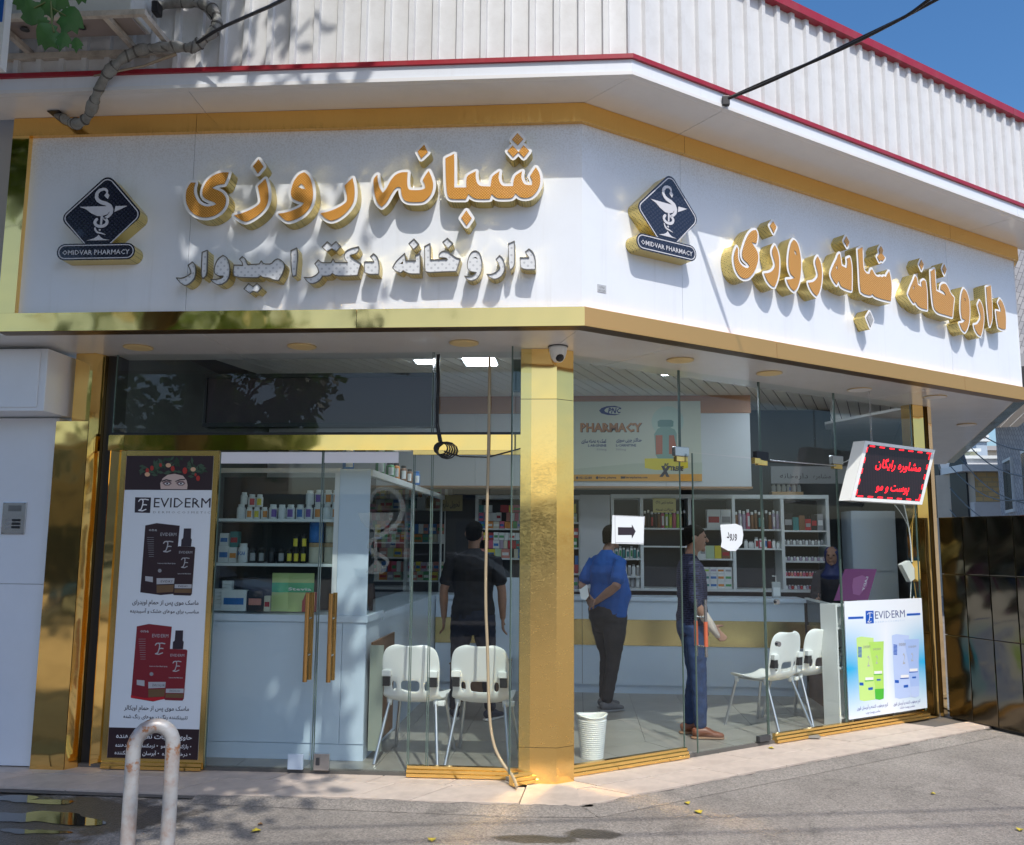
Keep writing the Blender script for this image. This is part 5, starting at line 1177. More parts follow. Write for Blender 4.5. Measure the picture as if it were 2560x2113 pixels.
B_ = [.36, .703, 1.261, 1.768, 2.327, 2.841]
us = [1560, 1660, 1776, 1890, 2010]
sh_v = [[1396, 1440], [1320, 1365], [1321, 1397], [1323, 1371], [1326, 1362, 1403, 1442]]
SHV = [[zy(v, us[i]) for v in vs] for i, vs in enumerate(sh_v)]
ub = unit('shelf_unit', 'white framed wall shelf unit full of cosmetics behind the long counter', 'shelf unit', B_[0], B_[-1], YS, 1.14, 2.185, B_[1:-1], SHV)
uc = unit('shelf_unit', 'tall white medicine shelf behind the man in the black shirt', 'shelf unit', -1.25, -.02, YS, 1.12, 2.17, [-.66, -.36], [[1.82, 1.47], [1.84, 1.50], [1.9, 1.6, 1.3]])
ud = unit('shelf_unit', 'medicine shelf deep behind the left display case glass', 'shelf unit', -3.55, -1.62, YS, .7, 2.45, [-3.1, -2.6, -2.1], [[1.2, 1.65, 2.05], [1.2, 1.65, 2.05], [1.2, 1.65, 2.05], [1.2, 1.65, 2.05]])
obj('doorway_shade_sheet', G().box((-1.62, YS-.02, ZF), (-1.28, YS+.0, 2.17)), mat('opening_shade', (.02, .02, .022), .6), uc)  # dark sheet painted as the shade inside the open doorway
obj('wall_column', G().box((-.02, 4.9, ZF), (.33, 5.3, 2.22)), mat('col_white', (.52, .54, .56), .4), kind='structure')
# bulkhead
bh = thing('bulkhead', 'white panelled bulkhead with brown band hanging from the ceiling over the counter', 'bulkhead', (0, 4.3, 2.25))
YB = 4.3
for a, b in [(-3.6, -2.4), (-2.397, -1.2), (-1.197, .02), (.023, .93), (.933, 1.86)]:
    obj('bulkhead_panel', G().box((a, YB, 2.285), (b, YB+.3, 3.10)), mat('bulkhead_white', (.52, .55, .57), .45), bh)
obj('brown_band', G().box((-3.6, YB-.012, 3.102), (1.872, YB+.3, ZC)), mat('brown_band', (.34, .17, .08), .45), bh)
obj('lower_strip', G().box((-3.6, YB-.006, 2.262), (1.872, YB+.3, 2.2835)), mat('strip_tan', (.36, .22, .12), .5), bh)
pst = thing('hanging_poster', 'wide pharmacy advertisement with a green pill jar on the bulkhead', 'poster', (.7, YB-.02, 2.4))
mP = lambda u, v: (lambda p: (p[0], p[2]))(onY(1430+u/4.4745, 980+v/4.4745, YB-.02))
(x0, z1), (x1, z0) = mP(-60, 108), mP(1455, 1000)
NPo = -(YB-.016)
bgp = mat('poster_cream', (.50, .53, .44), .4)
obj('poster_board', G().box((x0, YB-.016, z0), (x1, YB-.004, z1)), bgp, pst)
def PP(name, polys, m, d): return shape(pst, name, fA, mP, polys, m, NPo+.0005+d)
PP('floor_tone', [(-60,870),(700,800),(1455,790),(1455,1000),(-60,1000)], pm('cream2', (.42, .46, .37)), .0005)
g = G(fA); gm = mat('orange_bar', (.60, .30, .04), .4); PP('bottom_bar', [(-60,925),(1455,918),(1455,998),(-60,998)], gm, .001)
PP('halo', [[q for q in circ((1070, 330), 180, 20, 170)]], pm('halo', (.40, .52, .45)), .0006)
PP('jar', [(920,470),(960,410),(990,400),(960,385),(958,335),(985,315),(1110,315),(1135,335),(1130,385),(1100,400),(1150,420),(1172,470),(1172,690),(1140,745),(960,745),(935,700)], pm('jar_green', (.20, .33, .28)), .0015)
PP('jar_cap', [(958,330),(985,312),(1110,312),(1137,330),(1132,388),(960,388)], pm('cap_green', (.12, .24, .21)), .002)
PP('jar_label', [(935,485),(1012,485),(1012,695),(940,700)], pm('rust', (.40, .12, .06)), .002); PP('jar_label', [(1085,485),(1140,485),(1165,600),(1165,695),(1085,695)], MC['print_rust'], .002)
PP('podium', [(812,745),(1295,735),(1298,850),(1180,875),(930,872),(815,850)], pm('yellow', (.62, .52, .03)), .001)
PP('logo_crescent', [(555,178),(480,155),(390,160),(330,180),(303,210),(330,240),(400,258),(480,262),(540,252),(440,245),(375,225),(360,205),(385,180),(450,168)], pm('navy2', (.015, .02, .13)), .001)
words(pst, fA, mP, 'PNC', 400, 552, 238, 62, NPo+.003, MC['print_navy2'], .03, .25)
words(pst, fA, mP, 'PHARMACY', 97, 790, 446, 98, NPo+.002, pm('goldshadow', (.06, .03, .03)), .045); words(pst, fA, mP, 'PHARMACY', 92, 782, 442, 96, NPo+.003, pm('goldtext', (.42, .20, .07)), .035)
words(pst, fA, mP, 'کمک به عضله سازی', 105, 385, 568, 40, NPo+.002, MC['print_navy2'], .03); words(pst, fA, mP, 'حداکثر چربی سوزی', 495, 780, 555, 40, NPo+.002, MC['print_navy2'], .03)
words(pst, fA, mP, 'L-ARGININE', 180, 385, 612, 28, NPo+.002, MC['print_navy2'], .02); words(pst, fA, mP, 'L-CARNITINE', 493, 718, 610, 28, NPo+.002, MC['print_navy2'], .02)
words(pst, fA, mP, '500mg', 278, 388, 655, 24, NPo+.002, GRY, .02); words(pst, fA, mP, '500mg', 493, 605, 655, 24, NPo+.002, GRY, .02)
words(pst, fA, mP, '021-22688', 80, 222, 972, 26, NPo+.0025, INK, .04); words(pst, fA, mP, 'karen_pharma', 305, 496, 968, 24, NPo+.0025, INK, .04); words(pst, fA, mP, 'karenpharma.com', 600, 845, 966, 24, NPo+.0025, INK, .04)
PP('icon', [circ((58, 960), 16, 8)], INK, .002); PP('icon', [circ((282, 960), 17, 8)], INK, .002); PP('icon', [(545,945),(595,945),(595,970),(545,970)], INK, .002)
words(pst, fA, mP, 'BE', 1030, 1083, 832, 34, NPo+.003, INK, .05, .2); words(pst, fA, mP, 'X', 975, 1110, 938, 105, NPo+.003, INK, .09, .2); words(pst, fA, mP, 'TREME', 1098, 1250, 880, 48, NPo+.003, INK, .06, .2)
# ---- long counter
lc = thing('service_counter', 'long white service counter with a broad gold band', 'counter', (.6, 4.3, ZF))
for a, b in [(-1.62, -.89), (-.887, -.005), (.0, 1.20), (1.203, 2.38)]:
    obj('front_panel', G().box((a, YB, .14), (b, YB+.03, .555)), white_lam, lc); obj('front_panel', G().box((a, YB, .832), (b, YB+.03, 1.03)), white_lam, lc)
    obj('gold_band', G().box((a, YB-.006, .557), (b, YB+.03, .83)), gb, lc)
obj('kick_board', G().box((-1.62, YB+.02, ZF), (2.38, YB+.05, .138)), white_lam, lc)
obj('counter_top', G().bev((-1.62, YB-.02, 1.032), (2.40, YB+.42, 1.075), .004), white_lam, lc)
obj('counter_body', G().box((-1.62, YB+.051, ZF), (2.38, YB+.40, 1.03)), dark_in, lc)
cr = thing('glass_counter', 'glass topped counter with wood side running toward the street at the right', 'counter', (2.65, 3.6, ZF))
wood = mat('wood_side', (.20, .11, .06), .4, noise_s=6, noise_a=.4)
obj('counter_body', G().box((2.40, 3.35, ZF), (2.95, 4.30, .80)), wood, cr); obj('gold_corner', G().box((2.385, 3.335, ZF), (2.44, 3.349, .80)), gb, cr)
obj('glass_box', G().box((2.40, 3.35, .802), (2.95, 4.30, 1.07)), GL, cr, flip=False)
for a, b in [((2.39, 3.34, 1.071), (2.42, 4.31, 1.09)), ((2.39, 3.34, 1.071), (2.96, 3.37, 1.0905)), ((2.39, 3.34, .803), (2.415, 3.365, 1.07)), ((2.935, 3.34, .803), (2.96, 3.365, 1.07))]: obj('edge_strip', G().box(a, b), white_alu, cr)
# white open rack by the poster
rk = thing('open_rack', 'narrow white open rack standing inside beside the blue poster', 'rack', fB(3.40, -1.0, ZF))
for s in (3.43, 3.60): 
    obj('side_board', G(fB).box((s, -.99, ZF), (s+.02, -.82, 1.12)), white_plastic, rk)
for z in (.12, .55, .9, 1.10): obj('shelf', G(fB).box((3.451, -.985, z), (3.599, -.825, z+.018)), white_plastic, rk)
pot = thing('potted_plant', 'small plant in a white pot on the rack beside the blue poster', 'plant', fB(3.52, -.9, .57))
obj('pot', G(fB).lathe((3.52, -.9, .571), [(.03, 0), (.045, .08), (.045, .085)], 12), white_plastic, pot)
g = G(fB)
for i in range(16):
    a = random.uniform(0, 6.28); l = random.uniform(.05, .1); dx, dy = math.cos(a), math.sin(a); c = (3.52, -.9, .655)
    g.add([c, (c[0]+dx*l*.5-dy*.012, c[1]+dy*l*.5+dx*.012, c[2]+l*.8), (c[0]+dx*l, c[1]+dy*l, c[2]+l*.9), (c[0]+dx*l*.5+dy*.012, c[1]+dy*l*.5-dx*.012, c[2]+l*.75)], [(0, 1, 2, 3)])
obj('foliage', g, mat('plant_green', (.04, .10, .03), .5), pot, flip=False)['kind'] = 'stuff'
# purple board on the glass counter
pb_ = thing('counter_card', 'purple advertising card leaning on the glass counter', 'sign', (2.6, 3.4, 1.09))
cc = [onY(2113, 1422, 3.42), onY(2192, 1423, 3.42), onY(2170, 1500, 3.34), onY(2085, 1502, 3.34)]
g = G(); g.add([tuple(p) for p in cc]+[(p[0], p[1]+.012, p[2]) for p in cc], [(0, 1, 2, 3), (4, 5, 6, 7), (0, 1, 5, 4), (1, 2, 6, 5), (2, 3, 7, 6), (3, 0, 4, 7)]); obj('card', g, mat('purple_card', (.28, .05, .20), .4), pb_)
def cf(u, v, d=.002):
    a = cc[0]*(1-u)*(1-v)+cc[1]*u*(1-v)+cc[2]*u*v+cc[3]*(1-u)*v; return (a.x, a.y-d, a.z)
g = G(); bb2 = [cf(*q) for q in [(.35, .3), (.6, .2), (.8, .3), (.85, .55), (.7, .85), (.5, .8), (.4, .55)]]; g.add(bb2, [tuple(range(7))]); obj('card_picture', g, mat('purple_lt', (.45, .14, .34), .4), pb_, flip=False)
q = G(lambda a, b, c: Vector((a, b, c))); text(q, 'LADY', 0, 1, 0, 1, 0, bold=.02); g = G(); g.add([cf(.80-.08*p.z*0-.10*(p.z), .25+.45*p.x, .004) for p in q.v], [tuple(f) for f in q.f]); obj('lettering', g, PW_, pb_, flip=False)
# white cabinet and odd dark things deep at the right
wc = thing('tall_cabinet', 'tall pale cabinet standing deep in the shop right of the shelves', 'cabinet', (3.4, 5.0, ZF))
obj('cabinet_body', G().box((3.12, 5.0, ZF), (3.62, 5.4, 2.05)), white_lam, wc); obj('cabinet_door', G().box((3.13, 4.985, .1), (3.61, 4.998, 1.35)), white_lam, wc); obj('cabinet_door', G().box((3.13, 4.985, 1.36), (3.61, 4.998, 2.03)), white_lam, wc)
fs_ = thing('fascia_sign', 'grey fascia board with dark lettering above the shelves at the right', 'sign', (2.6, 4.9, 2.4))
obj('board', G().box((2.2, 4.9, 2.36), (3.1, 4.94, 2.56)), mat('fascia_grey', (.22, .23, .24), .5), fs_)
g = G(fA); text(g, 'داروخانه', 2.3, 2.62, 2.42, .08, -4.895); obj('lettering', g, INK, fs_, flip=False); g = G(fA); text(g, 'مشاوره', 2.68, 2.88, 2.42, .07, -4.895); obj('lettering', g, INK, fs_, flip=False)
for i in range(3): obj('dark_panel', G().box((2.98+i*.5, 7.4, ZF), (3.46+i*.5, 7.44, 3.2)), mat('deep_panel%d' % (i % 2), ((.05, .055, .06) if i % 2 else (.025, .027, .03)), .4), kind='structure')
# notices
def notice(lab, y, u0, v0, u1, v1, lines, col=(.62, .56, .22)):
    a, b = onY(u0, v0, y), onY(u1, v1, y); t = thing('notice_plate', lab, 'sign', ((a.x+b.x)/2, y, b.z))
    obj('plate', G().box((a.x, y-.004, b.z), (b.x, y, a.z)), mat('notice_%d' % int(col[0]*100), col, .5), t)
    H = a.z-b.z; W = b.x-a.x; g = G(fA)
    for i, s in enumerate(lines): text(g, s, a.x+.12*W, b.x-.12*W, a.z-H*(i+.72)/len(lines), H*.5/len(lines), -(y-.006), bold=.02)
    obj('lettering', g, INK, t, flip=False)
notice('yellow notice plate with two text lines on the shelf unit glass', YS-.02, 1632, 1246, 1690, 1282, ['مشاوره دارویی OTC', 'دریافت نسخه'])
notice('dim yellow notice plate over the dark doorway behind the man in black', YS-.04, 1100, 1238, 1156, 1278, ['تحویل دارو'], (.30, .26, .12))
# ================================================================== PRODUCTS
CM = {}
def cm(c, r=.4):
    k = 'pack_%02d_%02d_%02d' % tuple(int(x*99) for x in c)
    return mat(k, c, r)
COLN = {'white': (.72, .75, .75), 'orange': (.65, .25, .04), 'yellow': (.72, .6, .05), 'purple': (.16, .08, .35), 'blue': (.03, .16, .45), 'red': (.42, .03, .04), 'pink': (.6, .12, .22), 'green': (.06, .30, .10), 'pale green': (.45, .6, .40), 'lilac': (.40, .34, .45), 'black': (.02, .02, .022), 'brown': (.20, .10, .05), 'grey': (.32, .33, .34), 'teal': (.04, .22, .22), 'lime': (.35, .60, .06), 'cream': (.62, .58, .45), 'salmon': (.6, .25, .2), 'tan': (.45, .30, .15)}
def jar(x, y, z, r, h, body='white', lab_c=None, cap='white', label='', group=None, name='pill_bottle', cat='bottle'):
    t = thing(name, label, cat, (x, y, z), 0, group)
    obj('bottle_body', G().lathe((x, y, z), [(r*.9, 0), (r, .006), (r, h*.74), (r*.72, h*.83), (r*.62, h*.84)], 14), cm(COLN[body]), t)
    obj('cap', G().lathe((x, y, z+h*.84), [(r*.74, 0), (r*.74, h*.15), (r*.68, h*.16)], 14, 0, False), cm(COLN[cap]), t)
    if lab_c: 
        g = G(); k = 9; a0 = random.uniform(-2.2, -1.6)
        vs = []
        for i in range(k): a = a0+i*.16; vs += [(x+math.cos(a)*(r+.0008), y+math.sin(a)*(r+.0008), z+h*.14), (x+math.cos(a)*(r+.0008), y+math.sin(a)*(r+.0008), z+h*.66)]
        g.add(vs, [(2*i, 2*i+2, 2*i+3, 2*i+1) for i in range(k-1)]); obj('bottle_label', g, cm(COLN[lab_c]), t, flip=False)
    return t
def carton(x, y, z, w, d, h, c, label, group, stripe=None, name='carton'):
    t = thing(name, label, 'carton', (x, y, z), 0, group)
    obj('box', G().box((x-w/2, y, z), (x+w/2, y+d, z+h)), cm(COLN[c]), t)
    if stripe: obj('label_patch', G().quad((x-w*.4, y-.001, z+h*.3), (x+w*.4, y-.001, z+h*.3), (x+w*.4, y-.001, z+h*.62), (x-w*.4, y-.001, z+h*.62)), cm(COLN[stripe]), t, flip=False)
    return t
YP = YF+.13
mD = lambda x, y: onY(540+x/3.944, 1120+y/3.944, YP)
gp = 'pill jars in the left display case'
def at_case(x, zs): return mD(x, 700).x
px = 1/3.944/FPX*(YP-CAM.y)      # metres per zoomed pixel
z = zs1+.001
ROW1 = [(245, 42, 145, None), (328, 34, 120, 'orange'), (400, 34, 120, 'yellow'), (475, 34, 118, 'orange'), (560, 42, 145, 'purple'), (648, 40, 143, None), (735, 42, 145, 'purple'), (828, 42, 145, 'blue'), (912, 38, 148, 'purple'), (1005, 44, 150, 'orange'), (1095, 40, 150, None), (1170, 38, 150, 'orange')]
for i, (cx, r, h, lc_) in enumerate(ROW1):
    nm = ['first', 'second', 'third', 'fourth', 'fifth', 'sixth', 'seventh', 'eighth', 'ninth', 'tenth', 'eleventh', 'last'][i]
    jar(at_case(cx, 0), YP, z, r*px, h*px, 'white', lc_, label='white pill jar, %s from the left in the lower row of the upper shelf' % nm, group=gp)
for cx, r, h, lc_, hb, nm in [(268, 34, 120, None, 145, 'tall plain white jar stacked at the left of the upper shelf'), (348, 38, 125, 'red', 120, 'white jar with red label stacked at the left of the upper shelf'), (423, 34, 125, 'yellow', 120, 'white jar with yellow label stacked at the left of the upper shelf'), (920, 42, 140, None, 146, 'white jar stacked at the right of the upper shelf, left of the purple labelled one'), (1010, 40, 142, 'purple', 150, 'white jar with purple label stacked at the right of the upper shelf'), (1100, 40, 142, 'orange', 150, 'white jar with orange label stacked beside the right post of the upper shelf'), (1175, 34, 142, 'orange', 150, 'rightmost stacked white jar with orange label on the upper shelf')]:
    jar(at_case(cx, 0), YP, z+hb*px, r*px, h*px, 'white', lc_, label=nm, group=gp)
z = zs2+.001
carton(at_case(90, 0), YP, z, 105*px, .06, 165*px, 'white', 'white and blue carton at the left end of the middle shelf, below another', 'cartons in the left display case', 'blue')
carton(at_case(88, 0), YP+.002, z+166*px, 90*px, .06, 125*px, 'white', 'white and blue carton stacked at the left end of the middle shelf', 'cartons in the left display case', 'blue')
carton(at_case(182, 0), YP, z, 80*px, .06, 150*px, 'white', 'white carton with orange print on the middle shelf', 'cartons in the left display case', 'orange')
carton(at_case(188, 0), YP, z+152*px, 85*px, .06, 155*px, 'teal', 'dark green carton with a red top on the middle shelf', 'cartons in the left display case', 'red')
t = jar(at_case(285, 0), YP, z, 50*px, 190*px, 'white', None, label='large white jar with blue lettering on the middle shelf', group=gp)
g = G(fA); c_ = at_case(285, 0); text(g, 'BCAA', c_-36*px, c_+40*px, z+75*px, 52*px, -(YP-50*px-.001), bold=.03); obj('lettering', g, cm(COLN['blue']), t, flip=False)
for i, cx in enumerate([378, 458, 562, 655]): jar(at_case(cx, 0), YP, z, 40*px, 145*px, 'black', 'grey' if i != 2 else None, 'black', label=['squat black jar right of the large white jar', 'second squat black jar with grey label', 'tall black jar in the middle of the middle shelf', 'black jar with a white label in the middle shelf'][i], group='dark jars in the left display case')
for i, cx in enumerate([738, 803, 872]): jar(at_case(cx, 0), YP, z, 34*px, 142*px, 'black', 'yellow', 'black', label='black bottle with yellow label in the lower row on the middle shelf', group='black and yellow bottles')
for i, cx in enumerate([800, 872]): jar(at_case(cx, 0), YP, z+146*px, 34*px, 145*px, 'black', 'yellow', 'black', label='black bottle with yellow label stacked on top on the middle shelf', group='black and yellow bottles')
for cx, dz, c1, nm in [(992, 0, 'cream', 'lower left cream tub with a tan lid'), (1142, 0, 'cream', 'lower right cream tub with a tan lid'), (990, 205, 'blue', 'blue tub stacked upon a cream tub'), (1150, 205, 'cream', 'cream tub stacked at the right of the blue tub')]:
    t = thing('powder_tub', nm+' on the middle shelf', 'tub', (at_case(cx, 0), YP+.02, z+dz*px), 0, 'powder tubs')
    x_ = at_case(cx, 0); r = 70*px
    obj('tub_body', G().lathe((x_, YP+.02, z+dz*px), [(r*.95, 0), (r, .004), (r, 160*px)], 18), cm(COLN[c1]), t)
    obj('lid', G().lathe((x_, YP+.02, z+(dz+160)*px), [(r*1.02, 0), (r*1.02, 36*px), (r*.97, 40*px)], 18, 0, False), cm(COLN['tan'] if c1 == 'cream' else (.02, .12, .4)), t)
z = zbt+.012
carton(at_case(222, 0), YP-.02, z, 255*px, .05, 205*px, 'white', 'wide white and blue carton on the bottom shelf of the case', 'cartons in the left display case', 'blue')
carton(at_case(430, 0), YP-.02, z, 160*px, .05, 200*px, 'black', 'black and orange carton on the bottom shelf of the case', 'cartons in the left display case', 'salmon')
carton(at_case(548, 0), YP-.02, z, 62*px, .05, 150*px, 'cream', 'small cream carton with red label on the bottom shelf', 'cartons in the left display case', 'red')
carton(at_case(955, 0), YP-.03, z, 130*px, .05, 190*px, 'red', 'dark red carton behind the brass door handles', 'cartons in the left display case')
for i in range(9): carton(at_case(60 if i < 6 else 140, 0), YP, z+(i if i < 6 else (i-6)+5.2)*36*px, 95*px, .05, 33*px, 'white', 'thin white carton in the stack at the bottom left corner of the case', 'stacked thin cartons')
for i, (a, b) in enumerate([(585, 745), (745, 995)]):
    t = thing('stevia_pouch', ['folded left pouch', 'wide right pouch with the word readable'][i]+' of green labelled sweetener on the bottom shelf', 'pouch', (at_case((a+b)/2, 0), YP, z), 0, 'sweetener pouches')
    xa, xb = at_case(a, 0), at_case(b, 0); H = 375*px; g = G()
    n = 8
    for k in range(n+1):
        u = k/n; x_ = xa+(xb-xa)*u; bulge = .022*math.sin(math.pi*u)
        for q in range(5): w = q/4; g.v.append(Vector((x_, YP-.01-bulge*math.sin(math.pi*min(1, w*1.1))*1.2, z+H*w)))
    for k in range(n):
        for q in range(4): g.f.append((k*5+q, (k+1)*5+q, (k+1)*5+q+1, k*5+q+1)); g.m.append(1 if q == 2 else 0); g.sm.append(True)
    obj('pouch_body', g, [cm((.48, .58, .22)), cm((.03, .42, .18))], t, flip=False)
    if i: g = G(fA); text(g, 'Stevia', xa+.01, xb-.01, z+H*.555, H*.11, -(YP-.045), bold=.015); obj('lettering', g, PW_, t, flip=False)
# goods on top of the case and dim boxes behind
for x_, w_, h_, c in [(870, 70, 95, 'blue'), (955, 60, 110, 'green'), (1010, 60, 100, 'green'), (1045, 50, 110, 'orange'), (1090, 50, 110, 'brown'), (1130, 45, 100, 'brown'), (1175, 60, 100, 'blue')]:
    p = onY(x_, 1188, YF+.15); pxm = (YF+.15-CAM.y)/FPX/2.34
    jar(p.x if p.x < -1.7 else -1.72+(p.x+1.7)*.1, YF+.15+(x_-870)*.006, 2.21, w_*pxm/2, h_*pxm, c, 'white', 'black' if c != 'blue' else 'blue', label='%s bottle standing on top of the display case' % c, group='bottles on top of the display case')
# ---- back shelves
def row(x0, x1, z, hmax, spec, where, group, y=YS+.03, kind='carton'):
    x = x0; AV = {}
    i = 0
    while x < x1-.02:
        c, w, h, st = spec[i % len(spec)]; i += 1
        w_ = min(w, x1-x); h_ = min(h, hmax)
        if w_ < .022: break
        if kind == 'carton': carton(x+w_/2, y, z+.001, w_-.004, .12, h_, c, '%s carton on the %s' % (c, where), group, st)
        else: jar(x+w_/2, y+.05, z+.001, w_*.44, h_, c, st, 'white' if c != 'white' else 'grey', label='%s %s on the %s' % (c, kind, where), group=group, name='spray_can' if kind == 'can' else 'bottle', cat=kind)
        x += w_
bx_ = [(B_[i]+.022, B_[i+1]-.022) for i in range(5)]
row(*bx_[0], SHV[0][0], .2, [('white', .05, .12, 'teal'), ('white', .04, .14, 'green'), ('teal', .04, .12, None)], 'upper shelf of the leftmost bay', 'bottles of the leftmost bay', kind='bottle')
row(*bx_[0], SHV[0][1], .15, [('white', .05, .13, None), ('grey', .05, .12, None)], 'middle shelf of the leftmost bay', 'bottles of the leftmost bay', kind='bottle')
row(*bx_[0], 1.141, .15, [('white', .06, .14, None), ('grey', .06, .15, None)], 'lowest shelf of the leftmost bay', 'bottles of the leftmost bay', kind='bottle')
row(bx_[1][0], bx_[1][1], SHV[1][0], .28, [('black', .04, .2, 'brown'), ('black', .04, .21, None), ('black', .045, .19, 'red'), ('black', .04, .2, None), ('brown', .04, .2, None), ('pink', .045, .21, 'white'), ('lime', .045, .2, 'white'), ('lime', .045, .2, 'yellow'), ('pink', .045, .21, None), ('lime', .04, .2, None)], 'upper shelf right of the paper arrow', 'spray cans right of the paper arrow', kind='can')
row(bx_[2][0]+.18, bx_[2][1], SHV[2][0], .3, [('white', .16, .22, 'red'), ('white', .16, .22, 'grey')], 'upper shelf of the middle bay', 'cartons of the middle bay')
row(bx_[2][0], bx_[2][1], SHV[2][1], .25, [('white', .09, .16, None), ('white', .07, .18, 'grey'), ('pale green', .1, .15, None), ('yellow', .08, .15, None), ('brown', .1, .12, 'red')], 'middle shelf beside the navy man', 'cartons of the middle bay')
zq = 1.141
for r_ in range(2):
    row(bx_[2][0]+.03, bx_[2][1], zq, .1, [('white', .085, .085, ['purple', 'teal', 'blue', 'orange', 'green', 'lilac'][k]) for k in range(6)], 'lowest shelf behind the man in navy', 'small striped cartons'); zq += .088
row(bx_[2][0]+.03, bx_[2][1], zq, .1, [('white', .085, .07, k) for k in ('lime', 'lime', 'lilac', 'orange', 'grey')], 'top of the stack behind the man in navy', 'small striped cartons')
row(bx_[3][0], bx_[3][1], SHV[3][0], .28, [('brown', .04, .2, None), ('lilac', .045, .22, 'white'), ('lilac', .045, .21, None), ('pink', .05, .23, 'white'), ('brown', .045, .2, None), ('brown', .04, .22, None), ('black', .04, .2, 'teal'), ('white', .04, .17, 'teal'), ('black', .045, .22, None)], 'upper shelf right of the curled paper notice', 'tall bottles right of the curled notice', kind='bottle')
row(bx_[3][0]+.1, bx_[3][1], SHV[3][1], .2, [('white', .05, .1, None), ('white', .07, .08, None), ('white', .05, .13, 'red'), ('pink', .05, .11, 'white'), ('white', .05, .13, 'blue'), ('red', .05, .10, None)], 'second shelf right of the curled paper notice', 'small bottles right of the curled notice', kind='bottle')
row(bx_[4][0], bx_[4][1], SHV[4][0], .22, [('black', .1, .2, 'grey'), ('teal', .07, .15, None), ('brown', .07, .17, None), ('red', .07, .13, 'grey'), ('black', .07, .18, 'red'), ('grey', .07, .19, 'white')], 'upper shelf of the rightmost bay', 'perfume cartons')
row(bx_[4][0], bx_[4][1], SHV[4][0]+.0, .01, [], '', '') if False else None
for k, zz in enumerate(SHV[4][1:]+[1.141]):
    cs_ = [[('grey', .035, .055, None), ('white', .035, .055, None)], [('white', .034, .05, None), ('lilac', .034, .05, None)], [('pink', .034, .055, None), ('red', .034, .055, None), ('salmon', .034, .055, None)], [('white', .034, .05, None), ('lilac', .034, .05, None), ('red', .034, .05, None)]][k]
    row(bx_[4][0], bx_[4][1], zz, .06, cs_, ['second', 'third', 'fourth', 'lowest'][k]+' shelf of the rightmost bay', 'nail polish bottles', kind='polish')
# medicine shelves behind the man in black and behind the side glass
rm = random.Random(11)
pal = ['white', 'white', 'pale green', 'cream', 'lilac', 'blue', 'red', 'salmon', 'green', 'orange', 'yellow', 'pink', 'teal']
def fill(x0, x1, z, zt, where, group, y=YS+.03):
    zz = z+.001
    while zz+.07 < zt:
        hh = rm.uniform(.085, .14); hh = min(hh, zt-zz-.005); x = x0
        while x < x1-.03:
            w_ = min(rm.choice([.05, .06, .075, .1]), x1-x); c = rm.choice(pal)
            if rm.random() > .07: carton(x+w_/2, y, zz, w_-.004, .10, hh*rm.uniform(.92, 1), c, '%s medicine carton on the %s' % (c, where), group, rm.choice([None, 'white', 'red', 'blue', 'green']) if w_ > .055 else None)
            x += w_
        zz += hh+.002
for (a, b, sh_, w_) in [(-1.23, -.68, [1.121, 1.47, 1.82], 'left bay, man in black'), (-.64, -.38, [1.121, 1.50, 1.84], 'middle bay, man in black'), (-.34, -.04, [1.121, 1.3, 1.6, 1.9], 'right bay, man in black')]:
    for i, zz in enumerate(sh_):
        if i == 0 and a < -1: continue
        fill(a, b, zz, (sh_[i+1]-.03) if i+1 < len(sh_) else 2.12, ['lowest', 'second', 'third', 'top'][i]+' shelf of the '+w_, 'medicine cartons behind the man in black')
for i, (a, b) in enumerate([(-2.58, -2.12), (-2.08, -1.64)]):
    for j, zz in enumerate([1.2, 1.65, 2.05]): fill(a, b, zz, zz+.26, ['lowest', 'middle', 'top'][j]+' shelf behind the side glass, '+['farther', 'nearer'][i]+' bay', 'medicine cartons seen through the side glass')
# tray of jars on the unit, sanitizer, basket, box
tr = thing('jar_tray', 'cardboard tray on top of the shelf unit at the right', 'tray', (2.4, 5.0, 2.23)); p0 = onY(1928, 1237, YS+.1)
obj('tray', G().box((p0.x, YS+.05, 2.232), (p0.x+.36, YS+.2, 2.27)), cm(COLN['tan']), tr)
for i in range(6): jar(p0.x+.035+i*.058, YS+.12, 2.272, .024, .085, 'white', 'blue' if i == 3 else None, label='small white jar in the cardboard tray on the shelf unit', group='white jars in the tray')
sz = thing('hand_sanitizer', 'clear pump bottle of hand sanitizer on the counter behind the chairs', 'bottle', (1.83, 4.45, 1.077)); p = onY(1941, 1480, 4.42)
obj('bottle_body', G().bev((p.x-.045, 4.40, 1.077), (p.x+.045, 4.46, 1.25), .012), mat('clear_gel', (.5, .55, .55), .15), sz); obj('pump', G().tube([(p.x, 4.43, 1.25), (p.x, 4.43, 1.31), (p.x-.04, 4.41, 1.312)], .007, 8), white_plastic, sz); obj('bottle_label', G().quad((p.x-.035, 4.398, 1.1), (p.x+.035, 4.398, 1.1), (p.x+.035, 4.398, 1.19), (p.x-.035, 4.398, 1.19)), pm('paper_lab', (.7, .75, .75)), sz, flip=False)
bk = thing('waste_basket', 'white ribbed plastic waste basket inside the glass right of the golden pillar', 'basket', (.06, 1.33, ZF))
c = (.055, 1.35, ZF); prof = []
r0, r1, H = .082, .112, .30
for i in range(20):
    u = i/20; r = r0+(r1-r0)*u; prof += [(r, u*H), (r+.004, u*H+.004), (r+.004, u*H+.011), (r, u*H+.013)]
prof += [(r1+.008, H), (r1+.006, H+.008), (r1-.004, H+.008), (r1-.006, H-.01), (r0-.004, .02)]
g = G(); g.lathe(c, prof, 28)
g.v = [Vector((v.x, v.y, v.z+(.018*abs(math.cos(math.atan2(v.y-c[1], v.x-c[0])-.2))**2 if v.z > ZF+H-.015 else 0))) for v in g.v]
obj('basket_body', g, white_plastic, bk)
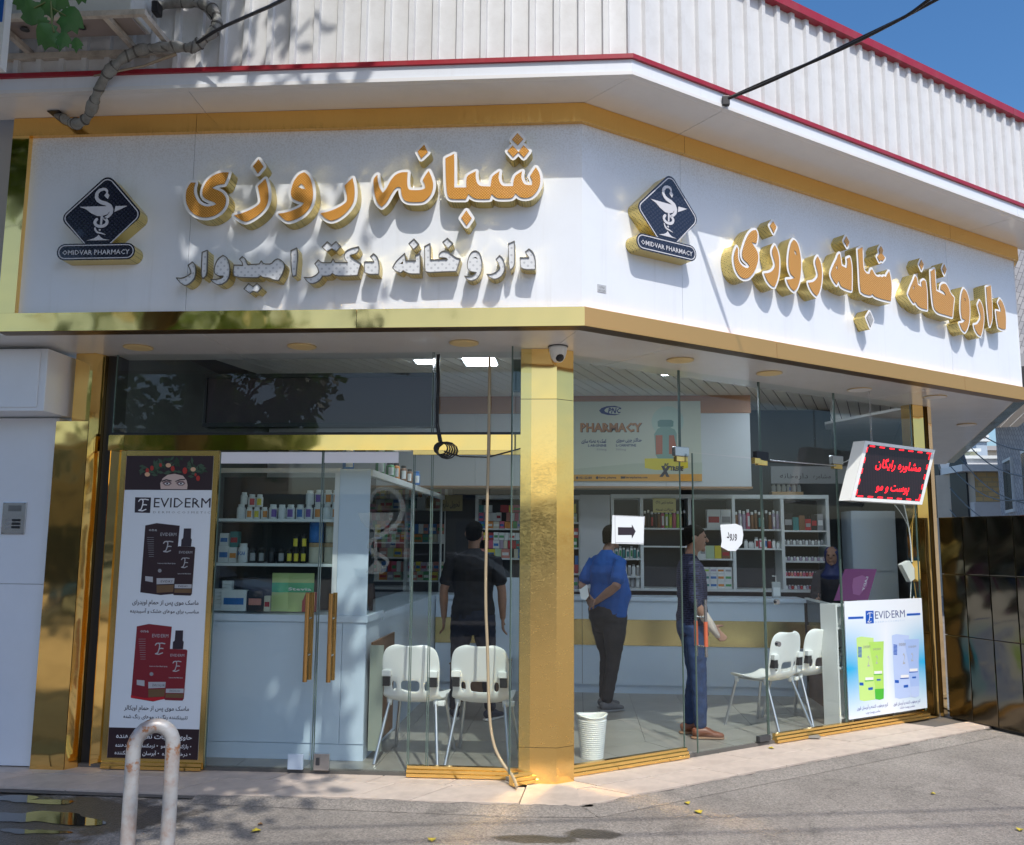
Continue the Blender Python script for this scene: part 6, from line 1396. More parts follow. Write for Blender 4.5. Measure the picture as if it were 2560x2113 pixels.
ad = thing('power_adapter', 'white power adapter with a tangle of white cables hanging inside the right window', 'adapter', fB(4.2, -.85, 1.1))
a0 = [onB(2255, 1412, -.84), onB(2275, 1402, -.84), onB(2297, 1440, -.84), onB(2277, 1455, -.84)]
g = G(fB); g.add([(s, -.84, z) for s, z in a0]+[(s, -.89, z) for s, z in a0], [(0, 1, 2, 3), (4, 5, 6, 7), (0, 1, 5, 4), (1, 2, 6, 5), (2, 3, 7, 6), (3, 0, 4, 7)]); obj('adapter_body', g, white_plastic, ad)
for k, pts in enumerate([[(2260, 1262), (2275, 1330), (2280, 1405)], [(2280, 1265), (2287, 1340), (2292, 1420), (2285, 1500)], [(2275, 1262), (2290, 1380), (2280, 1440), (2278, 1502)], [(2240, 1262), (2268, 1300), (2288, 1360), (2300, 1440), (2290, 1500)], [(2160, 1110), (2130, 1150), (2100, 1160)]]):
    P_ = [(*onB(u, v, -.86), 0) for u, v in pts]; obj('cable', G(fB).tube(smooth([(s, -.86-.004*k, z) for s, z, _ in P_]), .006 if k < 2 else .004, 6), white_plastic, ad)
bxx = thing('cardboard_box', 'brown cardboard box on the floor behind the two chairs', 'box', (-.95, 3.3, ZF)); obj('box_body', G().box((-1.35, 3.6, ZF), (-.75, 4.0, .42)), wood, bxx); obj('box_lid', G().box((-1.36, 3.59, .421), (-.74, 4.01, .43)), wood, bxx)
gc = thing('leaning_board', 'narrow metallic board leaning against the case side beside the left chair', 'board', (-1.6, 1.2, ZF)); obj('board_face', G().box((-1.60, 1.08, .12), (-1.50, 1.10, .88)), mat('champagne', (.45, .5, .42), .35, .6), gc); obj('board_side', G().box((-1.60, 1.10, .12), (-1.585, 1.9, .90)), wood, gc)
wp = thing('white_partition', 'low white panel with rounded corner standing behind the right chair', 'panel', (-.4, 3.2, .4))
g = G(fA); plate(g, [rnd([(-.95, .52), (-.22, .52), (-.22, 1.3), (-.95, 1.3)], [.01, .12, .01, .01])], -3.52, -3.48); obj('panel_body', g, white_lam, wp)
# ================================================================== CHAIRS
def make_chair(lab, group, loc, rz):
    t = thing('plastic_chair', lab, 'chair', (0, 0, 0), 0, group)
    sh = white_plastic
    # local: sitter faces +y, back rest at y = -.2
    g = G(); n = 13; rows = []
    prof = [(.23, .425, .20), (.215, .447, .215), (.16, .45, .222), (.05, .437, .226), (-.06, .43, .226), (-.14, .436, .222), (-.19, .462, .215), (-.215, .51, .208), (-.23, .58, .213), (-.243, .66, .22), (-.256, .74, .217), (-.266, .80, .20), (-.272, .83, .165), (-.274, .842, .10)]
    for (y, z, w) in prof:
        r = []
        for j in range(n):
            u = -1+2*j/(n-1); lift = .022*abs(u)**3
            if z > .47: r.append((u*w, y+.035*abs(u)**2.2+.0, z))
            else: r.append((u*w, y, z+lift-.012*(1-abs(u)**2)))
        rows.append(r)
    vs = [p for r in rows for p in r]
    def hole(i, j):
        if i in (7,) and 4 <= j <= 7: return True
        if i == 7 and j in (2, 9): return True
        return False
    fs = [(i*n+j, i*n+j+1, (i+1)*n+j+1, (i+1)*n+j) for i in range(len(prof)-1) for j in range(n-1) if not hole(i, j)]
    me = bpy.data.meshes.new('chair_shell'); me.from_pydata(vs, [], fs); me.materials.append(sh)
    for p in me.polygons: p.use_smooth = True
    o = bpy.data.objects.new('tmp', me); COL.objects.link(o)
    md = o.modifiers.new('s', 'SOLIDIFY'); md.thickness = .012; md.offset = 1; m2 = o.modifiers.new('b', 'SUBSURF'); m2.levels = 2; m2.render_levels = 2
    dg = bpy.context.evaluated_depsgraph_get(); me2 = bpy.data.meshes.new_from_object(o.evaluated_get(dg)); bpy.data.objects.remove(o)
    mesh_obj('seat_shell', me2, t)
    for s in (-1, 1):
        obj('armrest_socket', G().bev((s*.175-.035, -.262, .615), (s*.175+.035, -.222, .66), .006), sh, t)
        obj('socket_plug', G().box((s*.178-.026, -.252, .545), (s*.178+.026, -.20, .612)), mat('plug_black', (.02, .02, .022), .4), t)
        for y0, y1, top in ((.17, .24, .43), (-.14, -.23, .435)):
            g = G(); g.tube([(s*.175, y0, top), (s*.235, y1+(-.08 if y0 < 0 else .03), .0)], .0125, 10); obj('leg', g, alu, t)
            obj('leg_socket', G().lathe((s*.178, y0, top-.045), [(.018, 0), (.024, .05)], 12), sh, t)
        g = G(); g.tube([(s*.178, .17, .42), (s*.178, -.14, .425)], .011, 8); obj('side_rail', g, alu, t)
    obj('link_bracket', G().bev((.20, -.18, .40), (.25, -.12, .435), .008), sh, t)
    t.location = loc; t.rotation_euler = (0, 0, rz); WM[t.name] = Matrix.Translation(Vector(loc)) @ Matrix.Rotation(rz, 4, 'Z')
    return t
ch0 = make_chair('left chair of the pair backed to the glass door by the display case', 'white linked chairs', (-1.27, 1.27, ZF), R(-4))
def chair_copy(lab, loc, rz):
    c = copy_tree(ch0); c['label'] = lab; c.location = loc; c.rotation_euler = (0, 0, rz); return c
chair_copy('right chair of the pair left of the golden pillar', (-.76, 1.30, ZF), R(-3))
pc1, pc2 = onZ(1975, 1790, ZF), onZ(2075, 1760, ZF)
chair_copy('left chair of the angled pair, in front of the man in navy', (1.62, 2.68, ZF), R(42))
chair_copy('right chair of the angled pair, nearest the blue poster', (2.02, 3.05, ZF), R(38))
# ================================================================== PEOPLE
def chainmesh(g, pts, rads, k=14, lat=None):
    P = [Vector(p) for p in pts]; n = len(P); vs = []
    RR = [(r, r) if not isinstance(r, tuple) else r for r in rads]
    P = [P[0]-(P[1]-P[0]).normalized()*RR[0][0]*.55]+P+[P[-1]+(P[-1]-P[-2]).normalized()*RR[-1][0]*.55]
    RR = [(RR[0][0]*.6, RR[0][1]*.6)]+RR+[(RR[-1][0]*.6, RR[-1][1]*.6)]; n += 2
    for i in range(n):
        t = (P[min(i+1, n-1)]-P[max(i-1, 0)]).normalized()
        L_ = Vector(lat) if lat else (Vector((1, 0, 0)) if abs(t.x) < .8 else Vector((0, 1, 0)))
        a = (L_-t*L_.dot(t)).normalized(); b = t.cross(a)
        for j in range(k):
            q = 2*math.pi*j/k; vs.append(P[i]+a*math.cos(q)*RR[i][0]+b*math.sin(q)*RR[i][1])
    g.add(vs, [(i*k+j, i*k+(j+1) % k, (i+1)*k+(j+1) % k, (i+1)*k+j) for i in range(n-1) for j in range(k)]+[tuple(range(k))[::-1], tuple(range((n-1)*k, n*k))], 0, True, True)
def skinmesh(name, g, m, parent, vox=.009, it=5, fold=0, seed=0):
    me = bpy.data.meshes.new('tmp'); me.from_pydata([tuple(v) for v in g.v], [], g.f)
    bm = bmesh.new(); bm.from_mesh(me); bmesh.ops.recalc_face_normals(bm, faces=bm.faces); bm.to_mesh(me); bm.free()
    o = bpy.data.objects.new('tmp', me); COL.objects.link(o)
    md = o.modifiers.new('r', 'REMESH'); md.mode = 'VOXEL'; md.voxel_size = vox; s = o.modifiers.new('s', 'SMOOTH'); s.factor = .5; s.iterations = it
    dg = bpy.context.evaluated_depsgraph_get(); me2 = bpy.data.meshes.new_from_object(o.evaluated_get(dg)); bpy.data.objects.remove(o)
    if fold:
        ns = [v.normal.copy() for v in me2.vertices]
        for v, nn_ in zip(me2.vertices, ns):
            c = v.co; f_ = noise.noise(Vector((c.x*7+seed, c.y*7, c.z*16)))+.5*noise.noise(Vector((c.x*18, c.y*18+seed, c.z*30)))
            v.co = c+nn_*fold*f_
    me2.materials.clear(); me2.materials.append(m)
    for p in me2.polygons: p.use_smooth = True
    M_ = WM[parent.name]
    me2.transform(M_)
    return mesh_obj(name, me2, parent)
skin = mat('skin', (.34, .19, .13), .5, noise_s=25, noise_a=.15, spec=.4)
hairm = mat('hair_black', (.006, .005, .004), .9, spec=.15, bump=.6, bump_s=180)
def hand(g, w, d, side, thumb, curl=.5, sc=1.0):
    """palm and five fingers starting at wrist w, pointing along d; thumb = direction the thumb leaves the side"""
    d = Vector(d).normalized(); th = Vector(thumb).normalized(); nrm = d.cross(th).normalized()*side
    w = Vector(w)
    chainmesh(g, [w, w+d*.045*sc, w+d*.085*sc], [(.026*sc, .016*sc), (.040*sc, .014*sc), (.038*sc, .012*sc)], 10, lat=tuple(th))
    for i, (off, L_) in enumerate([(.030, .070), (.010, .078), (-.010, .072), (-.029, .056)]):
        b = w+d*.085*sc+th*off*sc; p = [b-d*.02*sc, b]; dd = d.copy()
        for k in range(3):
            dd = (dd+nrm*curl*.6).normalized(); p.append(p[-1]+dd*L_*sc/3)
        chainmesh(g, p, [.009*sc]*3+[.0085*sc, .0075*sc], 7)
    b = w+d*.025*sc+th*.03*sc; dd = (d*.6+th*.8).normalized(); p = [b-th*.01, b]
    for k in range(2): p.append(p[-1]+dd*.032*sc); dd = (dd+nrm*curl*.4-th*.25).normalized()
    chainmesh(g, p, [.012*sc, .012*sc, .011*sc, .009*sc], 7)
def person(lab, loc, face_az, H, J, cloth, stout=1.0, hair='short', extras=None):
    """J: joints in local metres (x right, y forward) for a 1.75 m figure, scaled to H"""
    k = H/1.75; rz = -face_az
    t = thing('person', lab, 'person', loc, rz)
    V = lambda p: tuple(c*k for c in p)
    st = stout
    head_dir = J.get('head_turn', 0)
    hc = Vector(V(J.get('head', (0, .02, 1.635))))
    torso = [(0, -.005, .90), (0, -.005, .98), (0, 0, 1.08), (0, .0, 1.20), (0, -.005, 1.32), (0, -.015, 1.40), (0, -.015, 1.45)]
    tr = [(.165*st, .115*st), (.165*st, .12*st), (.145*st, .11*st), (.155*st, .115*st), (.175, .115*st), (.165, .095), (.09, .07)]
    if 'belly' in J: torso[2] = (0, .03, 1.08); tr[2] = (.17*st, .135*st); torso[3] = (0, .02, 1.2)
    def tor(gr=0): return [V(p) for p in torso], [(a*k+gr, b*k+gr) for a, b in tr]
    def limbs(side): return J['arm_'+side], J['leg_'+side]
    g = G(lambda a, b, c: Vector((a, b, c)))
    chainmesh(g, *tor(-.004), 18, (1, 0, 0))
    chainmesh(g, [V((0, -.012, 1.42)), V((0, 0, 1.50)), tuple(hc-Vector((0, .01, .06))*k)], [.062*k, .054*k, .052*k], 12)
    # head
    def hl(p): 
        q = Matrix.Rotation(-head_dir, 3, 'Z') @ Vector(p); return tuple(hc+q*k)
    gh = G(lambda a, b, c: Vector((a, b, c)))
    prof = [(0, .012, -.105, .035, .035), (0, .012, -.085, .052, .055), (0, .01, -.05, .064, .075), (0, .002, -.01, .072, .088), (0, -.004, .035, .075, .094), (0, -.006, .075, .068, .086), (0, -.006, .10, .045, .06), (0, -.006, .113, .015, .02)]
    for q in (gh,):
        vs = []
        K_ = 20
        for (x, y, z, a, b) in prof:
            for j in range(K_):
                an = 2*math.pi*j/K_; vs.append(hl((x+math.cos(an)*a, y+math.sin(an)*b, z)))
        q.add(vs, [(i*K_+j, i*K_+(j+1) % K_, (i+1)*K_+(j+1) % K_, (i+1)*K_+j) for i in range(len(prof)-1) for j in range(K_)]+[tuple(range(K_))[::-1], tuple(range((len(prof)-1)*K_, len(prof)*K_))], 0, True, True)
    for v, f in zip([0], [0]): pass
    b0 = len(g.v); g.v += gh.v; g.f += [tuple(i+b0 for i in f) for f in gh.f]; g.m += gh.m; g.sm += gh.sm
    chainmesh(g, [hl((0, .085, .02)), hl((0, .102, -.005)), hl((0, .112, -.022))], [.009*k, .012*k, .015*k], 8)      # nose
    chainmesh(g, [hl((-.02, .088, -.055)), hl((.02, .088, -.055))], [.009*k]*2, 8)                                      # lips
    chainmesh(g, [hl((-.012, .072, -.092)), hl((.012, .072, -.092))], [.02*k]*2, 8)                                     # chin
    chainmesh(g, [hl((-.045, .080, .028)), hl((.045, .080, .028))], [.011*k]*2, 8)                                      # brow
    for s in (-1, 1): chainmesh(g, [hl((s*.074, -.012, .02)), hl((s*.080, -.018, 0)), hl((s*.075, -.01, -.025))], [(.007*k, .018*k), (.009*k, .02*k), (.006*k, .012*k)], 8)
    for s in ('l', 'r'):
        ar, lg = limbs(s)
        sgn = -1 if s == 'l' else 1
        sh, el, wr = [Vector(V(p)) for p in ar[:3]]
        chainmesh(g, [tuple(sh-Vector((sgn*.03, 0, 0))), tuple(sh), tuple(sh.lerp(el, .5)), tuple(el), tuple(el.lerp(wr, .35)), tuple(wr)], [.050*k, .050*k, .045*k*st**.6, .037*k*st**.6, .038*k*st**.6, .026*k], 12)
        hd = ar[3] if len(ar) > 3 else tuple(wr-el)
        hand(g, wr, hd, sgn, ar[4] if len(ar) > 4 else (0, 1, 0), ar[5] if len(ar) > 5 else .35, k)
        hp, kn, an = [Vector(V(p)) for p in lg[:3]]
        chainmesh(g, [tuple(hp), tuple(hp.lerp(kn, .45)), tuple(kn), tuple(kn.lerp(an, .35)), tuple(an)], [.088*k*st, .074*k*st, .054*k, .054*k, .036*k], 12)
        fd = Matrix.Rotation(-lg[3] if len(lg) > 3 else 0, 3, 'Z') @ Vector((0, 1, 0))
        chainmesh(g, [tuple(an-Vector((0, 0, .03))), tuple(an+fd*.06*k-Vector((0, 0, .045*k))), tuple(an+fd*.14*k-Vector((0, 0, .06*k)))], [(.035*k, .035*k), (.04*k, .028*k), (.038*k, .02*k)], 10)
    skinmesh('body', g, skin, t, .0075, 3)
    # face details
    for s in (-1, 1):
        e = G(lambda a, b, c: Vector((a, b, c))); e.ell(hl((s*.031, .083, .012)), (.012*k, .008*k, .007*k)); e2 = G(lambda a, b, c: WM[t.name] @ Vector((a, b, c)))
        for v in e.v: e2.v.append(WM[t.name] @ v)
        e2.f = e.f; e2.m = e.m; e2.sm = e.sm; obj('eye', e2, mat('eye_dark', (.03, .02, .018), .2), t)
    # hair
    hg = G(lambda a, b, c: Vector((a, b, c)))
    if hair == 'short':
        vs = []; K_ = 20; pr = [(-.02, .0745, .092), (.02, .0785, .099), (.055, .078, .098), (.085, .066, .084), (.108, .044, .058), (.121, .012, .018)]
        for (z, a, b) in pr:
            for j in range(K_):
                an = 2*math.pi*j/K_; fr = max(0, math.sin(an)); zz = z+(.07*fr if z < .03 else .03*fr if z < .06 else 0)-.05*max(0, -math.sin(an))*(1 if z < 0 else 0)
                vs.append(hl((math.cos(an)*a, -.008+math.sin(an)*b*(.96 if fr > 0 else 1.02), zz)))
        hg.add(vs, [(i*K_+j, i*K_+(j+1) % K_, (i+1)*K_+(j+1) % K_, (i+1)*K_+j) for i in range(len(pr)-1) for j in range(K_)]+[tuple(range(K_))[::-1], tuple(range((len(pr)-1)*K_, len(pr)*K_))], 0, True, True)
        skinmesh('hair', hg, hairm, t, .008, 3, .002)
    elif hair == 'scarf':
        chainmesh(hg, [hl((0, -.012, .06)), hl((0, -.02, 0)), hl((0, -.03, -.08)), hl((0, -.02, -.16)), hl((0, -.01, -.24))], [(.088*k, .098*k), (.092*k, .095*k), (.08*k, .075*k), (.09*k, .08*k), (.15*k, .11*k)], 16, (1, 0, 0))
        skinmesh('headscarf', hg, mat('scarf_blue', (.02, .03, .12), .6), t, .012, 4, .004)
    # shirt
    sg = G(lambda a, b, c: Vector((a, b, c)))
    P_, R_ = tor(.012); lo = cloth.get('hem', .90)
    P_[0] = V((0, -.005, lo)); chainmesh(sg, P_, R_, 20, (1, 0, 0))
    chainmesh(sg, [V((-.155, -.01, 1.388)), V((-.08, -.012, 1.425)), V((0, -.015, 1.44)), V((.08, -.012, 1.425)), V((.155, -.01, 1.388))], [.058*k, .055*k, .05*k, .055*k, .058*k], 12)
    for s in ('l', 'r'):
        ar, _ = limbs(s); sgn = -1 if s == 'l' else 1; sh, el, wr = [Vector(V(p)) for p in ar[:3]]; f_ = cloth.get('sleeve', .6)
        pts = [tuple(sh-Vector((sgn*.03, 0, 0))), tuple(sh), tuple(sh.lerp(el, min(1, f_)*.55)), tuple(sh.lerp(el, min(1, f_)))]; rr = [.058*k, .060*k, .058*k*st**.5, (.060 if f_ < 1 else .050)*k*st**.6]
        if f_ > 1: pts.append(tuple(el.lerp(wr, f_-1))); rr.append(.05*k)
        chainmesh(sg, pts, rr, 14)
    skinmesh('shirt', sg, cloth['shirt'], t, .011, 4, .005, 3)
    # trousers
    tg = G(lambda a, b, c: Vector((a, b, c)))
    chainmesh(tg, [V((0, -.01, .84)), V((0, -.008, .93)), V((0, -.004, 1.0))], [(.168*st*k, .125*st*k), (.172*st*k, .128*st*k), (.158*st*k, .118*st*k)], 18, (1, 0, 0))
    for s in ('l', 'r'):
        _, lg = limbs(s); hp, kn, an = [Vector(V(p)) for p in lg[:3]]; w_ = cloth.get('leg', 1)
        chainmesh(tg, [tuple(hp+Vector((0, 0, .02))), tuple(hp.lerp(kn, .45)), tuple(kn), tuple(kn.lerp(an, .4)), tuple(an+Vector((0, 0, .015)))], [.098*k*st, .086*k*st, .066*k*w_, .062*k*w_, .052*k*w_], 14)
    skinmesh('trousers', tg, cloth['trousers'], t, .011, 4, .006, 9)
    for s in ('l', 'r'):
        _, lg = limbs(s); an = Vector(V(lg[2])); fd = Matrix.Rotation(-(lg[3] if len(lg) > 3 else 0), 3, 'Z') @ Vector((0, 1, 0)); sd_ = Vector((fd.y, -fd.x, 0))
        g = G(lambda a, b, c: Vector((a, b, c))); z = -an.z
        chainmesh(g, [tuple(an-fd*.05+Vector((0, 0, -.035))), tuple(an+fd*.03+Vector((0, 0, -.03))), tuple(an+fd*.10+Vector((0, 0, -.05))), tuple(an+fd*.17+Vector((0, 0, -.06)))], [(.042, .04), (.045, .045), (.048, .03), (.038, .022)], 12, tuple(sd_))
        skinmesh('shoe', g, cloth['shoe'], t, .008, 3)
        g = G(lambda a, b, c: Vector((a, b, c))); chainmesh(g, [tuple(Vector((an.x, an.y, .012))-fd*.06), tuple(Vector((an.x, an.y, .012))+fd*.05), tuple(Vector((an.x, an.y, .012))+fd*.17)], [(.042, .014), (.046, .014), (.043, .013)], 12, tuple(sd_))
        skinmesh('shoe_sole', g, cloth['sole'], t, .007, 1)
    return t, V
denim = mat('denim', (.028, .060, .16), .8, noise_s=14, noise_a=.5, bump=.3, bump_s=90)
blackc = mat('black_cotton', (.010, .010, .014), .85, noise_s=5, noise_a=.3)
darkj = mat('dark_jeans', (.012, .016, .035), .8, noise_s=12, noise_a=.4)
bluec = mat('royal_blue_cotton', (.004, .10, .42), .8, noise_s=6, noise_a=.2)
greyt = mat('charcoal_trousers', (.030, .027, .030), .8, noise_s=8, noise_a=.3)
plaid = mat('navy_plaid', (.008, .012, .045), .8); nt, b_, L_ = nodes(plaid); tc = nt.nodes.new('ShaderNodeTexCoord'); br = nt.nodes.new('ShaderNodeTexBrick'); br.inputs['Scale'].default_value = 14; br.inputs['Color1'].default_value = (.004, .006, .020, 1); br.inputs['Color2'].default_value = (.010, .014, .045, 1); br.inputs['Mortar'].default_value = (.03, .035, .09, 1); br.inputs['Mortar Size'].default_value = .04
mp_ = nt.nodes.new('ShaderNodeMapping'); mp_.inputs['Rotation'].default_value = (R(90), 0, 0); L_(tc.outputs['Object'], mp_.inputs[0]); L_(mp_.outputs[0], br.inputs['Vector']); L_(br.outputs[0], b_.inputs['Base Color'])
brs = mat('brown_leather', (.20, .07, .035), .4); sn_ = mat('navy_sneaker', (.02, .025, .05), .6); gsn = mat('grey_sneaker', (.14, .14, .15), .7); wsole = mat('white_sole', (.6, .6, .58), .6); gsole = mat('grey_sole', (.3, .3, .31), .6)
# man in black, seen from behind
person('man in a black T-shirt seen from behind, standing beyond the chairs', (-1.02, 2.72, ZF), R(3), 1.80,
    {'head': (.0, .015, 1.635), 'arm_l': [(-.20, -.01, 1.41), (-.265, -.035, 1.13), (-.275, .04, .88), (-.02, .1, -1), (0, 1, 0), .5], 'arm_r': [(.20, -.01, 1.41), (.265, -.03, 1.13), (.265, .05, .88), (.0, .12, -1), (0, 1, 0), .5],
     'leg_l': [(-.095, 0, .88), (-.13, .01, .48), (-.15, -.02, .09), -.3], 'leg_r': [(.095, 0, .88), (.14, .01, .48), (.17, -.02, .09), .5]}, {'shirt': blackc, 'trousers': darkj, 'shoe': sn_, 'sole': wsole, 'sleeve': .75, 'hem': .86}, 1.14)
# man in blue, hands clasped behind the back
tb, V_ = person('man in a royal blue T-shirt with hands clasped behind his back, holding a white paper', (.25, 3.35, ZF), R(52), 1.79,
    {'belly': 1, 'head': (0, .05, 1.63), 'head_turn': R(-10), 'arm_l': [(-.20, -.01, 1.40), (-.25, -.12, 1.16), (-.06, -.19, 1.02), (1, -.15, -.35), (0, -.3, -1), .5], 'arm_r': [(.20, -.01, 1.40), (.265, -.12, 1.17), (.04, -.19, 1.01), (-1, -.1, -.1), (0, -.3, 1), .5],
     'leg_l': [(-.095, 0, .88), (-.10, .06, .48), (-.09, .02, .09), -.05], 'leg_r': [(.095, 0, .88), (.10, -.02, .48), (.09, -.10, .09), .1]}, {'shirt': bluec, 'trousers': greyt, 'shoe': gsn, 'sole': gsole, 'sleeve': .8, 'hem': .88}, 1.28)
pp = thing('folded_paper', 'small white paper held behind the back of the man in blue', 'paper', onY(1462, 1505, 3.22))
a_ = [onY(1448, 1475, 3.24), onY(1468, 1461, 3.22), onY(1472, 1490, 3.2), onY(1465, 1500, 3.2), onY(1453, 1496, 3.22)]
g = G(); g.add([tuple(p) for p in a_]+[(p.x, p.y+.003, p.z) for p in a_], [(0, 1, 2, 3, 4), (5, 6, 7, 8, 9)]+[(i, (i+1) % 5, (i+1) % 5+5, i+5) for i in range(5)]); obj('sheet', g, MC['paper'], pp)
# man in navy, profile facing right, bandaged forearm
tn, V_ = person('man in a dark navy plaid shirt and jeans standing in profile at the glass door', (.93, 2.2, ZF), R(86), 1.77,
    {'head': (0, .03, 1.63), 'arm_l': [(-.19, -.01, 1.41), (-.22, -.04, 1.13), (-.2, .10, .93), (0, .4, -1), (0, 1, 0), .5], 'arm_r': [(.19, -.01, 1.41), (.235, -.03, 1.12), (.21, .11, .915), (-.05, .75, -.8), (0, .6, .6), .45],
     'leg_l': [(-.09, 0, .88), (-.10, .03, .48), (-.10, -.03, .09), 0], 'leg_r': [(.09, 0, .88), (.10, .02, .48), (.10, .03, .09), .05]}, {'shirt': plaid, 'trousers': denim, 'shoe': brs, 'sole': mat('tan_sole', (.28, .16, .09), .6), 'sleeve': 1.15, 'hem': .84}, 1.0)
g = G(lambda a, b, c: Vector((a, b, c))); e_, w_ = Vector(V_((.235, -.03, 1.12))), Vector(V_((.21, .11, .915))); d_ = (w_-e_).normalized()
chainmesh(g, [tuple(e_.lerp(w_, .55)), tuple(w_), tuple(w_+d_*.05), tuple(w_+d_*.09)], [.042, .040, (.045, .028), (.042, .024)], 12); skinmesh('bandage', g, mat('bandage', (.55, .48, .42), .8, bump=.4, bump_s=120), tn, .007, 2)
# person behind the counter at the right
pr = person('person in a blue headscarf behind the counter at the dark right end of the shop', (2.78, 4.62, ZF), R(200), 1.60,
    {'head': (0, .04, 1.62), 'arm_l': [(-.17, 0, 1.40), (-.22, .02, 1.14), (-.16, .2, 1.10), (.3, 1, 0), (0, 0, 1), .5], 'arm_r': [(.17, 0, 1.40), (.22, .02, 1.14), (.16, .2, 1.10), (-.3, 1, 0), (0, 0, 1), .5],
     'leg_l': [(-.09, 0, .88), (-.09, .01, .48), (-.09, 0, .09)], 'leg_r': [(.09, 0, .88), (.09, .01, .48), (.09, 0, .09)]}, {'shirt': mat('black_coat', (.012, .012, .02), .7), 'trousers': blackc, 'shoe': sn_, 'sole': gsole, 'sleeve': 1.8, 'hem': .75}, 1.0, 'scarf')
# ================================================================== OUTSIDE: hoop, air conditioner, cables
rust = mat('painted_pipe', (.40, .41, .42), .42, .2, dirt=1.0, dirt_s=5, dirt_c=(.26, .12, .05), bump=.15, bump_s=50)
nt, b_, L_ = nodes(rust); base_ = b_.inputs['Base Color'].links[0].from_socket; tc = nt.nodes.new('ShaderNodeTexCoord')
n1 = nt.nodes.new('ShaderNodeTexNoise'); n1.inputs['Scale'].default_value = 9; n1.inputs['Detail'].default_value = 8; n1.inputs['Roughness'].default_value = .7; L_(tc.outputs['Object'], n1.inputs['Vector']); r1_ = nt.nodes.new('ShaderNodeMapRange'); r1_.inputs[1].default_value = .56; r1_.inputs[2].default_value = .62; L_(n1.outputs[0], r1_.inputs[0])
sp = nt.nodes.new('ShaderNodeSeparateXYZ'); L_(tc.outputs['Object'], sp.inputs[0]); r2_ = nt.nodes.new('ShaderNodeMapRange'); r2_.inputs[1].default_value = .10; r2_.inputs[2].default_value = .24; r2_.inputs[3].default_value = .25; r2_.inputs[4].default_value = 1; L_(sp.outputs[2], r2_.inputs[0])
m1_ = nt.nodes.new('ShaderNodeMath'); m1_.operation = 'MULTIPLY'; L_(r1_.outputs[0], m1_.inputs[0]); L_(r2_.outputs[0], m1_.inputs[1])
x_ = nt.nodes.new('ShaderNodeMix'); x_.data_type = 'RGBA'; L_(m1_.outputs[0], x_.inputs[0]); L_(base_, x_.inputs[6]); x_.inputs[7].default_value = (.30, .13, .05, 1); L_(x_.outputs[2], b_.inputs['Base Color'])
hp_ = thing('pipe_hoop', 'bent white painted steel pipe hoop with rust patches standing at the lower left', 'bollard', (-2.06, -1.38, 0))
A_, B2 = Vector((-2.15, -1.42, 0)), Vector((-1.985, -1.36, 0)); e_ = (B2-A_).normalized(); W_ = (B2-A_).length; rA = W_/2
path = [tuple(A_+Vector((0, 0, z))) for z in (-.05, .2, .4, .55, .66)]
mid = (A_+B2)/2
for i in range(1, 12):
    a = math.pi-math.pi*i/12; path.append(tuple(mid+e_*math.cos(a)*rA+Vector((0, 0, .66+.02*(i/12)+math.sin(a)*rA*1.15))))
path += [tuple(B2+Vector((0, 0, z))) for z in (.68, .5, .3, -.05)]
g = G(); g.tube(path, .034, 20); o = obj('pipe', g, rust, hp_)
for c_ in (): obj('pipe_weld', G().lathe((c_.x, c_.y, .63), [(.037, 0), (.0385, .004), (.0385, .010), (.037, .014)], 20), mat('weld', (.3, .2, .13), .6, .3), hp_)
# air conditioner on its bracket
ang = mat('angle_iron', (.55, .50, .43), .6, dirt=.7, dirt_s=9, dirt_c=(.12, .08, .05))
ac = thing('air_conditioner', 'outdoor air conditioner unit on a rusty angle iron bracket at the upper left', 'air conditioner', (-3.3, -.5, 4.9))
ZB = 4.90; YW, YO = -.292, -.68
def bar(p, q, w=.035, m=ang, name='bracket_bar', par=ac):
    g = G(); p, q = Vector(p), Vector(q); d = (q-p).normalized(); a = d.cross(Vector((0, 0, 1))).normalized()*w/2; b = Vector((0, 0, w/2))
    g.add([p-a-b, p+a-b, p+a+b, p-a+b, q-a-b, q+a-b, q+a+b, q-a+b], [(0, 1, 2, 3), (4, 5, 6, 7), (0, 1, 5, 4), (1, 2, 6, 5), (2, 3, 7, 6), (3, 0, 4, 7)]); return obj(name, g, m, par)
xl_, xm_, xr_ = onY(30, 90, -.5)[0], onY(300, 90, -.5)[0], onY(395, 75, -.5)[0]
for x in (xl_, xm_, xr_): bar((x, YW, ZB), (x, YO, ZB))
bar((xl_-.4, YO-.018, ZB+.001), (xr_+.02, YO-.018, ZB+.001)); bar((xl_-.4, YW-.02, ZB-.036), (xr_+.03, YW-.02, ZB-.036), .04)
bar((onY(432, 60, -.33)[0], -.33, 4.86), (onY(432, 60, -.33)[0], -.33, 5.7), .03)
acw = mat('ac_white', (.62, .63, .60), .5, dirt=.3, dirt_s=6)
obj('unit_body', G().bev((xl_-.25, YO+.02, ZB+.045), (xr_-.10, YW-.10, ZB+.6), .01), acw, ac)
obj('base_tray', G().bev((xl_-.2, YO+.03, ZB+.026), (xr_-.12, YW-.13, ZB+.044), .004), mat('ac_base', (.30, .25, .23), .6, dirt=.5, dirt_s=8), ac)
for dx in (.12, .5): obj('base_foot', G().lathe((xl_+dx, -.55, ZB+.01), [(.03, 0), (.022, .012)], 10), dark_grey, ac)
obj('side_valve', G().bev((xr_-.058, -.50, ZB+.14), (xr_-.015, -.42, ZB+.22), .01), black, ac)
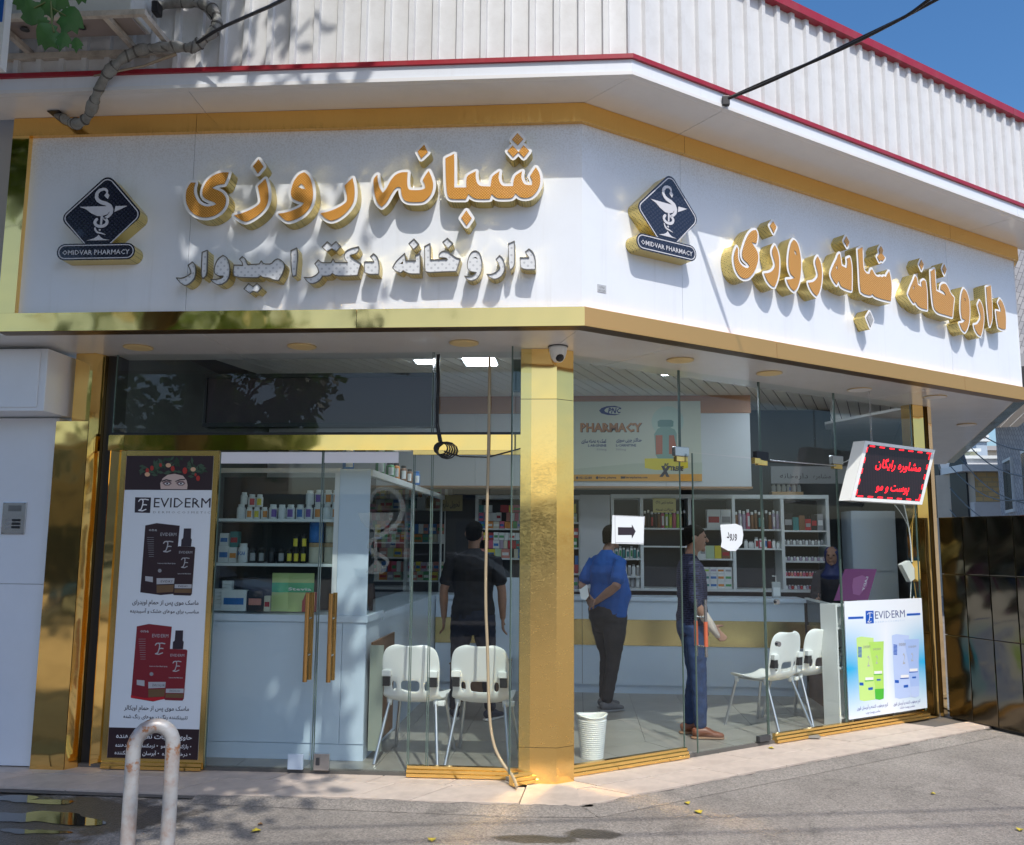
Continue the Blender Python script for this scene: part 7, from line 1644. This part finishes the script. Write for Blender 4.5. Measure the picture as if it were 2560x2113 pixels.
# left edge of a blue and white sign board
sbd = thing('side_sign', 'edge of a blue and white sign board at the top left corner', 'sign', onY(2, 80, -.9))
p = onY(8, 175, -.75); q = onY(12, 0, -.75); obj('sign_edge', G().box((p.x-.5, -.78, p.z), (p.x, -.72, p.z+.9)), white_plastic, sbd); obj('sign_face', G().box((p.x-.49, -.7835, p.z+.30), (p.x-.012, -.781, p.z+.9)), mat('sign_blue', (.02, .12, .45), .4), sbd)
# taped pipe bundle
tape = mat('taped_pipe', (.26, .26, .24), .5, dirt=1.0, dirt_s=11, dirt_c=(.10, .09, .08), bump=.8, bump_s=34)
pb2 = thing('pipe_bundle', 'grey tape wrapped pipe bundle drooping from the air conditioner into the eave soffit', 'pipe', onY(300, 120, -.4))
P_ = [(148, 286, -.02), (168, 304, -.10), (195, 312, -.16), (222, 292, -.24), (238, 245, -.34), (262, 190, -.40), (300, 150, -.42), (345, 125, -.42), (395, 118, -.42), (440, 116, -.42), (480, 122, -.42), (500, 108, -.41), (535, 82, -.40), (548, 50, -.38), (530, 18, -.37), (495, 8, -.36), (450, 5, -.35), (400, 14, -.36)]
P3 = smooth([tuple(onY(u, v, y)) for u, v, y in P_], 2)
rr = [.032+.005*math.sin(i*1.7)+.004*math.sin(i*.9)+random.uniform(-.002, .002) for i in range(len(P3))]
obj('taped_pipe', G().tube(P3, rr, 14), tape, pb2)
for k in range(26):
    i = int(2+k*(len(P3)-6)/26); c_ = Vector(P3[i]); d = (Vector(P3[i+1])-c_).normalized()
    d2 = (d+Vector((random.uniform(-.7, .7), random.uniform(-.5, .5), random.uniform(-.7, .7)))).normalized()
    obj('tape_wrap', G().tube([tuple(c_-d2*.006), tuple(c_+d2*.006)], rr[i]+.0035, 14), mat('tape_dark', (.10, .095, .085), .6), pb2)
for k in range(5):
    Q_ = [(375+k*4, 2+k*5, -.36), (420, 16-3*k, -.35+.01*k), (470, 8-k*4, -.35), (505+4*k, 20-k*4, -.35), (528+k*3, 48, -.36)]
    obj('thin_cable', G().tube(smooth([tuple(onY(*q)) for q in Q_], 2), .008, 6), black if k % 2 else mat('cable_grey', (.35, .35, .35), .5), pb2)
obj('twig_stub', G().tube([tuple(onY(235, 190, -.40)), tuple(onY(360, 165, -.38)), tuple(onY(440, 135, -.40))], [.006, .008, .012], 6), mat('dry_wood', (.35, .28, .2), .8), pb2)
obj('soffit_hole', G().box((onZ(150, 283, 4.59).x-.07, -.10, 4.585), (onZ(150, 283, 4.59).x+.02, -.02, 4.59)), black, pb2)
wr = thing('overhead_cable', 'dark cable running from the taped pipes up over the left sign', 'cable', onY(540, 60, -.5))
obj('cable', G().tube(smooth([tuple(onY(478, 118, -.42)), tuple(onY(540, 75, -.5)), tuple(onY(620, 40, -.8)), tuple(onY(712, 0, -1.2)), tuple(onY(900, -120, -2.2))], 2), .011, 8), black, wr)
# twisted pair on the right
P0 = hit(1812, 250, NB, EB+.01); Qs = hit(1826, 826, NB, -REC)
def trip(t): 
    P1 = CAM+ray(2330, 0)*t; return (P1-P0).cross(SUN).dot(Qs-P0)
lo_, hi_ = 1.0, 9.0; best = min((abs(trip(1+.02*i)), 1+.02*i) for i in range(400))[1]
P1 = CAM+ray(2330, 0)*best; P1b = CAM+ray(2262, 0)*(best*1.0)
print('WIRE t', best, P1, P0)
tw = thing('overhead_cable', 'pair of black cables twisting from the right eave up across the blue sky', 'cable', P0)
for k in range(2):
    pts = []
    for i in range(25):
        u = i/24; c_ = P0.lerp(P1, u*1.25); s_ = -.03*math.sin(math.pi*min(1, u)); off = math.sin(u*9+k*math.pi)*.012*(1 if u < .8 else 1+(u-.8)*(18 if k else -14)*0)
        if u > .72 and k: c_ = c_+(P1b-P1)*(u-.72)/.28*1.0
        pts.append((c_.x+off, c_.y, c_.z+s_+off))
    obj('cable', G().tube(pts, .0105, 8), black, tw)
obj('cable_clamp', G(lambda a, b, c: Vector((a, b, c))).bev((P0.x-.02, P0.y-.025, P0.z-.045), (P0.x+.03, P0.y+.01, P0.z+.02), .004), black, tw)
# more street wires (their shadows cross the asphalt at the right)
for i, (a_, b_2, lab) in enumerate([((-14, -7.0, 6.4), (16, -1.6, 6.6), 'street cable high over the road, nearer of the two'), ((-14, -7.6, 6.9), (16, -2.4, 7.2), 'street cable high over the road, farther of the two')]):
    w_2 = thing('street_cable', lab, 'cable', a_); pts = [(a_[0]+(b_2[0]-a_[0])*u, a_[1]+(b_2[1]-a_[1])*u, a_[2]+(b_2[2]-a_[2])*u-.5*math.sin(math.pi*u)) for u in [k/16 for k in range(17)]]
    obj('cable', G().tube(pts, .014, 6), black, w_2)
# ================================================================== TREES
bark = mat('bark', (.12, .09, .065), .9, bump=.8, bump_s=14)
leafm = mat('leaf_green', (.075, .16, .022), .45, spec=.35, noise_s=.9, noise_a=.5)
nt, b_, L_ = nodes(leafm)
tl = nt.nodes.new('ShaderNodeBsdfTranslucent'); tl.inputs[0].default_value = (.16, .34, .03, 1); ms_ = nt.nodes.new('ShaderNodeMixShader'); ms_.inputs[0].default_value = .3
out = [n for n in nt.nodes if n.type == 'OUTPUT_MATERIAL'][0]; L_(b_.outputs[0], ms_.inputs[1]); L_(tl.outputs[0], ms_.inputs[2]); L_(ms_.outputs[0], out.inputs[0])
def tree(lab, base, c, r, nclump, per, ls, seed, trunk_r=.16, skip=None, grp='street trees', sparse=0):
    rn = random.Random(seed); t = thing('street_tree', lab, 'tree', base, 0, grp)
    g = G(); top = Vector((c[0]*.8+base[0]*.2, c[1]*.8+base[1]*.2, c[2]-r[2]*.2)); b = Vector(base)
    g.tube([tuple(b), tuple(b.lerp(top, .3)+Vector((.1, 0, 0))), tuple(b.lerp(top, .65)), tuple(top)], [trunk_r*1.2, trunk_r, trunk_r*.75, trunk_r*.4], 10)
    cl = []
    for i in range(nclump):
        while True:
            v = Vector([rn.uniform(-1, 1) for _ in range(3)])
            if v.length < 1: break
        v = v*(v.length**-.35) if v.length > .05 else v
        v = v.normalized()*min(v.length, 1)*rn.uniform(.7, 1)
        cl.append(Vector((c[0]+v.x*r[0], c[1]+v.y*r[1], c[2]+v.z*r[2])))
    for p in cl[::5]: 
        m_ = top.lerp(p, .5)+Vector((0, 0, -.2)); s_ = b.lerp(top, rn.uniform(.5, .95)); g.tube([tuple(s_), tuple(m_), tuple(p)], [.05, .035, .012], 5)
    obj('trunk', g, bark, t)
    g = G(); V_ = g.v; F_ = g.f
    for p in cl:
        cr_ = rn.uniform(.35, .75)
        for _ in range(per):
            q = p+Vector((rn.gauss(0, cr_*.5), rn.gauss(0, cr_*.5), rn.gauss(0, cr_*.38)))
            if skip and skip(q): continue
            a = Vector((rn.uniform(-1, 1), rn.uniform(-1, 1), rn.uniform(-1, .3))).normalized(); n_ = a.cross(Vector((rn.uniform(-1, 1), rn.uniform(-1, 1), rn.uniform(-1, 1)))).normalized(); l = ls*rn.uniform(.7, 1.3); k_ = len(V_)
            V_ += [q, q+a*l*.35+n_*l*.38, q+a*l, q+a*l*.35-n_*l*.38]; F_.append((k_, k_+1, k_+2, k_+3)); g.m.append(0); g.sm.append(False)
    o = obj('crown', g, leafm, t, flip=False); o['kind'] = 'stuff'
    return t
def vis(q):      # keeps the crown clear of the view
    d = q-CAM; z = d.dot(FW)
    if z < .2: return False
    u, v = d.dot(RT)/z, d.dot(UP)/z
    return abs(u) < .60 and v < .50 and v > -.5
tA = tree('broad leaved street tree overhanging the left side of the shop', (-5.6, -3.6, 0), (-4.1, -4.2, 7.3), (3.9, 3.1, 2.9), 330, 130, .18, 5, .2, vis)
# twig of big leaves hanging into the top left corner
lfm = mat('near_leaf', (.035, .12, .02), .4, noise_s=20, noise_a=.3)
tc = nodes(lfm)[0]
def near_leaf(u, v, y, sz, rot, tilt):
    p = onY(u, v, y); g = G(lambda a, b, c: Vector((a, b, c)))
    ol = [(0, -.5), (.16, -.46), (.34, -.3), (.5, -.05), (.36, .02), (.40, .22), (.2, .2), (.1, .36), (0, .6), (-.12, .34), (-.24, .24), (-.42, .2), (-.36, -.02), (-.5, -.1), (-.34, -.3), (-.16, -.45)]
    def T(x, z): 
        X = x*math.cos(rot)-z*math.sin(rot); Z = x*math.sin(rot)+z*math.cos(rot); return Vector((p.x+X*sz, p.y+Z*sz*tilt+abs(x)*sz*.25, p.z-Z*sz))
    vs = [T(0, 0)]+[T(x, z) for x, z in ol]; n = len(ol)
    g.add(vs, [(0, i+1, (i+1) % n+1) for i in range(n)], 0, True); vs2 = [q+Vector((0, .0015, 0)) for q in vs]; g.add(vs2, [(0, (i+1) % n+1, i+1) for i in range(n)], 0, True)
    obj('leaf', g, lfm, tA, flip=False)
YL = -2.6
for (u, v, s_, r_, tl_) in [(76, 25, .115, 2.9, .3), (170, 52, .125, .5, .2), (122, 15, .10, -.2, .3), (118, 90, .115, -.7, .3), (155, 102, .075, .3, .2), (190, 112, .055, .1, .3), (145, 5, .09, .4, .3), (50, -8, .10, 2.2, .2), (110, 60, .06, -1.0, .4), (190, -20, .1, 1, .2)]: near_leaf(u, v, YL, s_*.95, r_, tl_)
g = G(); pz = [tuple(onY(*q)) for q in [(150, -160, YL+.1), (125, -60, YL), (128, 10, YL), (130, 60, YL), (135, 80, YL)]]
g.tube(pz, .004, 6); g.tube([tuple(onY(130, 20, YL)), tuple(onY(165, 40, YL))], .003, 5); g.tube([tuple(onY(126, 0, YL)), tuple(onY(85, 20, YL))], .003, 5); obj('twig', g, mat('twig_green', (.10, .13, .04), .6), tA)
tree('street tree across the road behind the viewer, left', (-9.5, -15, 0), (-9, -14.5, 5.6), (3.6, 3.2, 2.8), 70, 70, .26, 12)
tree('street tree across the road behind the viewer, right', (9.5, -24, 0), (9.2, -23, 4.8), (3.0, 3, 2.4), 60, 70, .26, 15)
# ================================================================== STREET BEHIND THE VIEWER (seen only mirrored in glass and gold)
brk = mat('brick_tan', (.42, .28, .16), .8); nt, b_, L_ = nodes(brk); tc = nt.nodes.new('ShaderNodeTexCoord'); br = nt.nodes.new('ShaderNodeTexBrick'); br.inputs['Scale'].default_value = 5; br.inputs['Color1'].default_value = (.46, .32, .17, 1); br.inputs['Color2'].default_value = (.34, .22, .12, 1); br.inputs['Mortar'].default_value = (.3, .27, .22, 1)
mp_ = nt.nodes.new('ShaderNodeMapping'); mp_.inputs['Rotation'].default_value = (R(90), 0, 0); L_(tc.outputs['Object'], mp_.inputs[0]); L_(mp_.outputs[0], br.inputs['Vector']); L_(br.outputs[0], b_.inputs['Base Color'])
wall_g = mat('render_grey', (.35, .35, .36), .8, dirt=.4, dirt_s=1); wall_c = mat('render_cream', (.5, .45, .36), .8, dirt=.4, dirt_s=1); win = mat('window_dark', (.03, .04, .05), .1); shut = mat('shop_shutter', (.25, .27, .3), .4, .6)
def far_building(lab, x0, x1, y, h, m, floors, ny, front=1, dep=8):
    t = thing('building', lab, 'building', ((x0+x1)/2, y, 0)); obj('wall', G().box((x0, min(y, y-dep*front), 0), (x1, max(y, y-dep*front), h)), m, t)
    obj('roof_edge', G().box((x0-.15, y-.2, h+.002), (x1+.15, y+.2, h+.25)), wall_g, t)
    fh = (h-3.2)/max(1, floors-1)
    for f_ in range(1, floors):
        for i in range(ny):
            xc = x0+(i+.5)*(x1-x0)/ny; z0 = 3.2+(f_-1)*fh+.8
            fr_ = obj('window', G().box((xc-.65, y+.0*front, z0), (xc+.65, y+.08*front, z0+1.4)), white_alu, t); obj('pane', G().box((xc-.58, y+.085*front, z0+.07), (xc+.58, y+.09*front, z0+1.33)), win, fr_)
    for i in range(ny):
        xc = x0+(i+.5)*(x1-x0)/ny; obj('shop_shutter', G().box((xc-(x1-x0)/ny*.42, y, .1), (xc+(x1-x0)/ny*.42, y+.06*front, 2.6)), shut if i % 2 else win, t)
far_building('tan brick building across the road, left', -30, -15, -30, 6.2, brk, 2, 5)
far_building('low cream shop building across the road', -14.8, 3, -34, 3.6, wall_c, 1, 6)
far_building('low red brick shop building across the road, right', 3.2, 17, -32, 3.9, mat('brick_red', (.36, .13, .08), .8, noise_s=3, noise_a=.3), 1, 4)
far_building('grey building at the far right across the road', 18, 34, -26, 8, wall_g, 2, 5)
far_building('grey building at the far left along the road', -44, -30.5, -18, 8, wall_g, 2, 4)
# parked cars mirrored in the glass
def car(lab, x, y, rz, colr):
    t = thing('parked_car', lab, 'car', (x, y, 0), rz, 'cars parked behind the viewer'); M_ = WM[t.name]; F = lambda a, b, c: M_ @ Vector((a, b, c))
    paintm = mat('car_'+lab.split()[0], colr, .25, .2, coat=1)
    def loft(secs, name, m, smooth=True):
        g = G(F); k = len(secs[0]); vs = [p for s_ in secs for p in s_]
        g.add(vs, [(i*k+j, i*k+(j+1) % k, (i+1)*k+(j+1) % k, (i+1)*k+j) for i in range(len(secs)-1) for j in range(k)]+[tuple(range(k))[::-1], tuple(range((len(secs)-1)*k, len(secs)*k))], 0, False); return obj(name, g, m, t)
    secs = []
    for X, w_, zb_, zt_ in [(-2.15, .70, .38, .62), (-2.1, .80, .28, .80), (-1.6, .84, .22, .92), (-.6, .85, .22, .95), (.8, .85, .22, .93), (1.4, .83, .22, .86), (1.95, .78, .28, .74), (2.12, .68, .36, .58)]:
        secs.append([(X, -w_, zb_), (X, w_, zb_), (X, w_*1.0, (zb_+zt_)/2), (X, w_*.94, zt_), (X, -w_*.94, zt_), (X, -w_, (zb_+zt_)/2)])
    body = loft(secs, 'body', paintm)
    gl = [(-1.55, .72, .93, .94), (-1.0, .66, .94, 1.38), (-.1, .64, .95, 1.44), (.5, .64, .94, 1.38), (1.15, .70, .90, .93)]
    loft([[(X, -w_, zb_), (X, w_, zb_), (X, w_*.86, zt_), (X, -w_*.86, zt_)] for X, w_, zb_, zt_ in gl], 'windows', win)
    loft([[(X, -.56, z), (X, .56, z), (X, .52, z+.03), (X, -.52, z+.03)] for X, z in [(-1.05, 1.375), (-.1, 1.437), (.52, 1.375)]], 'roof', paintm)
    for s in (-1, 1):
        for X in (-1.35, 1.3):
            wv = obj('wheel', G(F).tube([(X, s*.70, .32), (X, s*.86, .32)], .31, 20), mat('tyre', (.02, .02, .02), .8), t); obj('rim', G(F).tube([(X, s*.855, .32), (X, s*.87, .32)], .19, 14), alu, wv)
        obj('headlight', G(F).ell((2.02, s*.58, .63), (.1, .14, .07)), mat('headlight', (.7, .7, .7), .1), t); obj('tail_light', G(F).box((-2.16, s*.55-.12, .64), (-2.10, s*.55+.12, .76)), mat('tail', (.3, .01, .01), .2), t)
car('silver car parked across from the shop door', -2.4, -10.3, R(4), (.45, .46, .47)); car('white car parked across from the right facade', 3.8, -9.6, R(176), (.75, .75, .75)); car('blue car parked at the left', -8.2, -10.4, R(2), (.03, .07, .2))
# ================================================================== STREET AT THE RIGHT
gb_ = thing('apartment_building', 'grey brick apartment block with an overhanging upper storey at the right edge', 'building', (13, 17, 0))
gbr = mat('brick_grey', (.30, .30, .31), .8); nt, b_, L_ = nodes(gbr); tc = nt.nodes.new('ShaderNodeTexCoord'); br = nt.nodes.new('ShaderNodeTexBrick'); br.inputs['Scale'].default_value = 3; br.inputs['Color1'].default_value = (.46, .45, .45, 1); br.inputs['Color2'].default_value = (.34, .34, .36, 1); br.inputs['Mortar'].default_value = (.18, .18, .19, 1)
mp_ = nt.nodes.new('ShaderNodeMapping'); mp_.inputs['Rotation'].default_value = (R(90), 0, R(70)); L_(tc.outputs['Object'], mp_.inputs[0]); L_(mp_.outputs[0], br.inputs['Vector']); L_(br.outputs[0], b_.inputs['Base Color'])
Pf, Pn = onY(2503, 1300, 22), onY(2700, 1300, 13); Pf.z = Pn.z = 0; dG = (Pn-Pf).normalized(); nG = Vector((-dG.y, dG.x, 0)); nG = nG if nG.x < 0 else -nG; LG = (Pn-Pf).length
def fG(s, n, z): return Pf+dG*s+nG*n+Vector((0, 0, z))
obj('wall', G(fG).box((0, -8, 0), (LG, 0, 5.6)), gbr, gb_); obj('upper_storey', G(fG).box((0, -8, 5.605), (LG, 1.0, 8.6)), gbr, gb_)
obj('overhang_slab', G(fG).box((-.1, -8, 5.35), (LG+.1, 1.1, 5.60)), wall_g, gb_)
for i, s in enumerate([1.2, 4.0, 6.8, 9.6, 12.2]):
    if s+1.3 > LG: continue
    for z in (2.6, 6.4):
        n_ = .0 if z < 5 else 1.0
        wf = obj('window', G(fG).box((s, n_, z), (s+1.3, n_+.06, z+1.5)), white_alu, gb_); obj('pane', G(fG).box((s+.08, n_+.061, z+.08), (s+.62, n_+.07, z+1.42)), win, wf); obj('pane', G(fG).box((s+.68, n_+.061, z+.08), (s+1.22, n_+.07, z+1.42)), win, wf)

yb = thing('brick_house', 'yellow brick house with arched side windows far down the street', 'building', (11, 24, 0))
ybm = mat('brick_yellow', (.62, .44, .18), .8); nt, b_, L_ = nodes(ybm); tc = nt.nodes.new('ShaderNodeTexCoord'); br = nt.nodes.new('ShaderNodeTexBrick'); br.inputs['Scale'].default_value = 1.6; br.inputs['Color1'].default_value = (.68, .48, .22, 1); br.inputs['Color2'].default_value = (.55, .37, .15, 1); br.inputs['Mortar'].default_value = (.45, .34, .2, 1); br.inputs['Mortar Size'].default_value = .03
mp_ = nt.nodes.new('ShaderNodeMapping'); mp_.inputs['Rotation'].default_value = (R(90), 0, 0); L_(tc.outputs['Object'], mp_.inputs[0]); L_(mp_.outputs[0], br.inputs['Vector']); L_(br.outputs[0], b_.inputs['Base Color'])
YY = 24
a1, a2, a3 = onY(2436, 1180, YY), onY(2512, 1255, YY), onY(2380, 1180, YY)
obj('front_wall', G().box((a1.x, YY, a2.z), (a2.x+.5, YY+6, a1.z)), ybm, yb); obj('lower_wall', G().box((a1.x-.1, YY-.1, 0), (a2.x+.5, YY+6, a2.z-.01)), mat('white_wall', (.6, .6, .58), .8, dirt=.4, dirt_s=1), yb)
obj('side_wall', G().prism([(a3.x-1.2, YY+5), (a1.x-.01, YY), (a1.x-.01, YY+6)], 0, a1.z), wall_c, yb)
for i in range(4):
    c0 = Vector((a3.x-.8, YY+4.8, 0)).lerp(Vector((a1.x, YY, 0)), (i+.5)/4); d_ = Vector((a1.x-a3.x+1.2, -5, 0)).normalized(); nn_ = Vector((d_.y, -d_.x, 0))
    def fY(s, n, z, c0=c0, d_=d_, nn_=nn_): return c0+d_*s+nn_*n+Vector((0, 0, z))
    g = G(fY); plate(g, [[(-.35, 2.6), (.35, 2.6), (.35, 4.3), (.2, 4.75), (0, 5.0), (-.2, 4.75), (-.35, 4.3)]], .02, .12); obj('arched_window', g, win, yb)
obj('roof_edge', G().box((a1.x-.5, YY-.3, a1.z+.005), (a2.x+.6, YY+6, a1.z+.22)), white_alu, yb)
for i, (u0, v0, u1, v1, yy, c, lab) in enumerate([(2395, 1148, 2505, 1192, 27, (.62, .64, .66), 'pale sheet metal roof behind the yellow brick house'), (2440, 1105, 2470, 1150, 30, (.45, .55, .66), 'light blue sheet wall beyond the roofs, right'), (2385, 1155, 2440, 1200, 29, (.40, .52, .62), 'light blue sheet wall beyond the roofs, left'), (2425, 1130, 2445, 1160, 28, (.58, .56, .38), 'small yellowish shed wall among the far roofs'), (2452, 1095, 2465, 1108, 33, (.5, .16, .07), 'small red tiled roof top far away')]):
    p, q = onY(u0, v0, yy), onY(u1, v1, yy); t = thing('far_building', lab, 'building', (p.x, yy, 0)); obj('wall', G().box((p.x, yy, 0), (q.x, yy+3, p.z)), mat('far_%d' % i, c, .6, noise_s=.8, noise_a=.15), t); obj('roof', G().box((p.x-.1, yy-.1, p.z+.01), (q.x+.1, yy+3.1, p.z+.12)), white_alu, t)
for i in range(6):
    a_, b_2 = onY(2375, 1000+i*55, 16), onY(2600, 1130+i*38+(i % 3)*30, 9); t = thing('street_wire', 'thin wire sagging across the street at the right', 'wire', a_, 0, 'thin street wires at the right')
    obj('wire', G().tube([tuple(a_.lerp(b_2, k/8)-Vector((0, 0, .35*math.sin(math.pi*k/8)))) for k in range(9)], .012, 5), black, t)
far_building('long cream wall far down the street at the right', 12, 40, 46, 7, wall_c, 2, 6, -1)

# ------------------------------------------------------------------ tell repeats apart by their place in the row
ORD = ['leftmost', 'second', 'third', 'fourth', 'fifth', 'sixth', 'seventh', 'eighth', 'ninth', 'tenth', 'eleventh', 'twelfth', 'thirteenth', 'fourteenth', 'fifteenth', 'sixteenth']
by = {}
for o in bpy.data.objects:
    if o.parent is None and o.get('group') and o.get('label'): by.setdefault(o['label'], []).append(o)
for l, os_ in by.items():
    if len(os_) < 2: continue
    zr = max(o.location.z for o in os_)-min(o.location.z for o in os_); xr = max(o.location.x for o in os_)-min(o.location.x for o in os_)
    if xr < .08 and zr > .05:
        os_.sort(key=lambda o: o.location.z); nm = ['lowest']+[q+' from below' for q in ORD[1:]]
    else:
        os_.sort(key=lambda o: (round(o.location.x, 2), o.location.z)); nm = ['leftmost']+[q+' from left' for q in ORD[1:]]
    for i, o in enumerate(os_):
        q = l+', '+nm[min(i, 15)]
        if len(q.split()) <= 16: o['label'] = q
